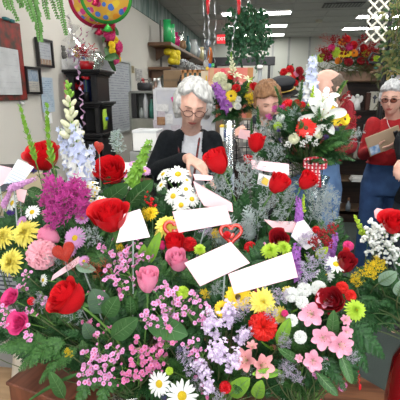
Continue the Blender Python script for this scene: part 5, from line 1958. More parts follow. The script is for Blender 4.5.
def vase_obj(key, px, Y, z0, h, r, mats, label, prof='cyl', rim=None, name='vase'):
    q = at(px, 300, Y)
    c = V((q.x, Y, z0))
    t_ = thing(name, label, 'vase', c)
    if prof == 'cyl':
        P_ = [(0, 0), (r, 0), (r, h), (r * .93, h), (r * .93, .012), (0, .012)]
    elif prof == 'flare':
        P_ = [(0, 0), (r * .75, 0), (r * .85, h * .3), (r * .6, h * .75), (r, h), (r * .94, h), (r * .54, h * .75), (r * .78, h * .3), (r * .7, .012), (0, .012)]
    else:
        P_ = [(0, 0), (r * .5, 0), (r * .95, h * .35), (r, h * .5), (r * .8, h * .75), (r * .45, h * .9), (r * .55, h), (r * .5, h), (r * .4, h * .9), (0, h * .5)]
    MB().lathe(P_, n=32).build('vessel', mats, t_)
    MB().lathe([(P_[-4][0] if prof == 'cyl' else r * .9, h - .004), (r * (1.02 if prof != 'urn' else .58), h - .002), (r * (1.02 if prof != 'urn' else .58), h + .003), (r * (.9 if prof != 'urn' else .48), h + .003)], n=32).build('rim', mats, t_)
    VASES[key] = (c + V((0, 0, h)), r * (.9 if prof != 'urn' else .45))
    if rim:
        MB().lathe([(0, 0), (r * .9, 0), (r * .9, h * .6), (0, h * .6)], c=(0, 0, .013), n=24).build('water', glass('water', (.8, .88, .84), .02, .12), t_)
    return t_
# ================================================================ TABLES AND VASES IN FRONT
m_twood = wood('red_brown_table', (.075, .026, .012), (.20, .085, .04), 4.0, rot=(0, 0, .35), stretch=(1.2, 14, 1), r=.3)
rt = thing('round_table', 'round reddish brown wooden table under the nearest arrangements', 'table', (-.06, .66, 0))
MB().lathe([(0, 0), (.60, 0), (.62, .006), (.62, .022), (.612, .030), (0, .030)], c=(0, 0, TZ - .030), n=72).build('table_top', m_twood, rt)
MB().lathe([(.05, .0), (.045, .2), (.07, .4), (.05, .6), (.09, TZ - .03)], n=20).build('pedestal', m_twood, rt)
for i in range(4):
    a = i * PI / 2 + .4
    MB().tube([(0, 0, .14), (.2 * math.cos(a), .2 * math.sin(a), .10), (.38 * math.cos(a), .38 * math.sin(a), .02)], [.035, .028, .02], 8).build('foot', m_twood, rt)
m_oak = wood('light_oak', (.30, .19, .10), (.38, .25, .14), 2.5, stretch=(2, 14, 1), rot=(0, 0, .9), r=.45)
st_ = thing('side_table', 'light oak side table at lower left of the picture', 'table', (-1.06, .90, 0))
MB().box((0, 0, .70), (.72, .80, .028), bev=.005).build('table_top', m_oak, st_, False)
for sx in (-1, 1):
    for sy in (-1, 1):
        MB().box((sx * .31, sy * .35, .343), (.05, .05, .686)).build('leg', m_oak, st_, False)
ct = thing('work_counter', 'dark work counter between the flowers and grey-haired person', 'counter', (-.20, 1.68, 0))
MB().box((0, 0, .785), (.90, .44, .03), bev=.005).build('counter_top', pm('counter_dark', (.10, .10, .10), .4), ct, False)
MB().box((0, 0.01, .385), (.84, .38, .77)).build('counter_body', pm('counter_brown', (.07, .045, .03), .6), ct, False)

m_cg = glass('vase_glass', (.82, .90, .86), .12, .12)
vase_obj('A', 128, .80, TZ, .16, .050, m_cg, 'clear glass vase holding the near left pink waxflower bouquet', 'cyl', rim=True)
vase_obj('B', 215, .80, TZ, .15, .055, m_cg, 'clear glass vase hidden under the near middle bouquet', 'cyl')
# striped cup
m_stripe, t, bs = nt('red_white_stripe')
N, L = t.nodes, t.links
tc = N.new('ShaderNodeTexCoord'); wv = N.new('ShaderNodeTexWave'); wv.bands_direction = 'DIAGONAL'; wv.inputs['Scale'].default_value = 22
rp = N.new('ShaderNodeValToRGB'); rp.color_ramp.interpolation = 'CONSTANT'; rp.color_ramp.elements[0].color = (.6, .01, .03, 1); rp.color_ramp.elements[1].position = .5; rp.color_ramp.elements[1].color = (.85, .82, .82, 1)
L.new(tc.outputs['Object'], wv.inputs[0]); L.new(wv.outputs[0], rp.inputs[0]); L.new(rp.outputs[0], bs.inputs[0]); bs.inputs['Roughness'].default_value = .3
vase_obj('C', 312, .80, TZ, .15, .055, m_stripe, 'red and white striped vase under pink alstroemeria bouquet', 'flare')
vase_obj('E', 85, 1.03, TZ, .22, .055, m_cg, 'clear glass vase under the pale blue delphinium bouquet', 'cyl')
vase_obj('F', 175, 1.06, TZ, .20, .055, pm('white_pot', (.7, .7, .68), .4), 'white pot under the white daisy bouquet', 'flare')
vase_obj('G', 250, 1.06, TZ, .20, .06, m_cg, 'clear glass vase under the misty grey rose bouquet', 'cyl')
tag(None or vase_obj('I', 305, 1.02, TZ, .18, .05, pm('green_pot', (.04, .12, .05), .5), 'dark green pot under the purple liatris bouquet', 'flare'), 'dark green pot under the purple liatris bouquet')
vase_obj('H', 306, 1.74, .80, .46, .060, m_cg, 'tall clear glass vase holding the white lily bouquet', 'flare')
vase_obj('L', 20, .95, .714, .20, .06, pm('pale_pot', (.55, .50, .42), .6), 'pale pot on the side table under yellow mums', 'flare')
# red glass vase on its own stand, right edge
q = at(399, 352, .92)
sd = thing('plant_stand', 'small dark plant stand under the red glass vase', 'stand', (q.x + .045, .92, 0))
MB().lathe([(0, 0), (.15, 0), (.15, .02), (0, .02)], n=24).build('foot', m_dkwood, sd)
MB().lathe([(.03, .0), (.025, .3), (.03, .56)], n=16).build('column', m_dkwood, sd)
MB().lathe([(0, 0), (.11, 0), (.11, .02), (0, .02)], c=(0, 0, .56), n=24).build('stand_top', m_dkwood, sd)
m_rg = pm('ruby_glass', (.22, .004, .008), .08, (.16, .003, .006), 5, coat=.8)
zr = at(399, 352, .92).z
t_ = thing('vase', 'dark ruby red glass vase at the right picture edge', 'vase', (q.x + .045, .92, .581))
hh = at(398, 335, .92).z - .581
MB().lathe([(0, 0), (.035, 0), (.055, hh * .25), (.062, hh * .6), (.055, hh * .85), (.035, hh * .97), (.045, hh), (.040, hh), (.03, hh * .96), (0, hh * .5)], n=36).build('vessel', m_rg, t_)
MB().lathe([(.040, hh - .003), (.047, hh), (.047, hh + .004), (.040, hh + .004)], n=30).build('rim', m_rg, t_)
VASES['D'] = (V((q.x + .045, .92, .581 + hh)), .035)
# reddish wooden box between the vases, near left
c = at(52, 392, .84)
wb = thing('wooden_box', 'reddish brown wooden flower box behind the green ferns', 'box', (c.x, .86, TZ), rz=-.25)
bxm = wood('cherry_wood', (.09, .028, .016), (.17, .055, .030), 3.5, stretch=(12, 1, 1.2), r=.35)
zb = .10
for s_ in (-1, 1):
    MB().box((0, s_ * .06, zb / 2), (.19, .012, zb), bev=.003).build('long_side', bxm, wb, False)
    MB().box((s_ * .095, 0, zb / 2), (.012, .131, zb), bev=.003).build('short_side', bxm, wb, False)
MB().box((0, 0, zb + .006), (.205, .145, .012), bev=.003).build('lid', bxm, wb, False)
# newspaper and grey tray at the far left edge
c = at(0, 285, 1.05)
t_ = thing('newspaper', 'folded newspaper standing at the left edge beneath yellow mums', 'newspaper', (c.x - .02, 1.08, c.z - .06))
for i in range(3):
    MB().box((0, .004 * i, .06), (.14, .003, .14), rot=RX(-.3)).build('page', [pm('newsprint', (.5, .52, .54), .9, (.38, .40, .43), 90)], t_, False)
k = MB()
for i in range(9):
    k.box((RR.uniform(-.01, .01), -.022 + .0045 * i * 1.0 - .004, .012 + i * .0128), (.11, .001, .005), rot=RX(-.3))
k.build('newspaper_print', m_ink, t_, False)
tag(MB().box((c.x - .02, 1.10, (c.z - .07) / 2 + .357), (.16, .12, c.z - .07 - .714), bev=.004).build('grey_carton', pm('grey_card', (.24, .24, .23), .8), None, False), 'grey carton under the newspaper at left edge', 'box')

# ================================================================ NAMED FLOWERS
F = flower
# --- red roses
F('rose_red', 42, 156, 33, (-.05, .9, .45), 'wide open red rose at upper left beside pale blue delphinium', vase='E', leaf=1)
F('rose_red', 111, 171, 31, (.05, .72, .70), 'red rose just below the thin red heart pick', vase='E', leaf=2)
F('rose_red', 110, 216, 38, (.0, .93, .35), 'large red rose left of the tilted pink-white card', vase='A', Y=.90)
F('rose_red', 67, 297, 38, (-.55, .72, .40), 'biggest rounded red rose low on the left with drooping sepals', vase='A', Y=.74)
F('bud_red', 216, 161, 25, (-.45, .85, .25), 'red rose tilted left beside grey-haired person\'s hand', vase='G', Y=1.06)
F('bud_red', 256, 142, 18, (.05, .95, .2), 'upright red rose in front of grey plaid shirt', vase='G')
F('bud_red', 248, 159, 9, (.1, .95, .2), 'tiny dark red rosebud left of the long pink card', vase='G')
F('bud_red', 279, 183, 21, (.45, .80, .30), 'red rose leaning right beneath the long pink card', vase='G', Y=.99)
F('bud_red', 307, 180, 19, (.40, .80, .35), 'red rose in front of the plaid bow and blue jeans', vase='I', Y=1.0)
F('rose_red', 394, 223, 27, (-.15, .85, .45), 'red rose with round green leaf at right picture edge', Y=.93, vase='D', leaf=1)
F('bud_red', 174, 243, 20, (.0, .95, .3), 'deep red rosebud between candy heart and pink rosebud', vase='B')
F('carn_red', 190, 243, 17, (.3, .6, .7), 'red carnation tucked behind the deep red rosebud', vase='B', Y=.95)
F('rose_dred', 331, 300, 26, (-.45, .6, .6), 'dusky red rose just above the pink alstroemeria', vase='C')
F('bud_dred', 346, 264, 19, (.1, .9, .5), 'dark red rosebud between white daisy and orange-tipped fern', vase='C')
F('rose_dred', 279, 239, 19, (-.1, .5, .8), 'dark red rose half hidden under the folded pink card', vase='I')
F('carn_red', 251, 247, 15, (.2, .6, .8), 'red carnation beside the lime chrysanthemum behind cards', vase='B', Y=.95)
F('carn_hpink', 349, 244, 12, (.1, .9, .4), 'small hot pink carnation right of the upper purple liatris', vase='C')
F('carn_red', 317, 229, 9, (.2, .7, .7), 'small scarlet carnation right of the folded white card', vase='I')
F('carn_red', 227, 234, 9, (.0, .7, .7), 'small red carnation beneath the red heart outline', vase='B')
F('bud_hpink', 162, 246, 8, (-.2, .9, .4), 'tiny hot pink bud left of the deep red rosebud', vase='B')
F('bud_pink', 148, 281, 23, (.10, .95, .2), 'upright pink rosebud left of the largest white card', vase='A', Y=.76)
F('bud_pink', 178, 261, 22, (-.1, .88, .5), 'pink rosebud below the deep red rosebud', vase='B', leaf=1)
F('bud_pink', 50, 236, 18, (-.62, .62, .5), 'pink rosebud lying left over the pink carnation', vase='A')
F('bud_pink', 98, 146, 6, (0, 1, .2), 'tiny pink bud at the foot of the thin red heart pick', vase='E')
F('sprayrose', 10, 298, 17, (-.3, .7, .6), 'hot pink spray rose at left edge by the newspaper', vase='A')
F('sprayrose', 18, 323, 19, (-.1, .5, .8), 'hot pink spray rose with pale centre above the ferns', vase='A')
F('carn_red', 30, 301, 9, (-.1, .5, .8), 'dark little carnation between the two hot pink spray roses', vase='A')
# --- carnations
F('carn_ppink', 37, 253, 36, (-.15, .5, .85), 'big ruffled pale pink carnation beside yellow mums', vase='A')
F('carn_red2', 263, 327, 33, (.0, .45, .9), 'large scarlet carnation laced with grey limonium', vase='B', Y=.75)
F('carn_red', 225, 388, 14, (.0, .5, .85), 'small red carnation at bottom among lavender larkspur', vase='B')
for (a, b_, s_, l_) in ((292, 294, 17, 'white carnation just left of the tallest white carnation'), (305, 289, 17, 'white carnation in the middle of the top white cluster'), (320, 288, 18, 'white carnation beneath the lower white daisy'),
                        (303, 302, 15, 'white carnation directly above the pink alstroemeria'), (292, 320, 14, 'white carnation beside the red carnation and alstroemeria'), (301, 337, 15, 'lowest white carnation under the pink alstroemeria')):
    F('carn_wht', a, b_, s_, (RR.uniform(-.2, .2), .6, .8), l_, vase='C')
F('carn_red2', 343, 287, 14, (.1, .6, .8), 'small scarlet carnation left of its twin above lime mum', vase='C')
F('carn_red2', 352, 295, 13, (.3, .6, .8), 'small scarlet carnation right of its twin above lime mum', vase='C')
F('carn_red', 347, 250, 8, (.3, .6, .8), 'little red bloom under the hot pink carnation', vase='C')
F('carn_hpink', 258, 295, 14, (.1, .6, .7), 'hot pink carnation peeking below the lower white card', vase='B', Y=.82)
F('carn_hpink', 285, 313, 8, (.1, .6, .7), 'tiny hot pink carnation right of the scarlet carnation', vase='B')
# --- chrysanthemums
F('mum_pyel', 24, 232, 33, (-.2, .6, .75), 'yellow chrysanthemum above left of the pale pink carnation', vase='L', Y=.96)
F('mum_pyel', 3, 236, 27, (-.3, .6, .75), 'yellow chrysanthemum cut by the left edge, upper one', vase='L', Y=.97)
F('mum_pyel', 10, 262, 32, (-.3, .45, .85), 'yellow chrysanthemum directly left of the pale pink carnation', vase='L', Y=.90)
F('mum_pyel', 166, 226, 31, (-.2, .75, .6), 'yellow chrysanthemum left of the upper long white card', vase='F', Y=.99)
F('mum_yel', 150, 213, 18, (-.3, .7, .6), 'golden chrysanthemum above the candy heart', vase='F')
F('gerb_yel', 238, 297, 30, (-.1, .55, .8), 'bright yellow gerbera under the lowest white card', vase='B', Y=.81)
F('mum_pyel', 263, 302, 32, (.2, .55, .8), 'pale yellow chrysanthemum above the scarlet carnation', vase='B', Y=.79)
F('gerb_yel', 222, 309, 19, (-.2, .5, .8), 'small yellow gerbera beside the card holder stick', vase='B')
F('mum_pyel', 281, 315, 20, (.4, .4, .8), 'pale yellow chrysanthemum peeking right of scarlet carnation', vase='B', Y=.80)
F('mum_pyel', 288, 292, 14, (.3, .5, .8), 'pale yellow bloom left of the white carnations', vase='B', Y=.84)
F('mum_lime', 270, 250, 21, (-.2, .75, .6), 'lime green button chrysanthemum above lowest white card, nearer one to heart', vase='I')
F('mum_lime', 284, 247, 18, (.2, .75, .6), 'lime green button chrysanthemum beside the purple liatris', vase='I')
F('mum_lime', 356, 310, 24, (.2, .55, .8), 'lime green button chrysanthemum beside the dark fern', vase='C')
F('mum_lime', 200, 249, 14, (.2, .75, .6), 'yellow-green button bloom behind the largest white card', vase='B')
F('carn_lime', 182, 292, 15, (.0, .6, .8), 'yellow-green ruffled bloom under the pink rosebud', vase='B')
F('carn_lime', 169, 371, 9, (.0, .6, .8), 'small green button between the two nearest white daisies', vase='B')
# --- daisies
for (a, b_, s_, ax_, l_) in ((178, 174, 26, (.1, .75, .6), 'white daisy topmost in the upper middle cluster'), (163, 174, 20, (-.5, .75, .4), 'white daisy leaning left atop the upper middle cluster'),
                             (173, 196, 23, (-.25, .5, .85), 'white daisy at the left of the upper middle cluster'), (186, 189, 18, (.15, .7, .7), 'white daisy at the heart of the upper middle cluster'),
                             (181, 205, 21, (.0, .45, .9), 'lowest white daisy in the upper middle cluster'), (192, 199, 20, (.4, .6, .7), 'white daisy leaning right over the pink envelope'),
                             (161, 185, 17, (-.6, .6, .5), 'white daisy left and low in the upper middle cluster'), (187, 180, 14, (.5, .7, .3), 'small white daisy right behind the topmost one')):
    F('daisy_wht', a, b_, s_, ax_, l_, vase='F')
F('daisy_wht', 159, 384, 29, (-.2, .45, .9), 'large white daisy left of its twin at the bottom', vase='B')
F('daisy_wht', 182, 396, 36, (.1, .55, .85), 'largest white daisy at the bottom edge', vase='B')
F('daisy_wht', 12, 203, 22, (-.5, .5, .7), 'white daisy at upper left edge near lilac heather', vase='L')
F('daisy_wht', 32, 212, 19, (.0, .6, .75), 'white daisy above the big yellow chrysanthemum', vase='E')
F('daisy_wht', 43, 280, 15, (-.5, .4, .8), 'half hidden white daisy under the pale pink carnation', vase='A', Y=.86)
F('daisy_wht', 336, 264, 24, (.0, .8, .5), 'white spider daisy on green stem right of lower liatris', vase='C')
F('daisy_wht', 325, 275, 21, (-.2, .6, .75), 'second white spider daisy below and left of first', vase='C', Y=.88)
F('aster_lil', 75, 238, 26, (.0, .5, .85), 'lilac aster with yellow eye below the magenta statice', vase='A')
F('aster_lil', 70, 251, 14, (.3, .4, .8), 'small lilac aster behind the glitter heart', vase='A', Y=.92)
F('aster_lil', 82, 218, 16, (.2, .7, .6), 'lilac aster facing up under the magenta statice', vase='E')
F('aster_lil', 133, 164, 10, (.0, .8, .4), 'small pale lilac aster left of bells of ireland', vase='F')
F('aster_lil', 145, 171, 13, (.3, .7, .5), 'small pale lilac aster right of bells of ireland', vase='F')
F('aster_lil', 128, 177, 12, (-.2, .7, .5), 'lilac aster behind the red rose with heart pick', vase='F')
F('aster_lil', 22, 222, 15, (-.4, .5, .7), 'lilac aster between the left white daisies', vase='L')
F('aster_lil', 84, 261, 13, (.0, .5, .8), 'small lilac aster under the large red rose', vase='A')
# --- alstroemeria, gladiolus
for (a, b_, s_, ax_, l_) in ((311, 314, 29, (-.25, .5, .85), 'pink alstroemeria upper left of its bunch'), (325, 300, 22, (.1, .8, .5), 'pink alstroemeria topmost, against dusky red rose'),
                             (323, 338, 27, (-.1, .45, .9), 'pink alstroemeria in the middle of the bunch'), (341, 345, 29, (.2, .45, .9), 'pink alstroemeria lowest right with maroon streaks'),
                             (313, 361, 24, (-.1, .4, .9), 'single pink alstroemeria hanging below the bunch'), (346, 320, 13, (.3, .6, .7), 'small pink alstroemeria bud under the lime mum'),
                             (347, 332, 15, (.3, .5, .8), 'small pink alstroemeria right of the green leaf'), (299, 358, 10, (-.3, .4, .8), 'closed pink alstroemeria bud beside single bloom')):
    F('alst', a, b_, s_, ax_, l_, vase='C')
F('glad', 245, 360, 30, (-.35, .55, .7), 'salmon pink gladiolus bloom facing left at the bottom', vase='B')
F('glad', 263, 366, 30, (.35, .45, .8), 'salmon pink gladiolus bloom facing right at the bottom', vase='B')
F('glad', 252, 346, 14, (.0, .9, .4), 'small salmon gladiolus bud above its two blooms', vase='B')
# --- spikes and sprays
S_ = spray
S_('snap_wht', 71, 117, 66, (.02, 1, .05), 'tall white snapdragon spike with pale green tip', Y=1.14, vase='E')
S_('stock_blu', 78, 157, 62, (.05, 1, .1), 'pale blue delphinium spike behind the upper left rose', Y=1.12, vase='E')
S_('stock_blu', 67, 150, 44, (-.2, 1, .1), 'shorter pale blue delphinium spike left of tallest', Y=1.14, vase='E')
S_('stock_blu', 89, 168, 44, (.25, 1, .1), 'shorter pale blue delphinium spike behind the lilac statice', Y=1.13, vase='E')
S_('myrtle', 31, 140, 62, (-.08, 1, .1), 'upright myrtle stem left of the red rose', Y=1.02, vase='E')
S_('myrtle', 51, 143, 68, (.02, 1, .1), 'upright myrtle stem crossing the open red rose', Y=.98, vase='E')
S_('bells', 139, 166, 56, (.45, .9, .1), 'bells of ireland spike leaning right beside the trays', Y=1.08, vase='F')
S_('astilbe', 116, 148, 34, (.03, 1, .1), 'silvery astilbe plume behind the red rose', Y=1.20, vase='E')
for (a, b_, l_) in ((63, 196, 44), (80, 196, 40), (68, 214, 44), (86, 214, 36), (52, 207, 32), (75, 204, 46), (60, 222, 34)):
    S_('mag', a, b_, l_, (RR.uniform(-.4, .4), .7, .6), 'branch of magenta statice in the bright cluster at left', vase='E', Y=Yd(b_) - .02, group='magenta statice branches')
S_('heather', 22, 184, 40, (.9, .35, .2), 'lilac heather sprig lying across the lined note', Y=.98, vase='L')
S_('heather', 8, 196, 34, (.6, .8, .2), 'lilac heather sprig rising at the left edge', Y=1.0, vase='L')
for (a, b_, l_) in ((94, 194, 26), (98, 204, 22)):
    S_('feverfew', a, b_, l_, (0, .7, .6), 'white feverfew cluster between the upper two red roses' if b_ == 194 else 'white feverfew cluster touching the large red rose', vase='E')
S_('liatris', 296, 263, 38, (-.05, 1, .15), 'purple liatris spike beside the lowest white card', Y=.90, vase='I')
S_('liatris', 299, 211, 28, (-.1, 1, .1), 'slim purple liatris spike under the right red rose', vase='I')
S_('liatris', 332, 248, 30, (.12, 1, .15), 'purple liatris spike above the white spider daisy', Y=.96, vase='C')
S_('snap_grn', 303, 205, 22, (0, 1, .1), 'lime green bud spike beside slim purple liatris', vase='I')
S_('snap_grn', 361, 228, 32, (-.5, .85, .1), 'lime green snapdragon tip over the dark carpet', Y=.96, vase='D')
for (a, b_, l_) in ((368, 242, 34), (380, 238, 34), (388, 252, 34), (374, 254, 30), (395, 262, 30)):
    S_('breath', a, b_, l_, (RR.uniform(-.4, .2), .9, .4), "baby's breath spray under the right edge rose", vase='D', Y=.93, group="baby's breath sprays at right")
for i, (a, b_, l_, x_) in enumerate(((214, 330, 50, -.05), (228, 318, 44, .1), (218, 358, 52, 0), (232, 366, 44, .15), (205, 372, 40, -.3), (240, 340, 34, .3), (210, 390, 34, -.1))):
    S_('stock_lav', a, b_, l_, (x_, .85, .4), 'pale lavender larkspur spike in the bottom middle', vase='B', group='lavender larkspur spikes')
for (a, b_, l_) in ((152, 207, 18), (147, 200, 14)):
    S_('hyper', a, b_, l_, (-.1, .9, .4), 'red hypericum berries above the yellow mum' if l_ == 18 else 'red hypericum berries nearest the big leaf', vase='F')
for (a, b_, l_, lb, vz) in ((181, 350, 17, 'deep purple statice tuft under the large veined leaf', 'B'), (238, 339, 15, 'purple statice tuft left of scarlet carnation', 'B'), (165, 398, 14, 'purple statice tuft between the two big daisies', 'B'),
                        (12, 214, 14, 'dark purple statice tuft at the left edge', 'L'), (34, 172, 12, 'navy purple statice tuft under the upper left rose', 'E'), (328, 270, 16, 'dusky purple statice tuft behind spider daisies', 'C')):
    S_('pur', a, b_, l_, (0, .6, .8), lb, vase=vz)
for (a, b_, l_, lb, vz) in ((70, 354, 16, 'small yellow goldenrod sprig low on the left', 'A'), (366, 276, 34, 'goldenrod spray left of the round eucalyptus leaf', 'D'), (356, 283, 24, 'goldenrod spray above the two small scarlet carnations', 'D'), (378, 268, 28, 'goldenrod spray under the baby\'s breath', 'D'),
                        (146, 218, 20, 'goldenrod sprig beside the candy heart', 'F'), (122, 250, 16, 'goldenrod sprig beneath the tilted card', 'A'), (214, 214 + 22, 16, 'goldenrod sprig left of the heart outline', 'F'), (205, 296, 18, 'goldenrod sprig under the largest white card', 'B')):
    S_('solid', a, b_, l_, (RR.uniform(-.3, .3), .8, .5), lb, vase=vz)
for (a, b_) in ((320, 238), (329, 232), (313, 246), (326, 246)):
    S_('redspray', a, b_, 22, (RR.uniform(-.3, .3), .8, .5), 'dark red pepper berry sprig beside the folded white card', vase='I', group='pepper berry sprigs')
for (a, b_) in ((98, 275), (90, 268), (108, 270), (72, 268)):
    S_('redtwig', a, b_, 26, (RR.uniform(-.3, .3), .8, .5), 'fine red twig below the large red rose', vase='A', group='fine red twigs')
# limonium clouds
i_ = 0
for (a, b_, l_) in ((225, 178, 40), (252, 180, 44), (240, 192, 44), (228, 198, 38), (268, 210, 38), (258, 224, 38), (284, 198, 34), (272, 160, 26), (290, 206, 30), (246, 232, 30), (218, 186, 30), (282, 222, 30)):
    S_('mist', a, b_, l_, (RR.uniform(-.4, .4), .85, .4), 'misty grey limonium branch around the leaning red roses', vase='G', group='limonium behind the cards', Y=Yd(b_) + .03)
for (a, b_, l_) in ((318, 206, 34), (326, 214, 34), (312, 218, 34), (330, 200, 26), (322, 226, 30), (309, 196, 26)):
    S_('mist', a, b_, l_, (RR.uniform(-.4, .4), .85, .4), 'blue-grey limonium branch in front of the blue jeans', vase='I', group='limonium by the blue jeans', Y=Yd(b_) + .04)
for (a, b_, l_) in ((234, 318, 34), (244, 310, 30), (250, 335, 24), (272, 318, 26), (196, 372, 30), (186, 358, 26), (222, 400, 26), (285, 372, 26), (296, 380, 24), (278, 300, 30), (310, 272, 34), (318, 262, 30), (302, 280, 26), (352, 360, 22), (284, 345, 26)):
    S_('mistl', a, b_, l_, (RR.uniform(-.4, .4), .75, .5), 'thin lavender limonium twig among the lower flowers', vase='B' if a < 275 else 'C', group='lavender limonium twigs')
# waxflower
W = wax
for (a, b_, s_) in ((88, 357, 26), (98, 350, 26), (108, 362, 26), (95, 370, 24), (104, 378, 18), (84, 373, 18), (118, 350, 18)):
    W(a, b_, s_, 'pink waxflower sprig at bottom left above the glass vase', 'waxflower at bottom left', vase='A')
for (a, b_, s_) in ((143, 348, 28), (152, 355, 26), (163, 345, 26), (137, 362, 24), (148, 368, 24), (160, 358, 22), (125, 378, 18), (138, 378, 18)):
    W(a, b_, s_, 'deep pink waxflower sprig left of the nearest white daisies', 'waxflower by the nearest daisies', vase='A', deep=True)
for (a, b_, s_) in ((160, 300, 28), (170, 308, 28), (178, 300, 24), (162, 315, 24), (150, 318, 20), (186, 312, 22), (172, 322, 22), (166, 288, 20)):
    W(a, b_, s_, 'pink waxflower sprig right of the upright pink rosebud', 'waxflower by the pink rosebud', vase='B')
for (a, b_, s_) in ((118, 262, 28), (130, 258, 26), (128, 272, 26), (112, 276, 24), (140, 256, 22), (122, 285, 20), (100, 296, 14), (105, 250, 18), (135, 245, 18)):
    W(a, b_, s_, 'pink waxflower sprig under the tilted pink-white card', 'waxflower under the tilted card', vase='A')
for (a, b_, s_) in ((9, 313, 18), (34, 315, 18), (30, 334, 18), (20, 288, 16), (50, 307, 12), (4, 324, 12), (26, 275, 12)):
    W(a, b_, s_, 'pink waxflower sprig around the hot pink spray roses', 'waxflower by the spray roses', vase='A', n=7)
for (a, b_, s_) in ((196, 300, 20), (204, 312, 20), (192, 345, 18), (200, 355, 20)):
    W(a, b_, s_, 'pale waxflower sprig left of the lavender larkspur', 'waxflower by the larkspur', vase='B')

# --- broad leaves
for (pb, pt, w_, mt, lb, vz) in (((104, 312), (92, 289), 22, 'grn3', 'smooth blue-green salal leaf beside the biggest red rose', 'A'), ((106, 316), (118, 296), 17, 'grn2', 'salal leaf overlapping the smooth blue-green one', 'A'),
        ((92, 338), (84, 323), 13, 'grn3', 'small round salal leaf under the biggest red rose', 'A'), ((112, 337), (138, 318), 19, 'grn2', 'pale-edged salal leaf pointing at the pink rosebud stem', 'A'),
        ((131, 315), (130, 296), 10, 'grn', 'narrow dark leaf left of the upright pink rosebud', 'A'), ((146, 322), (188, 335), 22, 'grn2', 'large veined leaf above the deep pink waxflower', 'B'),
        ((100, 206), (128, 184), 18, 'grn', 'large dark leaf behind the upper red rose', 'F'), ((126, 207), (153, 180), 17, 'grn', 'large dark leaf beside the bells of ireland', 'F'),
        ((28, 190), (46, 196), 11, 'grn', 'dark leaf under the lilac heather', 'E'), ((332, 338), (334, 310), 12, 'grn2', 'striped leaf rising between the pink alstroemeria', 'C'),
        ((340, 352), (352, 384), 10, 'grn2', 'long leaf hanging under the pink alstroemeria', 'C'), ((300, 362), (278, 348), 9, 'grn2', 'curved leaf reaching towards scarlet carnation', 'C'),
        ((316, 372), (338, 396), 10, 'grn', 'dark blade pointing to the bottom wood edge', 'C'), ((278, 345), (290, 318), 12, 'brt', 'bright leaf right of the scarlet carnation', 'B'),
        ((230, 395), (250, 378), 16, 'brt', 'bright leaf below the salmon gladiolus', 'B'), ((256, 398), (262, 380), 13, 'brt', 'upright bright leaf below the right gladiolus', 'B'),
        ((379, 283), (397, 272), 13, 'euc', 'round eucalyptus leaf near the right edge', 'D'), ((398, 296), (403, 280), 12, 'euc', 'eucalyptus leaf cut by the right edge', 'D'),
        ((76, 266), (96, 270), 10, 'euc', 'pale eucalyptus leaf under the lilac aster', 'A'), ((215, 185), (232, 168), 14, 'euc', 'grey-green leaf behind the tilted left red rose', 'G'),
        ((84, 352), (82, 340), 9, 'grn2', 'short leaf beside the low waxflower', 'A'), ((64, 398), (50, 372), 12, 'grn2', 'pointed leaf in front of the wooden box', 'A'),
        ((283, 372), (252, 374), 9, 'brt', 'long flat leaf right of the gladiolus', 'B'), ((146, 266), (160, 232), 11, 'brt', 'tall leaf left of the deep red rosebud', 'B'), ((142, 262), (144, 244), 9, 'brt', 'short bright leaf beside the tilted card', 'B'),
        ((398, 212), (388, 228), 12, 'euc', 'grey-green leaf on the right edge rose', 'D'), ((316, 258), (328, 247), 9, 'lime', 'lime leaf below the folded white card', 'I'),
        ((130, 205), (120, 222), 9, 'grn2', 'leaf behind the tilted pink-white card', 'A')):
    bigleaf(pb, pt, w_, lb, mat=mt, vase=vz)
k = thing('grass_blade', 'long arching grass blade over the reddish wooden box', 'leaf', at(84, 372, .74))
q0, q1, q2 = at(84, 372, .74) * 0, at(58, 379, .74) - at(84, 372, .74), at(24, 404, .72) - at(84, 372, .74)
pts = bez(q0, q1, q2, 12)
mb = MB(); wv_ = [.001 + .0042 * math.sin(PI * i / 12) ** .6 for i in range(13)]
vs = []
for p, w_ in zip(pts, wv_):
    vs += [p + V((0, .2, .9)).normalized() * w_, p + V((0, -.003, 0)), p - V((0, .2, .9)).normalized() * w_]
mb.add(vs, [(3 * i + a, 3 * i + 3 + a, 3 * i + 4 + a, 3 * i + 1 + a) for i in range(12) for a in (0, 1)])
mb.build('blade', M_['fernl'], k)
stem_to(k, at(84, 372, .74), V((-.7, 0, .6)).normalized(), 'A', .0014)

# --- small leafy and flowery fillers between the main blooms
_r = random.Random(91)
for i in range(58):
    a, b_ = _r.uniform(10, 345), _r.uniform(232, 392)
    if b_ > 350 and a < 85: continue
    vz = 'A' if a < 160 else 'B' if a < 270 else 'C'
    side = {'A': 'near left', 'B': 'bottom middle', 'C': 'pink alstroemeria'}[vz]
    q_ = i % 4
    if q_ == 0:
        S_('myrtled', a, b_, _r.uniform(26, 36), (_r.uniform(-.7, .7), .7, .6), 'small-leaved ruscus sprig filling the %s bouquet' % side, vase=vz, Y=Yd(b_) + .05, group='ruscus sprigs in %s bouquet' % side)
    elif q_ == 1:
        W(a, b_, 17, 'little waxflower sprig scattered through the %s bouquet' % side, 'scattered waxflower in %s bouquet' % side, vase=vz, deep=i % 8 == 1, n=6, Y=Yd(b_) + .03)
    elif q_ == 2:
        S_('myrtle', a, b_, _r.uniform(22, 32), (_r.uniform(-.7, .7), .7, .6), 'bright myrtle tip filling the %s bouquet' % side, vase=vz, Y=Yd(b_) + .05, group='myrtle tips in %s bouquet' % side)
    else:
        S_('mist' if i % 8 == 3 else 'mistl', a, b_, _r.uniform(22, 32), (_r.uniform(-.7, .7), .7, .6), 'wispy limonium twig filling the %s bouquet' % side, vase=vz, Y=Yd(b_) + .03, group='wispy limonium in %s bouquet' % side)

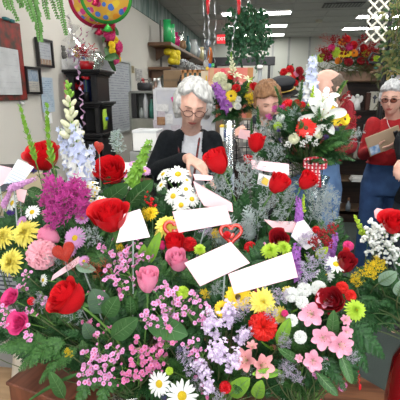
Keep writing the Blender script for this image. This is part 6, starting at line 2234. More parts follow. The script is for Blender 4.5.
# --- ferns: specific and filling
def top_y(x):
    K = ((0, 206), (30, 190), (60, 182), (100, 185), (130, 190), (160, 190), (200, 196), (230, 180), (275, 182), (300, 205), (330, 212), (344, 262), (355, 268), (365, 255), (400, 245))
    for (a, ya), (b, yb) in zip(K, K[1:]):
        if x <= b:
            return ya + (yb - ya) * (x - a) / (b - a)
    return 245


def bot_y(x):
    K = ((0, 352), (30, 356), (75, 368), (110, 385), (135, 398), (300, 400), (325, 378), (345, 362), (362, 350), (372, 325), (400, 322))
    for (a, ya), (b, yb) in zip(K, K[1:]):
        if x <= b:
            return ya + (yb - ya) * (x - a) / (b - a)
    return 322


def vase_for(px, py):
    if px > 352: return 'D'
    if py < 235:
        return 'L' if px < 25 else 'E' if px < 125 else 'F' if px < 205 else 'G' if px < 285 else 'I'
    return 'A' if px < 160 else 'B' if px < 270 else 'C'


VN = {'A': 'near left waxflower bouquet', 'B': 'bottom middle bouquet', 'C': 'pink alstroemeria bouquet', 'D': 'right edge rose bouquet', 'E': 'pale blue delphinium bouquet', 'F': 'white daisy bouquet', 'G': 'misty grey rose bouquet', 'I': 'purple liatris bouquet', 'L': 'yellow mum bouquet'}
cnt = 0
rr = random.Random(21)
y = 185
while y < 400:
    x = -6
    while x < 408:
        px, py = x + rr.uniform(-7, 7), y + rr.uniform(-7, 7)
        x += 17
        if not (top_y(px) + 6 < py < bot_y(px) - 4) or (px < 20 and 262 < py < 312):
            continue
        vz = vase_for(px, py)
        m, _r = VASES[vz]
        dY = rr.choice([.05, .08, .12])
        c = at(px, py, Yd(py) + dY)
        d = (c - m); d.z *= .6
        d = (d.normalized() + V((rr.uniform(-.5, .5), rr.uniform(-.5, .1), rr.uniform(-.3, .4)))).normalized()
        kd = rr.choice(['fern', 'fern', 'light', 'fern'] if vz != 'G' else ['fern', 'silver', 'fern'])
        what = {'fern': 'dark leatherleaf fern frond', 'light': 'lighter green fern frond', 'feather': 'fine feathery fern frond', 'silver': 'silvery dusty miller leaf'}[kd]
        frond(px, py, rr.uniform(36, 52) if vz != 'G' else rr.uniform(30, 42), (d.x, d.z, -d.y), what + ' within the ' + VN[vz], what.rsplit(' ', 2)[0] + ' in ' + VN[vz], Yd(py) + dY, vz, kd)
    y += 17
# big dark backing leaves deeper inside each bouquet
y = 190
while y < 400:
    x = 0
    while x < 404:
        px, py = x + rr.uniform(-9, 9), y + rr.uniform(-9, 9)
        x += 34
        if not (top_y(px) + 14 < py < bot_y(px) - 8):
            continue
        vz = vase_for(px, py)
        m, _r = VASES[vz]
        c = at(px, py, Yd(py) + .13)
        a = rr.uniform(0, 6.28)
        d = V((math.cos(a), math.sin(a)))
        L_ = rr.uniform(13, 18)
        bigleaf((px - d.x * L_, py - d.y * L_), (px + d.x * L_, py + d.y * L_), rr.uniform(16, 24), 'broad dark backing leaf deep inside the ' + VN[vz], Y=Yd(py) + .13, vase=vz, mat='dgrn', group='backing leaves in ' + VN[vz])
    y += 34
# right hand fern fringe and others placed on purpose
for (a, b_, l_, ax_, kd, vz) in ((372, 290, 56, (-.8, .1, .4), 'light', 'D'), (362, 282, 46, (-.8, .3, .4), 'light', 'D'), (384, 290, 50, (-.5, .3, .6), 'light', 'D'), (376, 300, 70, (-.7, -.2, .5), 'fern', 'D'), (384, 312, 64, (-.6, -.45, .5), 'fern', 'D'), (392, 304, 60, (-.2, -.3, .7), 'fern', 'D'), (366, 314, 56, (-.8, -.3, .4), 'fern', 'D'),
                                 (356, 352, 44, (.5, -.6, .4), 'fern', 'C'), (366, 340, 50, (.7, -.5, .3), 'fern', 'C'), (350, 366, 40, (.3, -.8, .3), 'fern', 'C'),
                                 (24, 346, 52, (-.8, .1, .4), 'light', 'A'), (42, 354, 50, (-.6, -.3, .5), 'light', 'A'), (58, 364, 46, (-.5, -.4, .6), 'light', 'A'), (88, 384, 44, (-.3, -.6, .7), 'light', 'A'), (106, 388, 40, (-.1, -.5, .7), 'light', 'A'),
                                 (240, 384, 40, (-.1, .3, .9), 'light', 'B'), (196, 336, 44, (.2, .2, .9), 'fern', 'B'), (210, 322, 40, (.3, .3, .9), 'fern', 'B'), (332, 372, 40, (.5, -.3, .7), 'fern', 'C')):
    what = {'fern': 'dark leatherleaf fern frond', 'light': 'lighter green fern frond', 'feather': 'fine feathery fern frond'}[kd]
    frond(a, b_, l_, ax_, what + ' on the outer fringe of the ' + VN[vz], what.rsplit(' ', 2)[0] + ' fringe of ' + VN[vz], Yd(b_) + .02 if vz != 'D' else .95 - (b_ - 290) * .0012, vz, kd)
# ================================================================ CARDS AND PICKS
m_card_w = pm('card_white', (.72, .70, .71), .6, (.70, .67, .69), 6)
m_card_p = pm('card_pink', (.82, .50, .52), .6, (.78, .45, .48), 8)
m_card_lp = pm('card_light_pink', (.78, .50, .54), .6, (.74, .45, .50), 8)
m_pick = pm('pick_plastic', (.45, .52, .50), .25, (.38, .45, .43), 8, alpha=.6)
m_inkb = pm('blue_grey_print', (.25, .32, .42), .7)


def plane_pts(corners, Y, tilt=0.0, yaw=0.0):
    """real flat sheet: centre at its own distance, leaning by tilt and turned by yaw; corners found on that plane"""
    cx, cy = sum(c[0] for c in corners) / len(corners), sum(c[1] for c in corners) / len(corners)
    C_ = at(cx, cy, Y)
    n = (EYE - C_).normalized()
    n = (Matrix.Rotation(yaw, 3, UP) @ Matrix.Rotation(tilt, 3, RT) @ n)
    out = []
    for a, b in corners:
        d = ray(a, b); t = (C_ - EYE).dot(n) / d.dot(n)
        out.append(EYE + d * t)
    return C_, n, out


def sheet(parent, name, pts, C_, n, th, mat, off=0.0, edge=None):
    k = MB(); m = len(pts)
    f_ = [p - C_ + n * (off + th) for p in pts]; b_ = [p - C_ + n * off for p in pts]
    k.add(f_ + b_, [tuple(range(m)), tuple(range(m, 2 * m))[::-1]] + [(i, m + i, m + (i + 1) % m, (i + 1) % m) for i in range(m)])
    return k.build(name, mat, parent, False)


def card(label, corners, Y, vase, mat=None, tilt=0.0, yaw=0.0, border=False, stamp=None, lines=0, cat='card', name='gift_card', fold=None, pick=True):
    C_, n, pts = plane_pts(corners, Y, tilt, yaw)
    root = thing(name, label, cat, C_)
    sheet(root, 'envelope', pts, C_, n, .0012, mat or m_card_w)
    if border:      # pink envelope edge showing behind the white card
        big = [C_ + (p - C_) * 1.06 for p in pts]
        sheet(root, 'envelope_back', big, C_, n, .001, m_card_lp, -.0014)
    if stamp:
        q = [p for p in plane_pts(corners, Y, tilt, yaw)[2]]
        sx, sy, sw = stamp
        d = ray(sx, sy); t = (C_ - EYE).dot(n) / d.dot(n); P_ = EYE + d * t - C_
        e1 = (pts[1] - pts[0]).normalized(); e2 = n.cross(e1)
        k = MB()
        for i in range(2):
            a = P_ + n * .0016 + e2 * (-.002 * i)
            w_ = sw * .5 * depth(C_) / FOC * (1 - .3 * i)
            k.add([a - e1 * w_, a + e1 * w_, a + e1 * w_ + e2 * .0012, a - e1 * w_ + e2 * .0012], [(0, 1, 2, 3)])
        k.build('printed_mark', m_inkb, root, False)
    if lines:
        e1 = (pts[1] - pts[0]); e2 = (pts[-1] - pts[0])
        k = MB()
        for i in range(lines):
            u = (i + 1) / (lines + 1)
            a, b = pts[0] - C_ + e2 * u + e1 * .08 + n * .0016, pts[0] - C_ + e2 * u + e1 * .92 + n * .0016
            w_ = e2 * .018
            k.add([a, b, b + w_, a + w_], [(0, 1, 2, 3)])
        k.build('ruled_lines', pm('ruled_blue', (.35, .45, .62), .7), root, False)
    if pick and vase:
        m, r_ = VASES[vase]
        b = V((0, 0, 0)) + (pts[-1] + pts[-2]) / 2 - C_ - n * .001
        mid = (pts[0] + pts[1]) / 2 - C_
        k = MB()
        tgt = m - C_ + V((RR.uniform(-.01, .01), 0, -.03))
        k.tube([mid.lerp(b, .4) - n * .003, b - n * .003, b.lerp(tgt, .5), tgt], [.0018, .0022, .0024, .0024], 6)
        k.build('card_pick', m_pick, root)
    return root


card('largest white gift card above the yellow gerbera, beside heart outline', [(186, 263), (230, 243), (248, 263), (201, 285)], .84, 'B', tilt=-.15, border=True, stamp=(222, 252, 6))
card('lowest wide white gift card with pink edge by lime mums', [(230, 274), (290, 253), (296, 277), (236, 293)], .83, 'B', tilt=-.2, border=True)
card('long white gift card under the white daisies', [(174, 212), (225, 206), (230, 223), (180, 232)], .95, 'F', tilt=-.1, border=True, stamp=(217, 209, 6))
card('tilted pink-white gift card right of the large red rose', [(124, 214), (140, 209), (150, 237), (116, 243)], .90, 'A', tilt=-.1, stamp=(135, 221, 5), mat=pm('card_blush', (.86, .76, .78), .6, (.84, .66, .70), 18))
card('folded white gift card near the upper purple liatris', [(297, 222), (304, 220), (321, 242), (306, 250), (291, 236)], .98, 'I', tilt=-.1, yaw=.25)
card('dusty pink envelope beside the folded white card', [(263, 219), (273, 221), (299, 222), (292, 233), (275, 230)], 1.01, 'I', mat=m_card_p, tilt=-.3)
card('long pale pink envelope above two leaning red roses', [(251, 160), (289, 164), (289, 175), (252, 169)], 1.17, 'G', mat=m_card_lp, tilt=-.3)
card('small pink envelope lying near the hand of the worker', [(193, 174), (213, 176), (212, 181), (195, 180)], 1.22, 'G', mat=m_card_p, tilt=-.6)
card('pink open envelope flap above the long white card', [(193, 181), (232, 203), (233, 212), (204, 206), (198, 196)], 1.03, 'F', mat=m_card_p, tilt=-.2)
card('blue-lined white note beside the upper left red rose', [(18, 159), (34, 167), (24, 181), (3, 184)], 1.04, 'L', lines=8, cat='note', name='lined_note', mat=pm('note_blue_white', (.72, .78, .84), .7))
card('pink envelope behind the blue-lined note, cut by the left edge', [(-6, 164), (12, 168), (5, 183), (-6, 190)], 1.07, 'L', mat=m_card_lp)
card('small pink envelope corner under the lilac heather', [(16, 188), (27, 190), (24, 203), (17, 200)], 1.06, 'L', mat=m_card_p)
card('pale pink envelope leaning on the right edge rose', [(374, 211), (377, 208), (391, 211), (385, 217), (384, 223), (375, 218)], .96, 'D', mat=m_card_p)
card('pale pink envelope edge below the glitter heart', [(51, 281), (53, 275), (79, 256), (81, 263)], .87, 'A', mat=m_card_lp)
c_ = card('yellow and white folded card between leaning red rose and pink envelope', [(259, 173), (273, 177), (268, 187), (257, 184)], 1.12, 'G', mat=m_card_w)
C_, n, pts = plane_pts([(263, 176), (269, 180), (267, 186), (261, 183)], 1.118)
sheet(c_, 'yellow_picture', pts, V(c_.location), n, .001, m_yell, .002)


def heart_pts(n=40):
    return [heart2(2 * PI * i / n) for i in range(n)]


def heart_pick(label, px, py, size, roll, Y, vase, mats, kind, yaw=0.0):
    c = at(px, py, Y); D = size * depth(c) / FOC
    root = thing('heart_pick', label, 'heart pick', c)
    nn = (EYE - c).normalized()
    R_ = Matrix((RT, nn.cross(RT).normalized() * 1.0, nn)).transposed()
    ymul = 1 if (R_ @ V((0, 1, 0))).z > 0 else -1
    M = (Matrix.Rotation(yaw, 3, 'Z') @ R_ @ Matrix.Rotation(roll, 3, 'Z')).to_4x4()
    k = MB(); k.T = M
    hp = [V((a * D / 2, b * D / 2 * ymul, 0)) for a, b in heart_pts()]
    if kind == 'solid':
        rings = [(1.0, .0), (.97, .25), (.85, .5), (.55, .75), (.0, .85)]
        for sg in (1, -1):
            vs = []; fs = []
            for f_, z in rings:
                vs += [p * f_ + V((0, 0, sg * z * D * .14)) for p in hp]
            for r in range(len(rings) - 1):
                for i in range(40):
                    fs.append((r * 40 + i, r * 40 + (i + 1) % 40, (r + 1) * 40 + (i + 1) % 40, (r + 1) * 40 + i))
            k.add(vs, fs)
        k.build('heart', mats, root)
    else:
        k.tube([p for p in hp] + [hp[0]], D * .085, 8)
        k.build('heart_outline', mats, root)
        k2 = MB(); k2.T = M
        h2 = [p * .36 + V((0, -.08 * D * ymul * -1 * .0 - .12 * D * ymul, 0)) for p in hp]
        for sg in (1, -1):
            k2.add([q + V((0, 0, 0)) for q in h2] + [sum(h2, V()) / 40 + V((0, 0, sg * D * .06))], [(i, (i + 1) % 40, 40) for i in range(40)])
        k2.build('small_heart', mats, root)
    stem_to(root, c - V((0, 0, D * .35)), V((0, 0, 1)), vase, .0012, pm('wire_pick', (.3, .3, .3), .4))
    return root


m_glit = pm('red_glitter', (.40, .012, .010), .35, (.62, .06, .03), 700, bump=.8, bsc=900)
heart_pick('red glitter heart pick leaning over the pale pink carnation', 64, 252, 25, .35, .85, 'A', m_glit, 'solid')
heart_pick('thin red heart pick seen edge-on above the middle red rose', 99, 147, 15, -.25, 1.13, 'E', m_glit, 'solid', yaw=1.15)
heart_pick('shiny red heart outline pick with small heart inside', 231, 233, 22, 0, .96, 'B', pm('candy_red', (.75, .05, .03), .2, (.6, .03, .02), 10, coat=.6), 'open')
heart_pick('shiny red heart outline pick behind the deep red rosebud', 175, 229, 22, .1, .97, 'B', pm('candy_red', (.75, .05, .03), .2), 'open')
# red twisted wire pick at lower right
c = at(357, 352, .76)
t_ = thing('twisted_wire_pick', 'red twisted wire pick curling over the bottom wood table', 'pick', c)
pts = [at(a, b, Y_) - c for a, b, Y_ in ((349, 346, .77), (354, 352, .76), (357, 362, .755), (359, 374, .75), (360, 387, .745))]
sp_ = []
for i in range(60):
    u = i / 59 * 4; j = min(3, int(u)); p = pts[j].lerp(pts[j + 1], u - j)
    sp_.append(p + V((math.cos(i * 1.1), math.sin(i * 1.1), 0)) * .0016)
MB().tube(sp_, .0009, 4).build('wire', m_red, t_)
MB().ell(pts[-1], (.003, .003, .008)).build('bead', m_red, t_)
stem_to(t_, c + pts[0], V((.5, 0, .8)).normalized(), 'C', .001)

# clear plastic sleeve with a label between worker and roses
c0 = at(227.5, 172, 1.45); c1 = at(227.5, 121, 1.45)
t_ = thing('plastic_tube', 'tall clear plastic tube with pale blue label by the worker', 'tube', (c0.x, 1.50, .80))
h_ = c1.z - .80
MB().lathe([(0, 0), (.022, 0), (.022, h_), (.020, h_), (.020, .006), (0, .006)], n=24).build('tube_wall', glass('tube_plastic', (.80, .86, .90), .25, .18), t_)
MB().lathe([(.0225, h_ * .3), (.0225, h_ * .72)], n=24).build('label_sleeve', pm('tube_label', (.50, .56, .66), .5, (.30, .36, .45), 60), t_)
# tissue box with yellow top behind
c = at(226, 134, 2.55)
t_ = thing('tissue_box', 'small white and blue box with yellow top beside plaid shirt', 'box', (c.x, 2.62, c.z - .05))
MB().box((0, 0, .045), (.085, .085, .09), bev=.004).build('carton', m_paper, t_, False)
MB().box((0, 0, .095), (.09, .09, .014), bev=.003).build('yellow_lid', m_yell, t_, False)
k = MB().box((0, -.044, .05), (.03, .003, .05)); k.build('blue_print', m_blue, t_, False)
tag(MB().box((c.x - .005, 2.64, (c.z - .052) / 2), (.10, .14, c.z - .052), bev=.01).build('small_cabinet', pm('tan_cab', (.16, .11, .08), .6), None, False), 'tan cabinet between worker and plaid-shirted person', 'cabinet')
# pink card held by plaid person
C_, n, pts = plane_pts([(240, 129), (257, 132), (254, 141), (238, 138)], 2.52)
t_ = thing('gift_card', 'pink card held in the hand of plaid-shirted person', 'card', C_)
sheet(t_, 'envelope', pts, C_, n, .002, m_card_lp)
sheet(t_, 'flap', [pts[0], pts[1], (pts[2] + pts[3]) / 2 + (pts[0] - pts[3]) * .4], C_, n, .001, m_card_p, .0025)

# plaid bow at the neck of the lily vase
c = at(315, 166, 1.62)
t_ = thing('plaid_bow', 'red and white plaid bow on the lily vase neck', 'bow', c)
m_pl, t, bs = nt('red_plaid_ribbon')
N, L = t.nodes, t.links
tc = N.new('ShaderNodeTexCoord'); sp = N.new('ShaderNodeSeparateXYZ'); L.new(tc.outputs['Object'], sp.inputs[0])
a1 = mixc(stripe(sp.outputs[0], 70, .4), (.55, .03, .05, 1), (.75, .60, .60, 1))
a2 = mixc(stripe(sp.outputs[2], 70, .4), a1, (.42, .015, .03, 1))
L.new(a2, bs.inputs[0]); bs.inputs['Roughness'].default_value = .6
for s in (-1, 1):
    k = MB()
    k.grid(lambda a, b, s=s: V((s * (.036 * math.sin(PI * a * 1.0) * 1.3), -.018 * math.sin(2 * PI * a), .010 + .024 * (a - .5) * 1.4 + (b - .5) * .022)), 12, 4)
    k.build('loop', m_pl, t_)
    k = MB()
    k.grid(lambda a, b, s=s: V((s * (.004 + .016 * a) + (b - .5) * .022, -.012 - .01 * math.sin(4 * a), -.085 * a)), 10, 3)
    k.build('tail', m_pl, t_)
MB().ell((0, -.008, .006), (.014, .012, .018)).build('knot', m_pl, t_)

# ================================================================ LILY BOUQUET (H)
def Fh(kind, px, py, s, ax, lb, Y=1.72, **k):
    return flower(kind, px, py, s, ax, lb, Y=Y, vase='H', **k)


Fh('lily', 322, 116, 46, (-.05, .25, 1), 'large open white lily at the front of the tall bouquet', Y=1.64)
Fh('lily', 324, 98, 34, (.15, .75, .6), 'second white lily above the large open one', Y=1.70)
Fh('alst_y', 336, 118, 22, (.4, .3, .9), 'yellow alstroemeria right of the large white lily', Y=1.69)
Fh('alst_y', 331, 111, 18, (.4, .6, .7), 'yellow alstroemeria behind the large white lily', Y=1.74)
Fh('gerb_yel', 345, 119, 15, (.6, .3, .8), 'golden gerbera at the right of the lily bouquet', Y=1.66)
Fh('gerb_red2', 306, 128, 23, (-.1, .35, .95), 'red gerbera with dark eye below white lily', Y=1.62)
Fh('carn_red', 288, 103, 15, (-.1, .8, .6), 'red carnation high on the left of lily bouquet', Y=1.72)
Fh('carn_red', 302, 104, 9, (0, .6, .8), 'small red carnation between red carnation and lilies', Y=1.74)
Fh('carn_red', 297, 101, 7, (0, .7, .7), 'tiny red bud beside the small red carnation', Y=1.76)
Fh('carn_crm', 294, 138, 13, (-.1, .3, .9), 'green-white carnation low left of the red gerbera', Y=1.62)
Fh('carn_crm', 319, 134, 10, (.1, .3, .9), 'green-white carnation right of the red gerbera', Y=1.62)
Fh('carn_lime', 277, 125, 10, (-.3, .5, .8), 'lime bloom at the left of lily bouquet', Y=1.66)
Fh('carn_wht', 280, 116, 10, (-.3, .6, .7), 'white bloom below the red carnation', Y=1.68)
for (a, b_, s_, lb) in ((336, 129, 12, 'purple statice tuft under the yellow alstroemeria'), (325, 138, 13, 'purple statice tuft right of the red gerbera'), (278, 131, 9, 'purple statice tuft at left of lily bouquet'), (280, 141, 9, 'lower purple statice tuft at left of lily bouquet')):
    spray('pur', a, b_, s_, (0, .4, .9), lb, Y=1.61, vase='H')
spray('stock_blu', 311, 84, 50, (0, 1, .03), 'pale blue delphinium spike rising above the white lilies', Y=1.80, vase='H')
spray('snap_wht', 311, 74, 34, (.02, 1, .03), 'pale green budded tip standing over the delphinium', Y=1.83, vase='H')
spray('snap_grn', 312, 97, 22, (.05, 1, .1), 'yellow-green lily bud standing left of the lilies', Y=1.68, vase='H')
for (a, b_, l_, lb) in ((283, 113, 18, 'magenta statice sprig below the red carnation'), (276, 112, 15, 'magenta statice sprig near the bowed face'), (270, 120, 14, 'magenta statice sprig at far left of lily bouquet')):
    spray('mag', a, b_, l_ * .7, (-.3, .8, .3), lb, Y=1.72, vase='H')
for (a, b_) in ((349, 124), (341, 103)):
    spray('redspray', a, b_, 20, (.5, .7, .3), 'red pepper berry sprig at right of the lily bouquet', Y=1.74, vase='H', group='berry sprigs in lily bouquet')
for (a, b_, l_) in ((351, 138, 20), (270, 132, 26), (266, 142, 24), (284, 128, 22), (298, 118, 20), (272, 150, 24)):
    spray('mist', a, b_, l_, (.6 if a > 320 else -.5, .6, .4), 'grey limonium twig in the tall lily bouquet', Y=1.66, vase='H', group='limonium in lily bouquet')
for (a, b_, l_) in ((308, 140, 14), (314, 145, 12), (302, 146, 12), (288, 146, 12), (322, 128, 10)):
    spray('breath', a, b_, l_, (0, .6, .8), 'small white filler flowers below the red gerbera', Y=1.60, vase='H', group='white filler in lily bouquet')
for (a, b_, l_, ax_) in ((280, 104, 30, (-.3, .9, .2)), (300, 96, 26, (0, 1, .2)), (336, 96, 26, (.4, .9, .1)), (258, 122, 26, (-.15, 1, .1)), (342, 90, 18, (.4, .9, .1)), (252, 130, 20, (0, 1, .1))):
    spray('myrtle' if a in (262, 254, 342) else 'myrtled', a, b_, l_, ax_, 'upright leafy green stem in the lily bouquet', Y=1.76, vase='H', group='leafy stems in lily bouquet')
r_ = random.Random(31)
for i in range(64):
    th = r_.uniform(0, 2 * PI); up = r_.uniform(-.35, .85)
    rad = 34 * math.sqrt(r_.uniform(.05, 1))
    px = 306 + rad * 1.15 * math.cos(th); py = 146 + rad * .85 * math.sin(th) - (4 if abs(px - 306) < 20 else 0)
    if py > 170 - abs(px - 306) * .3: py = 160 - r_.uniform(0, 25)
    d = V(((px - 306) / 34, (168 - py) / 40, r_.uniform(.2, 1)))
    kd = r_.choice(['fern', 'fern', 'feather', 'light'])
    what = {'fern': 'dark leatherleaf fern frond', 'light': 'lighter green fern frond', 'feather': 'fine feathery fern frond'}[kd]
    frond(px, py, r_.uniform(26, 40), d, what + ' in the tall white lily bouquet', what.rsplit(' ', 2)[0] + ' in lily bouquet', 1.68 + r_.uniform(-.05, .08), 'H', kd)

# ================================================================ MIXED BOUQUET BEHIND (I2)
q = at(235, 128, 3.0)
ped = thing('display_pedestal', 'narrow dark pedestal carrying the mixed bouquet behind worker', 'pedestal', (q.x, 3.05, 0))
zp = q.z - .22
MB().box((0, 0, zp / 2 - .01), (.22, .22, zp - .02), bev=.01).build('column', m_dkwood, ped, False)
MB().box((0, 0, zp - .012), (.28, .28, .024), bev=.006).build('pedestal_top', m_dkwood, ped, False)
t_ = thing('vase', 'dark green vase of the mixed bouquet on the pedestal', 'vase', (q.x, 3.05, zp))
MB().lathe([(0, 0), (.05, 0), (.07, .1), (.05, .2), (.06, .24), (.05, .24), (0, .1)], n=24).build('vessel', pm('green_pot', (.04, .12, .05), .5), t_)
VASES['M'] = (V((q.x, 3.05, zp + .24)), .045)


def Fm(kind, px, py, s, ax, lb, Y=2.98, **k):
    return flower(kind, px, py, s, ax, lb, Y=Y, vase='M', **k)


Fm('carn_crm', 219, 77, 17, (-.2, .6, .8), 'pale green hydrangea-like bloom topmost left in mixed bouquet')
Fm('carn_crm', 225, 85, 14, (-.2, .5, .8), 'cream bloom under the pale green one in mixed bouquet')
Fm('carn_red2', 231, 75, 8, (0, .7, .7), 'small scarlet bloom atop the mixed bouquet')
Fm('carn_red', 236, 87, 10, (0, .5, .8), 'red carnation in the middle of the mixed bouquet', Y=2.94)
Fm('carn_red', 255, 85, 10, (.5, .5, .7), 'red carnation at the right tip of mixed bouquet')
Fm('carn_dred', 218, 90, 12, (-.5, .5, .7), 'dark red carnation at the left of mixed bouquet')
Fm('carn_dred', 221, 108, 12, (-.5, .2, .8), 'dark red carnation lower left of mixed bouquet')
Fm('gerb_yel', 231, 96, 14, (-.1, .3, .95), 'yellow gerbera with brown eye in the mixed bouquet', Y=2.92)
Fm('carn_wht', 238, 99, 8, (.1, .3, .9), 'small white bloom right of the yellow gerbera', Y=2.92)
Fm('carn_wht', 238, 106, 8, (.1, .2, .9), 'small white bloom lower in the mixed bouquet', Y=2.91)
Fm('lily_crm', 236, 75, 14, (.2, .8, .4), 'cream lily bud opening atop the mixed bouquet')
Fm('lily_crm', 248, 79, 12, (.4, .8, .4), 'cream lily at the upper right of mixed bouquet')
Fm('lily_crm', 232, 104, 14, (-.1, .3, .9), 'white drooping lily below the yellow gerbera', Y=2.92)
spray('orch', 223, 98, 30, (-.5, .8, .3), 'purple orchid spray on the left of mixed bouquet', Y=2.93, vase='M')
spray('solid', 251, 99, 20, (.8, -.2, .5), 'yellow goldenrod plume at right of mixed bouquet', Y=2.92, vase='M')
spray('solid', 246, 97, 16, (.8, .2, .5), 'yellow goldenrod plume nearer the white blooms', Y=2.92, vase='M')
spray('snap_wht', 232, 64, 22, (-.1, 1, 0), 'slim cream bud spike above the mixed bouquet', Y=3.0, vase='M')
spray('snap_grn', 247, 88, 22, (.4, .9, .2), 'green bud spike in the mixed bouquet', Y=3.0, vase='M')
for i in range(34):
    th = r_.uniform(0, 2 * PI)
    rad = math.sqrt(r_.uniform(.02, 1))
    px = 235 + rad * 21 * math.cos(th); py = 105 + rad * 20 * math.sin(th)
    kd = r_.choice(['fern', 'feather', 'fern'])
    what = {'fern': 'dark leatherleaf fern frond', 'feather': 'fine feathery fern frond'}[kd]
    frond(px, py, r_.uniform(22, 32), ((px - 235) / 21, (112 - py) / 20, r_.uniform(.2, .8)), what + ' in the mixed bouquet behind worker', what.rsplit(' ', 2)[0] + ' in mixed bouquet', 3.0 + r_.uniform(-.05, .06), 'M', kd)

# ================================================================ RED ROSE BOUQUET FAR BACK (J)
q = at(291, 88, 4.5)
ped = thing('tall_pedestal', 'tall black pedestal behind the person in black cap', 'pedestal', (q.x, 4.5, 0))
MB().box((0, 0, q.z / 2 - .08), (.24, .24, q.z - .16), bev=.01).build('column', m_blackp, ped, False)
MB().box((0, 0, q.z - .09), (.3, .3, .02), bev=.005).build('pedestal_top', m_blackp, ped, False)
t_ = thing('vase', 'small gold vase of the far red rose bouquet', 'vase', (q.x, 4.5, q.z - .08))
MB().lathe([(0, 0), (.04, 0), (.06, .05), (.05, .10), (.04, .10), (0, .05)], n=20).build('vessel', pm('gold_pot', (.35, .22, .06), .35, metal=.4), t_)
VASES['J'] = (V((q.x, 4.5, q.z + .02)), .035)
for (a, b_, s_, kd, lb) in ((283, 71, 9, 'carn_red', 'red rose at the left of far bouquet'), (290, 68, 9, 'carn_red', 'red rose at the top of far bouquet'), (292, 75, 10, 'carn_red2', 'brightest red rose in the centre of far bouquet'), (301, 70, 10, 'carn_dred', 'dark red rose at upper right of far bouquet'),
                            (303, 78, 8, 'carn_dred', 'dark red rose at lower right of far bouquet'), (285, 79, 8, 'carn_org', 'orange-brown bloom low in the far bouquet'), (296, 82, 8, 'carn_red', 'red bloom low in the far bouquet'), (297, 73, 7, 'carn_pink', 'pink bloom in the far bouquet'),
                            (288, 74, 8, 'carn_crm', 'cream bloom in the far bouquet'), (280, 78, 7, 'carn_dred', 'dark red bloom at left edge of far bouquet')):
    flower(kd, a, b_, s_, ((a - 291) / 14, .5, .8), lb, Y=4.42, vase='J')
for i in range(16):
    th = r_.uniform(0, 2 * PI); rad = math.sqrt(r_.uniform(.02, 1))
    px, py = 291 + rad * 12 * math.cos(th), 78 + rad * 9 * math.sin(th)
    frond(px, py, r_.uniform(9, 15), ((px - 291) / 14, (84 - py) / 9, .5), 'small dark fern frond in the far red bouquet', 'ferns in far red bouquet', 4.47, 'J', 'fern')
# ================================================================ BOOKCASE TOP, GARLANDS, HANGING THINGS
VASES['K'] = (V((bc.location.x + .05, 5.35, bzt + .06)), .08)
t_ = thing('flower_basket', 'low brown basket of the autumn arrangement on bookcase', 'basket', (bc.location.x + .05, 5.35, bzt + .031))
MB().lathe([(0, 0), (.12, 0), (.17, .09), (.155, .09), (.11, .012), (0, .012)], n=24).build('bowl', pm('basket_brown', (.10, .05, .03), .8, (.16, .09, .05), 60, bump=.5), t_)
MB().lathe([(.155, .085), (.165, .10), (.178, .09), (.165, .08)], n=24).build('rim', pm('basket_brown', (.10, .05, .03), .8), t_)
r_ = random.Random(41)
KF = [('gerb_yel', 342, 54, 10, 'yellow gerbera left of its twin in autumn arrangement'), ('gerb_yel', 348, 53, 10, 'yellow gerbera right of its twin in autumn arrangement'), ('gerb_org', 354, 53, 10, 'orange gerbera beside the two yellow ones'), ('gerb_org', 342, 42, 9, 'orange gerbera at the top of autumn arrangement'),
      ('carn_lime', 335, 51, 12, 'pale green hydrangea at left of autumn arrangement'), ('carn_lime', 367, 52, 10, 'pale green hydrangea at right of autumn arrangement'), ('carn_lime', 379, 60, 12, 'lime bloom at far right of autumn arrangement'), ('carn_lime', 320, 57, 10, 'green leafy bloom at far left of autumn arrangement'),
      ('carn_red', 347, 38, 9, 'red dahlia topmost in autumn arrangement'), ('carn_red', 354, 44, 10, 'red dahlia right of the topmost one'), ('carn_hpink', 331, 47, 9, 'crimson dahlia at upper left of autumn arrangement'), ('carn_hpink', 328, 55, 9, 'crimson dahlia at lower left of autumn arrangement'),
      ('carn_dred', 349, 61, 10, 'wine red dahlia under the yellow gerberas'), ('carn_dred', 362, 60, 9, 'wine red dahlia at lower right of autumn arrangement'), ('carn_red', 365, 47, 9, 'red dahlia near the grey box'), ('carn_hpink', 350, 46, 9, 'crimson dahlia above the gerberas'),
      ('carn_org', 338, 60, 8, 'orange dahlia under the pale green hydrangea'), ('carn_dred', 371, 60, 9, 'wine red dahlia by the tan sack')]
for kd, a, b_, s_, lb in KF:
    flower(kd, a, b_, s_, ((a - 350) / 40, .4, .8), lb, Y=5.12 + abs(a - 350) * .002, vase='K')
for i in range(22):
    a, b_ = 352 + r_.uniform(-28, 26), 50 + r_.uniform(-9, 12)
    spray(r_.choice(['redspray', 'redtwig']), a, b_, r_.uniform(13, 20), ((a - 352) / 24, .7, .4), 'red autumn leaf or berry sprig in the arrangement on bookcase', Y=5.16, vase='K', group='red autumn sprigs')
for i in range(16):
    a, b_ = 352 + r_.uniform(-30, 28), 56 + r_.uniform(-5, 8)
    frond(a, b_, r_.uniform(14, 22), ((a - 352) / 22, r_.uniform(-.2, .6), .6), 'dark fern frond in the autumn arrangement on bookcase', 'ferns in autumn arrangement', 5.2, 'K', 'fern')
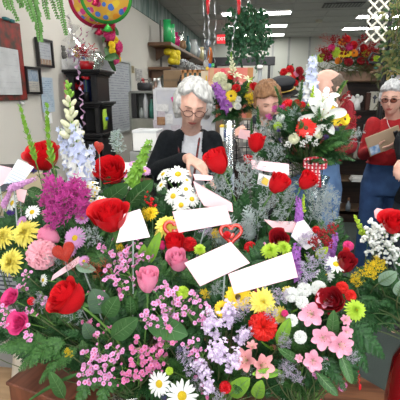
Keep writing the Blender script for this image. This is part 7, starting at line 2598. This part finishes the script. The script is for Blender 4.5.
# pine garland: along the bookcase top and down its right side
def garland(label, pts, dens, ln, mats, seed, rmain=.006, name='garland', cat='garland', wid=.05):
    root = thing(name, label, cat, pts[0])
    o = pts[0]
    MB().tube([p - o for p in pts], rmain, 5).build('core', m_brown, root)
    rr = random.Random(seed)
    for nm_, mt, sh in mats:
        mb = MB()
        for j in range(len(pts) - 1):
            a, b = pts[j] - o, pts[j + 1] - o
            for q in range(int(dens * (b - a).length)):
                p = a.lerp(b, rr.random())
                d = V((rr.gauss(0, 1), rr.gauss(0, 1), rr.gauss(0, 1) - .3)).normalized()
                l_ = ln * rr.uniform(.5, 1.2)
                if sh == 'needle':
                    e = p + d * l_
                    for s_ in range(9):
                        u = (s_ + 1) / 9
                        c = p.lerp(e, u)
                        for t2 in (-1, 1):
                            sd = (d.cross(V((0, 0, 1))) * t2 + d * .7).normalized() * l_ * .28 * (1.1 - u * .6)
                            w_ = d * l_ * .035
                            mb.add([c - w_, c + w_, c + sd], [(0, 1, 2)])
                else:
                    T = Matrix.Translation(p + d * wid * rr.random()) @ basis(d).to_4x4() @ RYm(-PI / 2)
                    leaf_geo(mb, T, l_, l_ * .5, nu=3, nv=2)
        mb.build(nm_, mt, root)
    return root


Yg = 5.10
pts = [at(a, b, Yg) for a, b in ((317, 66), (326, 70), (338, 66), (350, 72), (362, 68), (373, 75), (382, 70))]
garland('pine garland draped along the bookcase top edge', pts, 150, .10, [('needles', [pm('pine_green', (.05, .09, .03), .8, (.12, .10, .05), 20)], 'needle'), ('brown_sprigs', [pm('dry_green', (.16, .17, .06), .8, (.10, .12, .05), 20)], 'needle')], 2)
pts = [at(a, b, 4.95) for a, b in ((381, 70), (378, 82), (380, 95), (377, 106), (380, 114))]
garland('pine garland hanging down the right side of the bookcase', pts, 170, .09, [('needles', [pm('pine_green', (.05, .09, .03), .8, (.12, .10, .05), 20)], 'needle')], 3)
pts = [at(a, b, 5.08) for a, b in ((334, 70), (335, 80), (333, 92))]
garland('short pine garland hanging at left side of the bookcase', pts, 130, .08, [('needles', [pm('pine_green', (.05, .09, .03), .8, (.12, .10, .05), 20)], 'needle')], 4)
# boxes and sack on the bookcase top
x, z, wd, ht = upright(357, 33, 376, 60, 5.42)
t_ = thing('grey_box', 'tilted grey-blue cardboard box behind the autumn arrangement', 'box', (x, 5.47, bzt + .055))
MB().box((0, 0, .16), (wd * 1.0, .04, .27), rot=RY(.30), bev=.003).build('panel', pm('grey_blue_card', (.26, .31, .34), .7, (.22, .27, .30), 6), t_, False)
k = MB(); k.tube([V((-.1, -.03, .10)), V((.12, -.03, .22))], .004, 4); k.tube([V((-.1, -.03, .16)), V((.10, -.03, .27))], .003, 4); k.build('twine', pm('dark_twine', (.06, .07, .08), .8), t_)
x, z, wd, ht = upright(371, 45, 389, 64, 5.3)
t_ = thing('tan_sack', 'tan burlap sack slumped on the bookcase top', 'sack', (x, 5.32, bzt + .031))
MB().lathe([(0, 0), (.12, .0), (.14, .06), (.12, .15), (.06, .19), (0, .195)], n=20, wob=lambda t, j: 1 + .06 * math.sin(3 * t + j)).build('sack_body', pm('burlap', (.28, .18, .10), .9, (.22, .14, .08), 40, bump=.4), t_)
MB().lathe([(.05, .19), (.03, .21), (.05, .24)], n=14).build('tied_neck', pm('burlap', (.28, .18, .10), .9), t_)
x, z, wd, ht = upright(380, 26, 387, 46, 5.6)
t_ = thing('cream_box', 'narrow tall cream box at the right of grey-blue box', 'box', (x, 5.5, bzt + .031))
MB().box((0, 0, .21), (.09, .08, .42), bev=.004).build('carton', pm('cream_card', (.36, .32, .25), .8), t_, False)
MB().box((0, -.042, .30), (.06, .003, .12)).build('label', m_card_w, t_, False)
# hanging rod at ceiling
q = at(371, 8, 4.9)
t_ = thing('hanging_rod', 'black metal rod hanging from ceiling before the long lights', 'rod', (q.x, 4.9, 2.99))
MB().tube([(0, 0, 0), (0, 0, at(371, 28, 4.9).z - 2.99)], .014, 8).build('shaft', m_blackp, t_)
MB().box((0, 0, -.005), (.12, .05, .012)).build('mounting_plate', m_blackp, t_, False)
# black iron post with lattice and greenery (right)
q = at(389, 30, 4.0)
zb_ = at(389, 62, 4.0).z
t_ = thing('iron_stand', 'black iron plant stand with scrolled post at right', 'stand', (q.x, 4.0, 0))
MB().tube([(0, 0, .0), (0, 0, 2.97)], .022, 10).build('post', m_blackp, t_)
MB().lathe([(0, 0), (.18, 0), (.18, .02), (.03, .04)], n=20).build('base', m_blackp, t_)
k = MB()
for s in (-1, 1):
    k.tube([(0, 0, zb_ + .1), (s * .06, 0, zb_ + .06), (s * .12, 0, zb_ + .08), (s * .15, 0, zb_ + .02), (s * .10, 0, zb_ - .02)], .01, 6)
k.tube([(-.14, 0, zb_ - .0), (0, 0, zb_ - .02), (.16, 0, zb_)], .014, 6)
k.build('scroll', m_blackp, t_)
# lattice panel
a, b = at(370, 5, 3.9), at(386, 42, 3.9)
w_, zt0, zb0 = .17, 2.99, b.z
t_ = thing('lattice_panel', 'white diagonal lattice panel hanging beside the iron stand', 'lattice', (at(377.5, 20, 3.9).x, 3.9, zb0))
mb = MB(); H_ = zt0 - zb0; s_ = .085
mb2 = []
lat = [MB(), MB()]
for dr in (0, 1):
    for i in range(-3, int(H_ / s_) + 3):
        x0, x1 = -w_ / 2, w_ / 2
        z0 = i * s_; z1 = z0 + w_
        if dr: z0, z1 = z1, z0
        # clip to 0..H
        P0, P1 = V((x0, 0, z0)), V((x1, 0, z1))
        def clipz(P0, P1):
            lo, hi = 0, 1
            dz = P1.z - P0.z
            t0, t1 = (0 - P0.z) / dz, (H_ - P0.z) / dz
            if t0 > t1: t0, t1 = t1, t0
            lo, hi = max(0, t0), min(1, t1)
            return (P0.lerp(P1, lo), P0.lerp(P1, hi)) if hi - lo > .05 else None
        r2_ = clipz(P0, P1)
        if not r2_: continue
        A_, B_ = r2_; d = (B_ - A_); ang = math.atan2(d.z, d.x)
        lat[dr].box((A_ + B_) / 2 + V((0, .004 * (1 - 2 * dr), 0)), (d.length, .007, .016), rot=Matrix.Rotation(-ang, 3, 'Y'))
mb = lat[0]; o_ = MB(); o_.v = lat[0].v + lat[1].v; o_.f = lat[0].f + [tuple(i + len(lat[0].v) for i in f) for f in lat[1].f]; o_.m = [0] * len(o_.f)
o_.build('lattice_strips', pm('cream_lattice', (.72, .70, .60), .6), t_, False)
k = MB()
for s in (-1, 1):
    k.box((s * w_ / 2, 0, H_ / 2), (.018, .02, H_))
k.build('edge_rails', pm('cream_lattice', (.72, .70, .60), .6), t_, False) if False else None
# greenery column right
pts = [at(a, b, 3.9) for a, b in ((396, 2), (399, 20), (395, 38), (399, 55), (396, 68), (386, 66))]
garland('thick green and olive foliage garland along the iron stand', pts, 300, .055, [('leaves', [pm('olive_leaf', (.10, .14, .04), .7, (.18, .16, .05), 16)], 'leaf'), ('dark_leaves', [pm('dark_leaf', (.03, .07, .025), .7, (.05, .10, .03), 16)], 'leaf'), ('ochre_leaves', [pm('ochre_leaf', (.36, .28, .06), .7, (.24, .20, .06), 16)], 'leaf')][:2], 12, wid=.11)
pts = [at(a, b, 4.2) for a, b in ((397, 62), (392, 66), (394, 84), (396, 92), (388, 100))]
garland('dark green foliage garland behind the silver-haired person', pts, 260, .055, [('dark_leaves', [pm('deep_leaf', (.015, .05, .03), .6, (.02, .08, .05), 16)], 'leaf')], 14, wid=.12)
pts = [at(a, b, 4.1) for a, b in ((386, 6), (385, 22), (387, 40), (385, 60))]
garland('thin ivy vine twisting up the black iron post', pts, 120, .06, [('leaves', [pm('dark_leaf', (.03, .07, .025), .7)], 'leaf')], 15, wid=.05)
# yellow and white price sign
C_, n, pts = plane_pts([(386, 72), (408, 72), (408, 81), (386, 80)], 4.0)
t_ = thing('price_sign', 'yellow and white strip sign above the silver-haired person', 'sign', C_)
sheet(t_, 'sign_board', pts, C_, n, .006, pm('sign_yellow', (.70, .55, .18), .6))
C2, n2, pts2 = plane_pts([(391, 75), (406, 75), (406, 79), (391, 79)], 3.99)
sheet(t_, 'white_panel', pts2, C_, n, .002, m_card_w, .008)
pts = [at(a, b, 4.06) for a, b in ((386, 76), (400, 77), (412, 77))]
garland('dark leafy garland holding the yellow strip sign', pts, 160, .08, [('dark_leaves', [pm('deep_leaf', (.015, .05, .03), .6)], 'leaf')], 18, wid=.08)

# ---- hanging ivy basket
Yi = 5.2
c = at(248, 26, Yi)
t_ = thing('hanging_ivy', 'round hanging ivy plant below the ceiling lights', 'hanging plant', c)
MB().lathe([(0, -.06), (.07, -.05), (.11, .04), (.10, .05), (.06, -.03), (0, -.04)], n=20).build('pot', pm('brown_pot', (.05, .025, .015), .6), t_)
k = MB()
for i in range(3):
    a = i * 2.1
    k.tube([(.10 * math.cos(a), .10 * math.sin(a), .04), (0, 0, .30)], .003, 4)
k.tube([(0, 0, .30), (0, 0, 2.99 - c.z)], .003, 4)
k.build('hanger', m_steel, t_)
mb = MB(); vn = MB()
rr = random.Random(51)
for v_ in range(64):
    a = rr.uniform(0, 2 * PI); R_ = rr.uniform(.04, .23)
    L_ = rr.uniform(.2, .72)
    prev = V((.08 * math.cos(a), .08 * math.sin(a), .04))
    pts = []
    for s in range(13):
        u = s / 12
        r = .06 + R_ * math.sin(min(1, u * 2.0) * PI / 2)
        z = .04 + .15 * math.sin(min(1, u * 2.2) * PI) * (R_ / .24) - L_ * max(0, u - .25)
        p = V((r * math.cos(a + .3 * math.sin(5 * u)), r * math.sin(a + .3 * math.sin(5 * u)), z))
        pts.append(p)
        for q in range(2):
            d = V((rr.gauss(0, 1), rr.gauss(0, 1) - .4, rr.gauss(0, .7))).normalized()
            T = Matrix.Translation(p) @ basis(d, rr.uniform(0, 6)).to_4x4()
            leaf_geo(mb, T, rr.uniform(.035, .055), .038, nu=3, nv=2, c0=.2)
    vn.tube(pts, .002, 3)
mb.build('leaves', pm('ivy_green', (.03, .11, .05), .4, (.05, .17, .08), 12), t_)
vn.build('vines', m_stemd, t_)

# ---- hanging ferns, top left, in a basket above the frame
c = at(36, -26, 2.15)
t_ = thing('hanging_fern', 'hanging fern with trailing fronds above the framed certificates', 'hanging plant', c)
MB().lathe([(0, -.06), (.08, -.05), (.13, .05), (.12, .06), (.07, -.03), (0, -.04)], n=20).build('pot', pm('brown_pot', (.05, .025, .015), .6), t_)
k = MB(); k.tube([(0, 0, .0), (0, 0, 2.99 - c.z)], .003, 4); k.build('hanger', m_steel, t_)


def trail(px0, py0, px1, py1, Y, wpx, n, mat, nm_='frond', sag=0.0):
    a, b = at(px0, py0, Y) - c, at(px1, py1, Y) - c
    mb = MB()
    st0 = V((0, 0, .05))
    pts = [st0, st0.lerp(a, .6) + V((0, 0, .10)), a] + [a.lerp(b, u) + V((sag * math.sin(PI * u), 0, 0)) for u in (.25, .5, .75, 1)]
    mb.tube(pts, .003, 4, mi=1)
    W_ = wpx * 2.1 / FOC
    for i in range(n):
        u = i / (n - 1)
        p = a.lerp(b, u) + V((sag * math.sin(PI * u), 0, 0))
        for s in (-1, 1):
            d = V((s, rr.uniform(-.4, .2), -.45)).normalized()
            T = Matrix.Translation(p) @ basis(V((0, -1, .3)), 0, hint=(0, 0, 1)).to_4x4()
            x = d; z = (V((0, -1, .3)) - d * V((0, -1, .3)).dot(d)).normalized(); y = z.cross(x)
            B = Matrix((x, y, z)).transposed().to_4x4()
            leaf_geo(mb, Matrix.Translation(p) @ B, W_ * .5 * (1.1 - .5 * u) * rr.uniform(.8, 1.1), W_ * .26, nu=4, nv=2, curve=.4, c0=.1)
    mb.build(nm_, [M_[mat], m_stemd], t_)


trail(30, -10, 40, 40, 2.15, 13, 20, 'hgrn', sag=.01)
trail(24, -10, 34, 20, 2.10, 12, 12, 'hgrn')
trail(58, -8, 66, 34, 2.2, 9, 18, 'hgrn')
trail(8, -10, 18, 20, 2.05, 9, 12, 'hgrn', sag=-.01)
trail(2, -12, 8, 8, 2.05, 12, 8, 'hgrn')
trail(42, -12, 48, 18, 2.2, 10, 12, 'hgrn')
trail(48, -12, 58, 18, 2.25, 8, 12, 'hgrn')
trail(14, -14, 22, 6, 2.1, 12, 9, 'hgrn')

# ---- balloons and ribbons
m_bred = pm('balloon_red_foil', (.50, .02, .08), .18, (.42, .015, .06), 6, metal=.5)
# printed flowery balloon
m_bfl, t, bs = nt('balloon_flower_print')
N, L = t.nodes, t.links
tc = N.new('ShaderNodeTexCoord'); vo = N.new('ShaderNodeTexVoronoi'); vo.inputs['Scale'].default_value = 24
L.new(tc.outputs['Object'], vo.inputs['Vector'])
hs = N.new('ShaderNodeSeparateColor'); L.new(vo.outputs['Color'], hs.inputs[0])
rp = N.new('ShaderNodeValToRGB'); rp.color_ramp.interpolation = 'CONSTANT'
cols = [(0, (.75, .30, .03)), (.2, (.65, .06, .25)), (.4, (.75, .55, .05)), (.6, (.75, .35, .50)), (.8, (.08, .20, .60))]
rp.color_ramp.elements[0].color = (*cols[0][1], 1); rp.color_ramp.elements[1].position = .2; rp.color_ramp.elements[1].color = (*cols[1][1], 1)
for p_, c_2 in cols[2:]:
    e_ = rp.color_ramp.elements.new(p_); e_.color = (*c_2, 1)
L.new(hs.outputs[0], rp.inputs[0])
r2 = N.new('ShaderNodeValToRGB'); r2.color_ramp.elements[0].position = .42; r2.color_ramp.elements[1].position = .47
r2.color_ramp.elements[0].color = (0, 0, 0, 1); r2.color_ramp.elements[1].color = (1, 1, 1, 1)
L.new(vo.outputs['Distance'], r2.inputs[0])
mx = N.new('ShaderNodeMix'); mx.data_type = 'RGBA'; L.new(r2.outputs[0], mx.inputs[0]); L.new(rp.outputs[0], mx.inputs[6]); mx.inputs[7].default_value = (.70, .40, .06, 1)
L.new(mx.outputs[2], bs.inputs[0]); bs.inputs['Roughness'].default_value = .2; bs.inputs['Metallic'].default_value = .35


def balloon(name, label, px, py, rpx, Y, mat, rim, tail=True):
    c = at(px, py, Y); r = rpx * depth(c) / FOC
    t_ = thing(name, label, 'balloon', c)
    d = (EYE - c).normalized()
    B = basis(d).to_4x4()
    mb = MB(); mb.T = B
    prof = [(0, .38), (.35, .36), (.62, .30), (.82, .20), (.94, .09), (1, 0)]
    mb.lathe([(a * r, b * r) for a, b in prof] + [(a * r, -b * r) for a, b in prof[::-1]], n=36, wob=lambda t, j: 1 + (.015 * math.sin(18 * t) if j > 3 and j < 9 else 0))
    mb.build('balloon_skin', mat, t_)
    mb = MB(); mb.T = B
    mb.lathe([(r * .90, .13 * r), (r * .97, .09 * r), (r * 1.04, .02 * r), (r * 1.04, -.02 * r), (r * .97, -.09 * r)], n=36, wob=lambda t, j: 1 + .015 * math.sin(18 * t))
    mb.build('crimped_edge', rim, t_)
    mb = MB(); mb.lathe([(.0, .0), (.03, -.04), (.0, -.05)], c=(0, 0, -r), n=10); mb.build('neck', rim, t_)
    return t_, r


m_bgr = pm('balloon_green', (.06, .42, .06), .2, (.04, .30, .05), 5, metal=.4)
b1, r1_ = balloon('foil_balloon', 'flower-printed foil balloon with bright green rim at top', 106, -4, 25, 2.35, m_bfl, m_bgr)
b2, r2_ = balloon('foil_balloon', 'red rimmed flower-printed balloon behind the green rimmed one', 97, -2, 27, 2.55, m_bfl, m_bred)
# red star balloon tip
c = at(94, -10, 2.2); r = 15 * depth(c) / FOC
t_ = thing('star_balloon', 'red foil star balloon with only its lower tip showing', 'balloon', c)
mb = MB(); mb.T = basis((EYE - c).normalized()).to_4x4() @ Matrix.Rotation(.15, 4, 'Z')
sp5 = []
for i in range(10):
    a = -PI / 2 + i * PI / 5; q_ = r * (1 if i % 2 == 0 else .55)
    sp5.append(V((q_ * math.cos(a), q_ * math.sin(a), 0)))
for sg in (1, -1):
    mb.add(sp5 + [p * .5 + V((0, 0, sg * r * .22)) for p in sp5] + [V((0, 0, sg * r * .28))], [(i, (i + 1) % 10, 10 + (i + 1) % 10, 10 + i) for i in range(10)] + [(10 + i, 10 + (i + 1) % 10, 20) for i in range(10)])
mb.build('balloon_skin', m_bred, t_)
MB().lathe([(0, 0), (.02, -.03), (0, -.04)], c=(0, 0, -r * .5), n=8).build('neck', m_bred, t_)


def ribbon(label, pts_px, mat, seed, wid=.006, curl=.012, freq=3.0, name='curling_ribbon', group=None, top=None, tipmat=None):
    P_ = [at(a, b, Y) for a, b, Y in pts_px]
    if top is not None:
        P_[0] = V((P_[0].x, P_[0].y, top))
    o = P_[0]; t_ = thing(name, label, 'ribbon', o, group)
    rr = random.Random(seed); mb = MB(); vs = []
    n = 90
    for i in range(n + 1):
        u = i / n * (len(P_) - 1); j = min(len(P_) - 2, int(u)); p = P_[j].lerp(P_[j + 1], u - j)
        a = i * .45 * freq / 3
        cu = curl * (.3 + .7 * abs(math.sin(i * .05 * freq + seed)))
        p = p + V((math.cos(a) * cu, math.sin(a) * cu, 0)) - o
        d = V((math.cos(a * .9 + 1), math.sin(a * .9 + 1), .15)) * wid / 2
        vs += [p - d, p + d]
    mb.add(vs, [(2 * i, 2 * i + 1, 2 * i + 3, 2 * i + 2) for i in range(n)])
    mb.build('ribbon_strip', mat, t_)
    if tipmat:
        a_ = P_[1] - o
        MB().lathe([(0, .04), (.016, .02), (.011, -.07), (.004, -.085), (0, -.085)], c=a_, n=10).build('clip', tipmat, t_)
    return t_


m_rw = pm('ribbon_white', (.70, .66, .68), .3); m_rp = pm('ribbon_pink', (.78, .28, .50), .3); m_rc = pm('ribbon_silver', (.62, .64, .66), .2, metal=.3); m_rm = pm('ribbon_magenta', (.65, .10, .35), .3)
ribbon('white curling ribbon nearest the hanging fern', [(67, 14, 2.5), (70, 26, 2.7), (74, 42, 3.0)], m_rw, 1, wid=.014)
ribbon('pink curling ribbon falling from the green rimmed balloon', [(96, 22, 2.4), (86, 36, 2.7), (80, 50, 2.9), (78, 63, 3.05)], m_rp, 2, wid=.010)
ribbon('magenta curling ribbon from the star balloon to the basket', [(92, 2, 2.3), (84, 24, 2.6), (77, 44, 2.9), (73, 64, 3.2)], m_rm, 3, wid=.008)
ribbon('lilac curling ribbon hanging down past the black shelf unit', [(77, 62, 3.05), (80, 84, 3.05), (82, 104, 3.05), (83, 128, 3.05)], pm('ribbon_lilac', (.66, .42, .62), .3), 4, wid=.022, curl=.016)
for i, (x_, y1, lb) in enumerate(((208, 60, 'clear curling ribbon with red clip nearest the wall shelf'), (239, 52, 'clear curling ribbon with red clip in front of the ivy'))):
    ribbon(lb, [(x_, -6, 3.4), (x_, 3, 3.4), (x_ + (1 if i == 0 else -4), 22, 3.4), (x_ + (1 if i == 0 else -8), y1, 3.4)], m_rc, 7 + i, wid=.010, curl=.006, top=2.99, tipmat=m_red)
for i, (x_, y1, lb) in enumerate(((204, 62, 'thin silver ribbon left of the red clip'), (215, 66, 'wavy silver ribbon between the exit sign and red clip'))):
    ribbon(lb, [(x_ - 1 + 2 * i, -6, 3.6), (x_, 30, 3.6), (x_ + 2 - 3 * i, y1, 3.6)], m_rc, 10 + i, wid=.008, curl=.008, top=2.99)

# ---- silk rose swag on the wall beside the balloon
c = atx(106, 34, XL + .08)
t_ = thing('silk_flower_swag', 'red and yellow silk flower swag hung on the wall under balloons', 'wall swag', c)
rr = random.Random(61)
k = MB(); k.tube([(0, 0, .28), (0, 0, -.25)], .006, 6); k.build('stem', m_brown, t_)
for i in range(9):
    me = shared('carn_dred_bloom_0', lambda: carn_mesh(3), [M_['dred']]) if i % 2 else shared('carn_hpink_bloom_0', lambda: carn_mesh(3), [M_['hpink']])
    u = i / 8
    obj('bloom', me, t_, Matrix.Translation((rr.uniform(.0, .06), rr.uniform(-.12, .14) * (1.1 - .5 * u) + (u - .4) * .22, .22 - .44 * u)) @ basis((.9, -.4, .3)).to_4x4() @ Matrix.Scale(.17, 4))
for i in range(4):
    me = shared('carn_yel_bloom_0', lambda: carn_mesh(3), [M_['yel']])
    obj('bloom', me, t_, Matrix.Translation((.06, rr.uniform(-.08, .14), -.05 - .06 * i)) @ basis((.9, -.4, .3)).to_4x4() @ Matrix.Scale(.09, 4))
for i in range(16):
    d = V((.4, rr.uniform(-1, 1), rr.uniform(-1, .8))).normalized()
    mb = MB(); leaf_geo(mb, basis(d).to_4x4() @ RYm(-PI / 2), .16, .07)
    o_ = mb.build('leaf', M_['grn2'], t_); o_.location = (0, (i % 5 - 2) * .05, .2 - .03 * i)
mb = MB()
mb.box((.04, .10, -.33), (.004, .03, .10)); mb.build('tag_card', m_card_w, t_, False)
mb = MB(); mb.tube([(.03, .06, -.18), (.04, .10, -.28)], .002, 4); mb.build('tag_string', m_rw, t_)
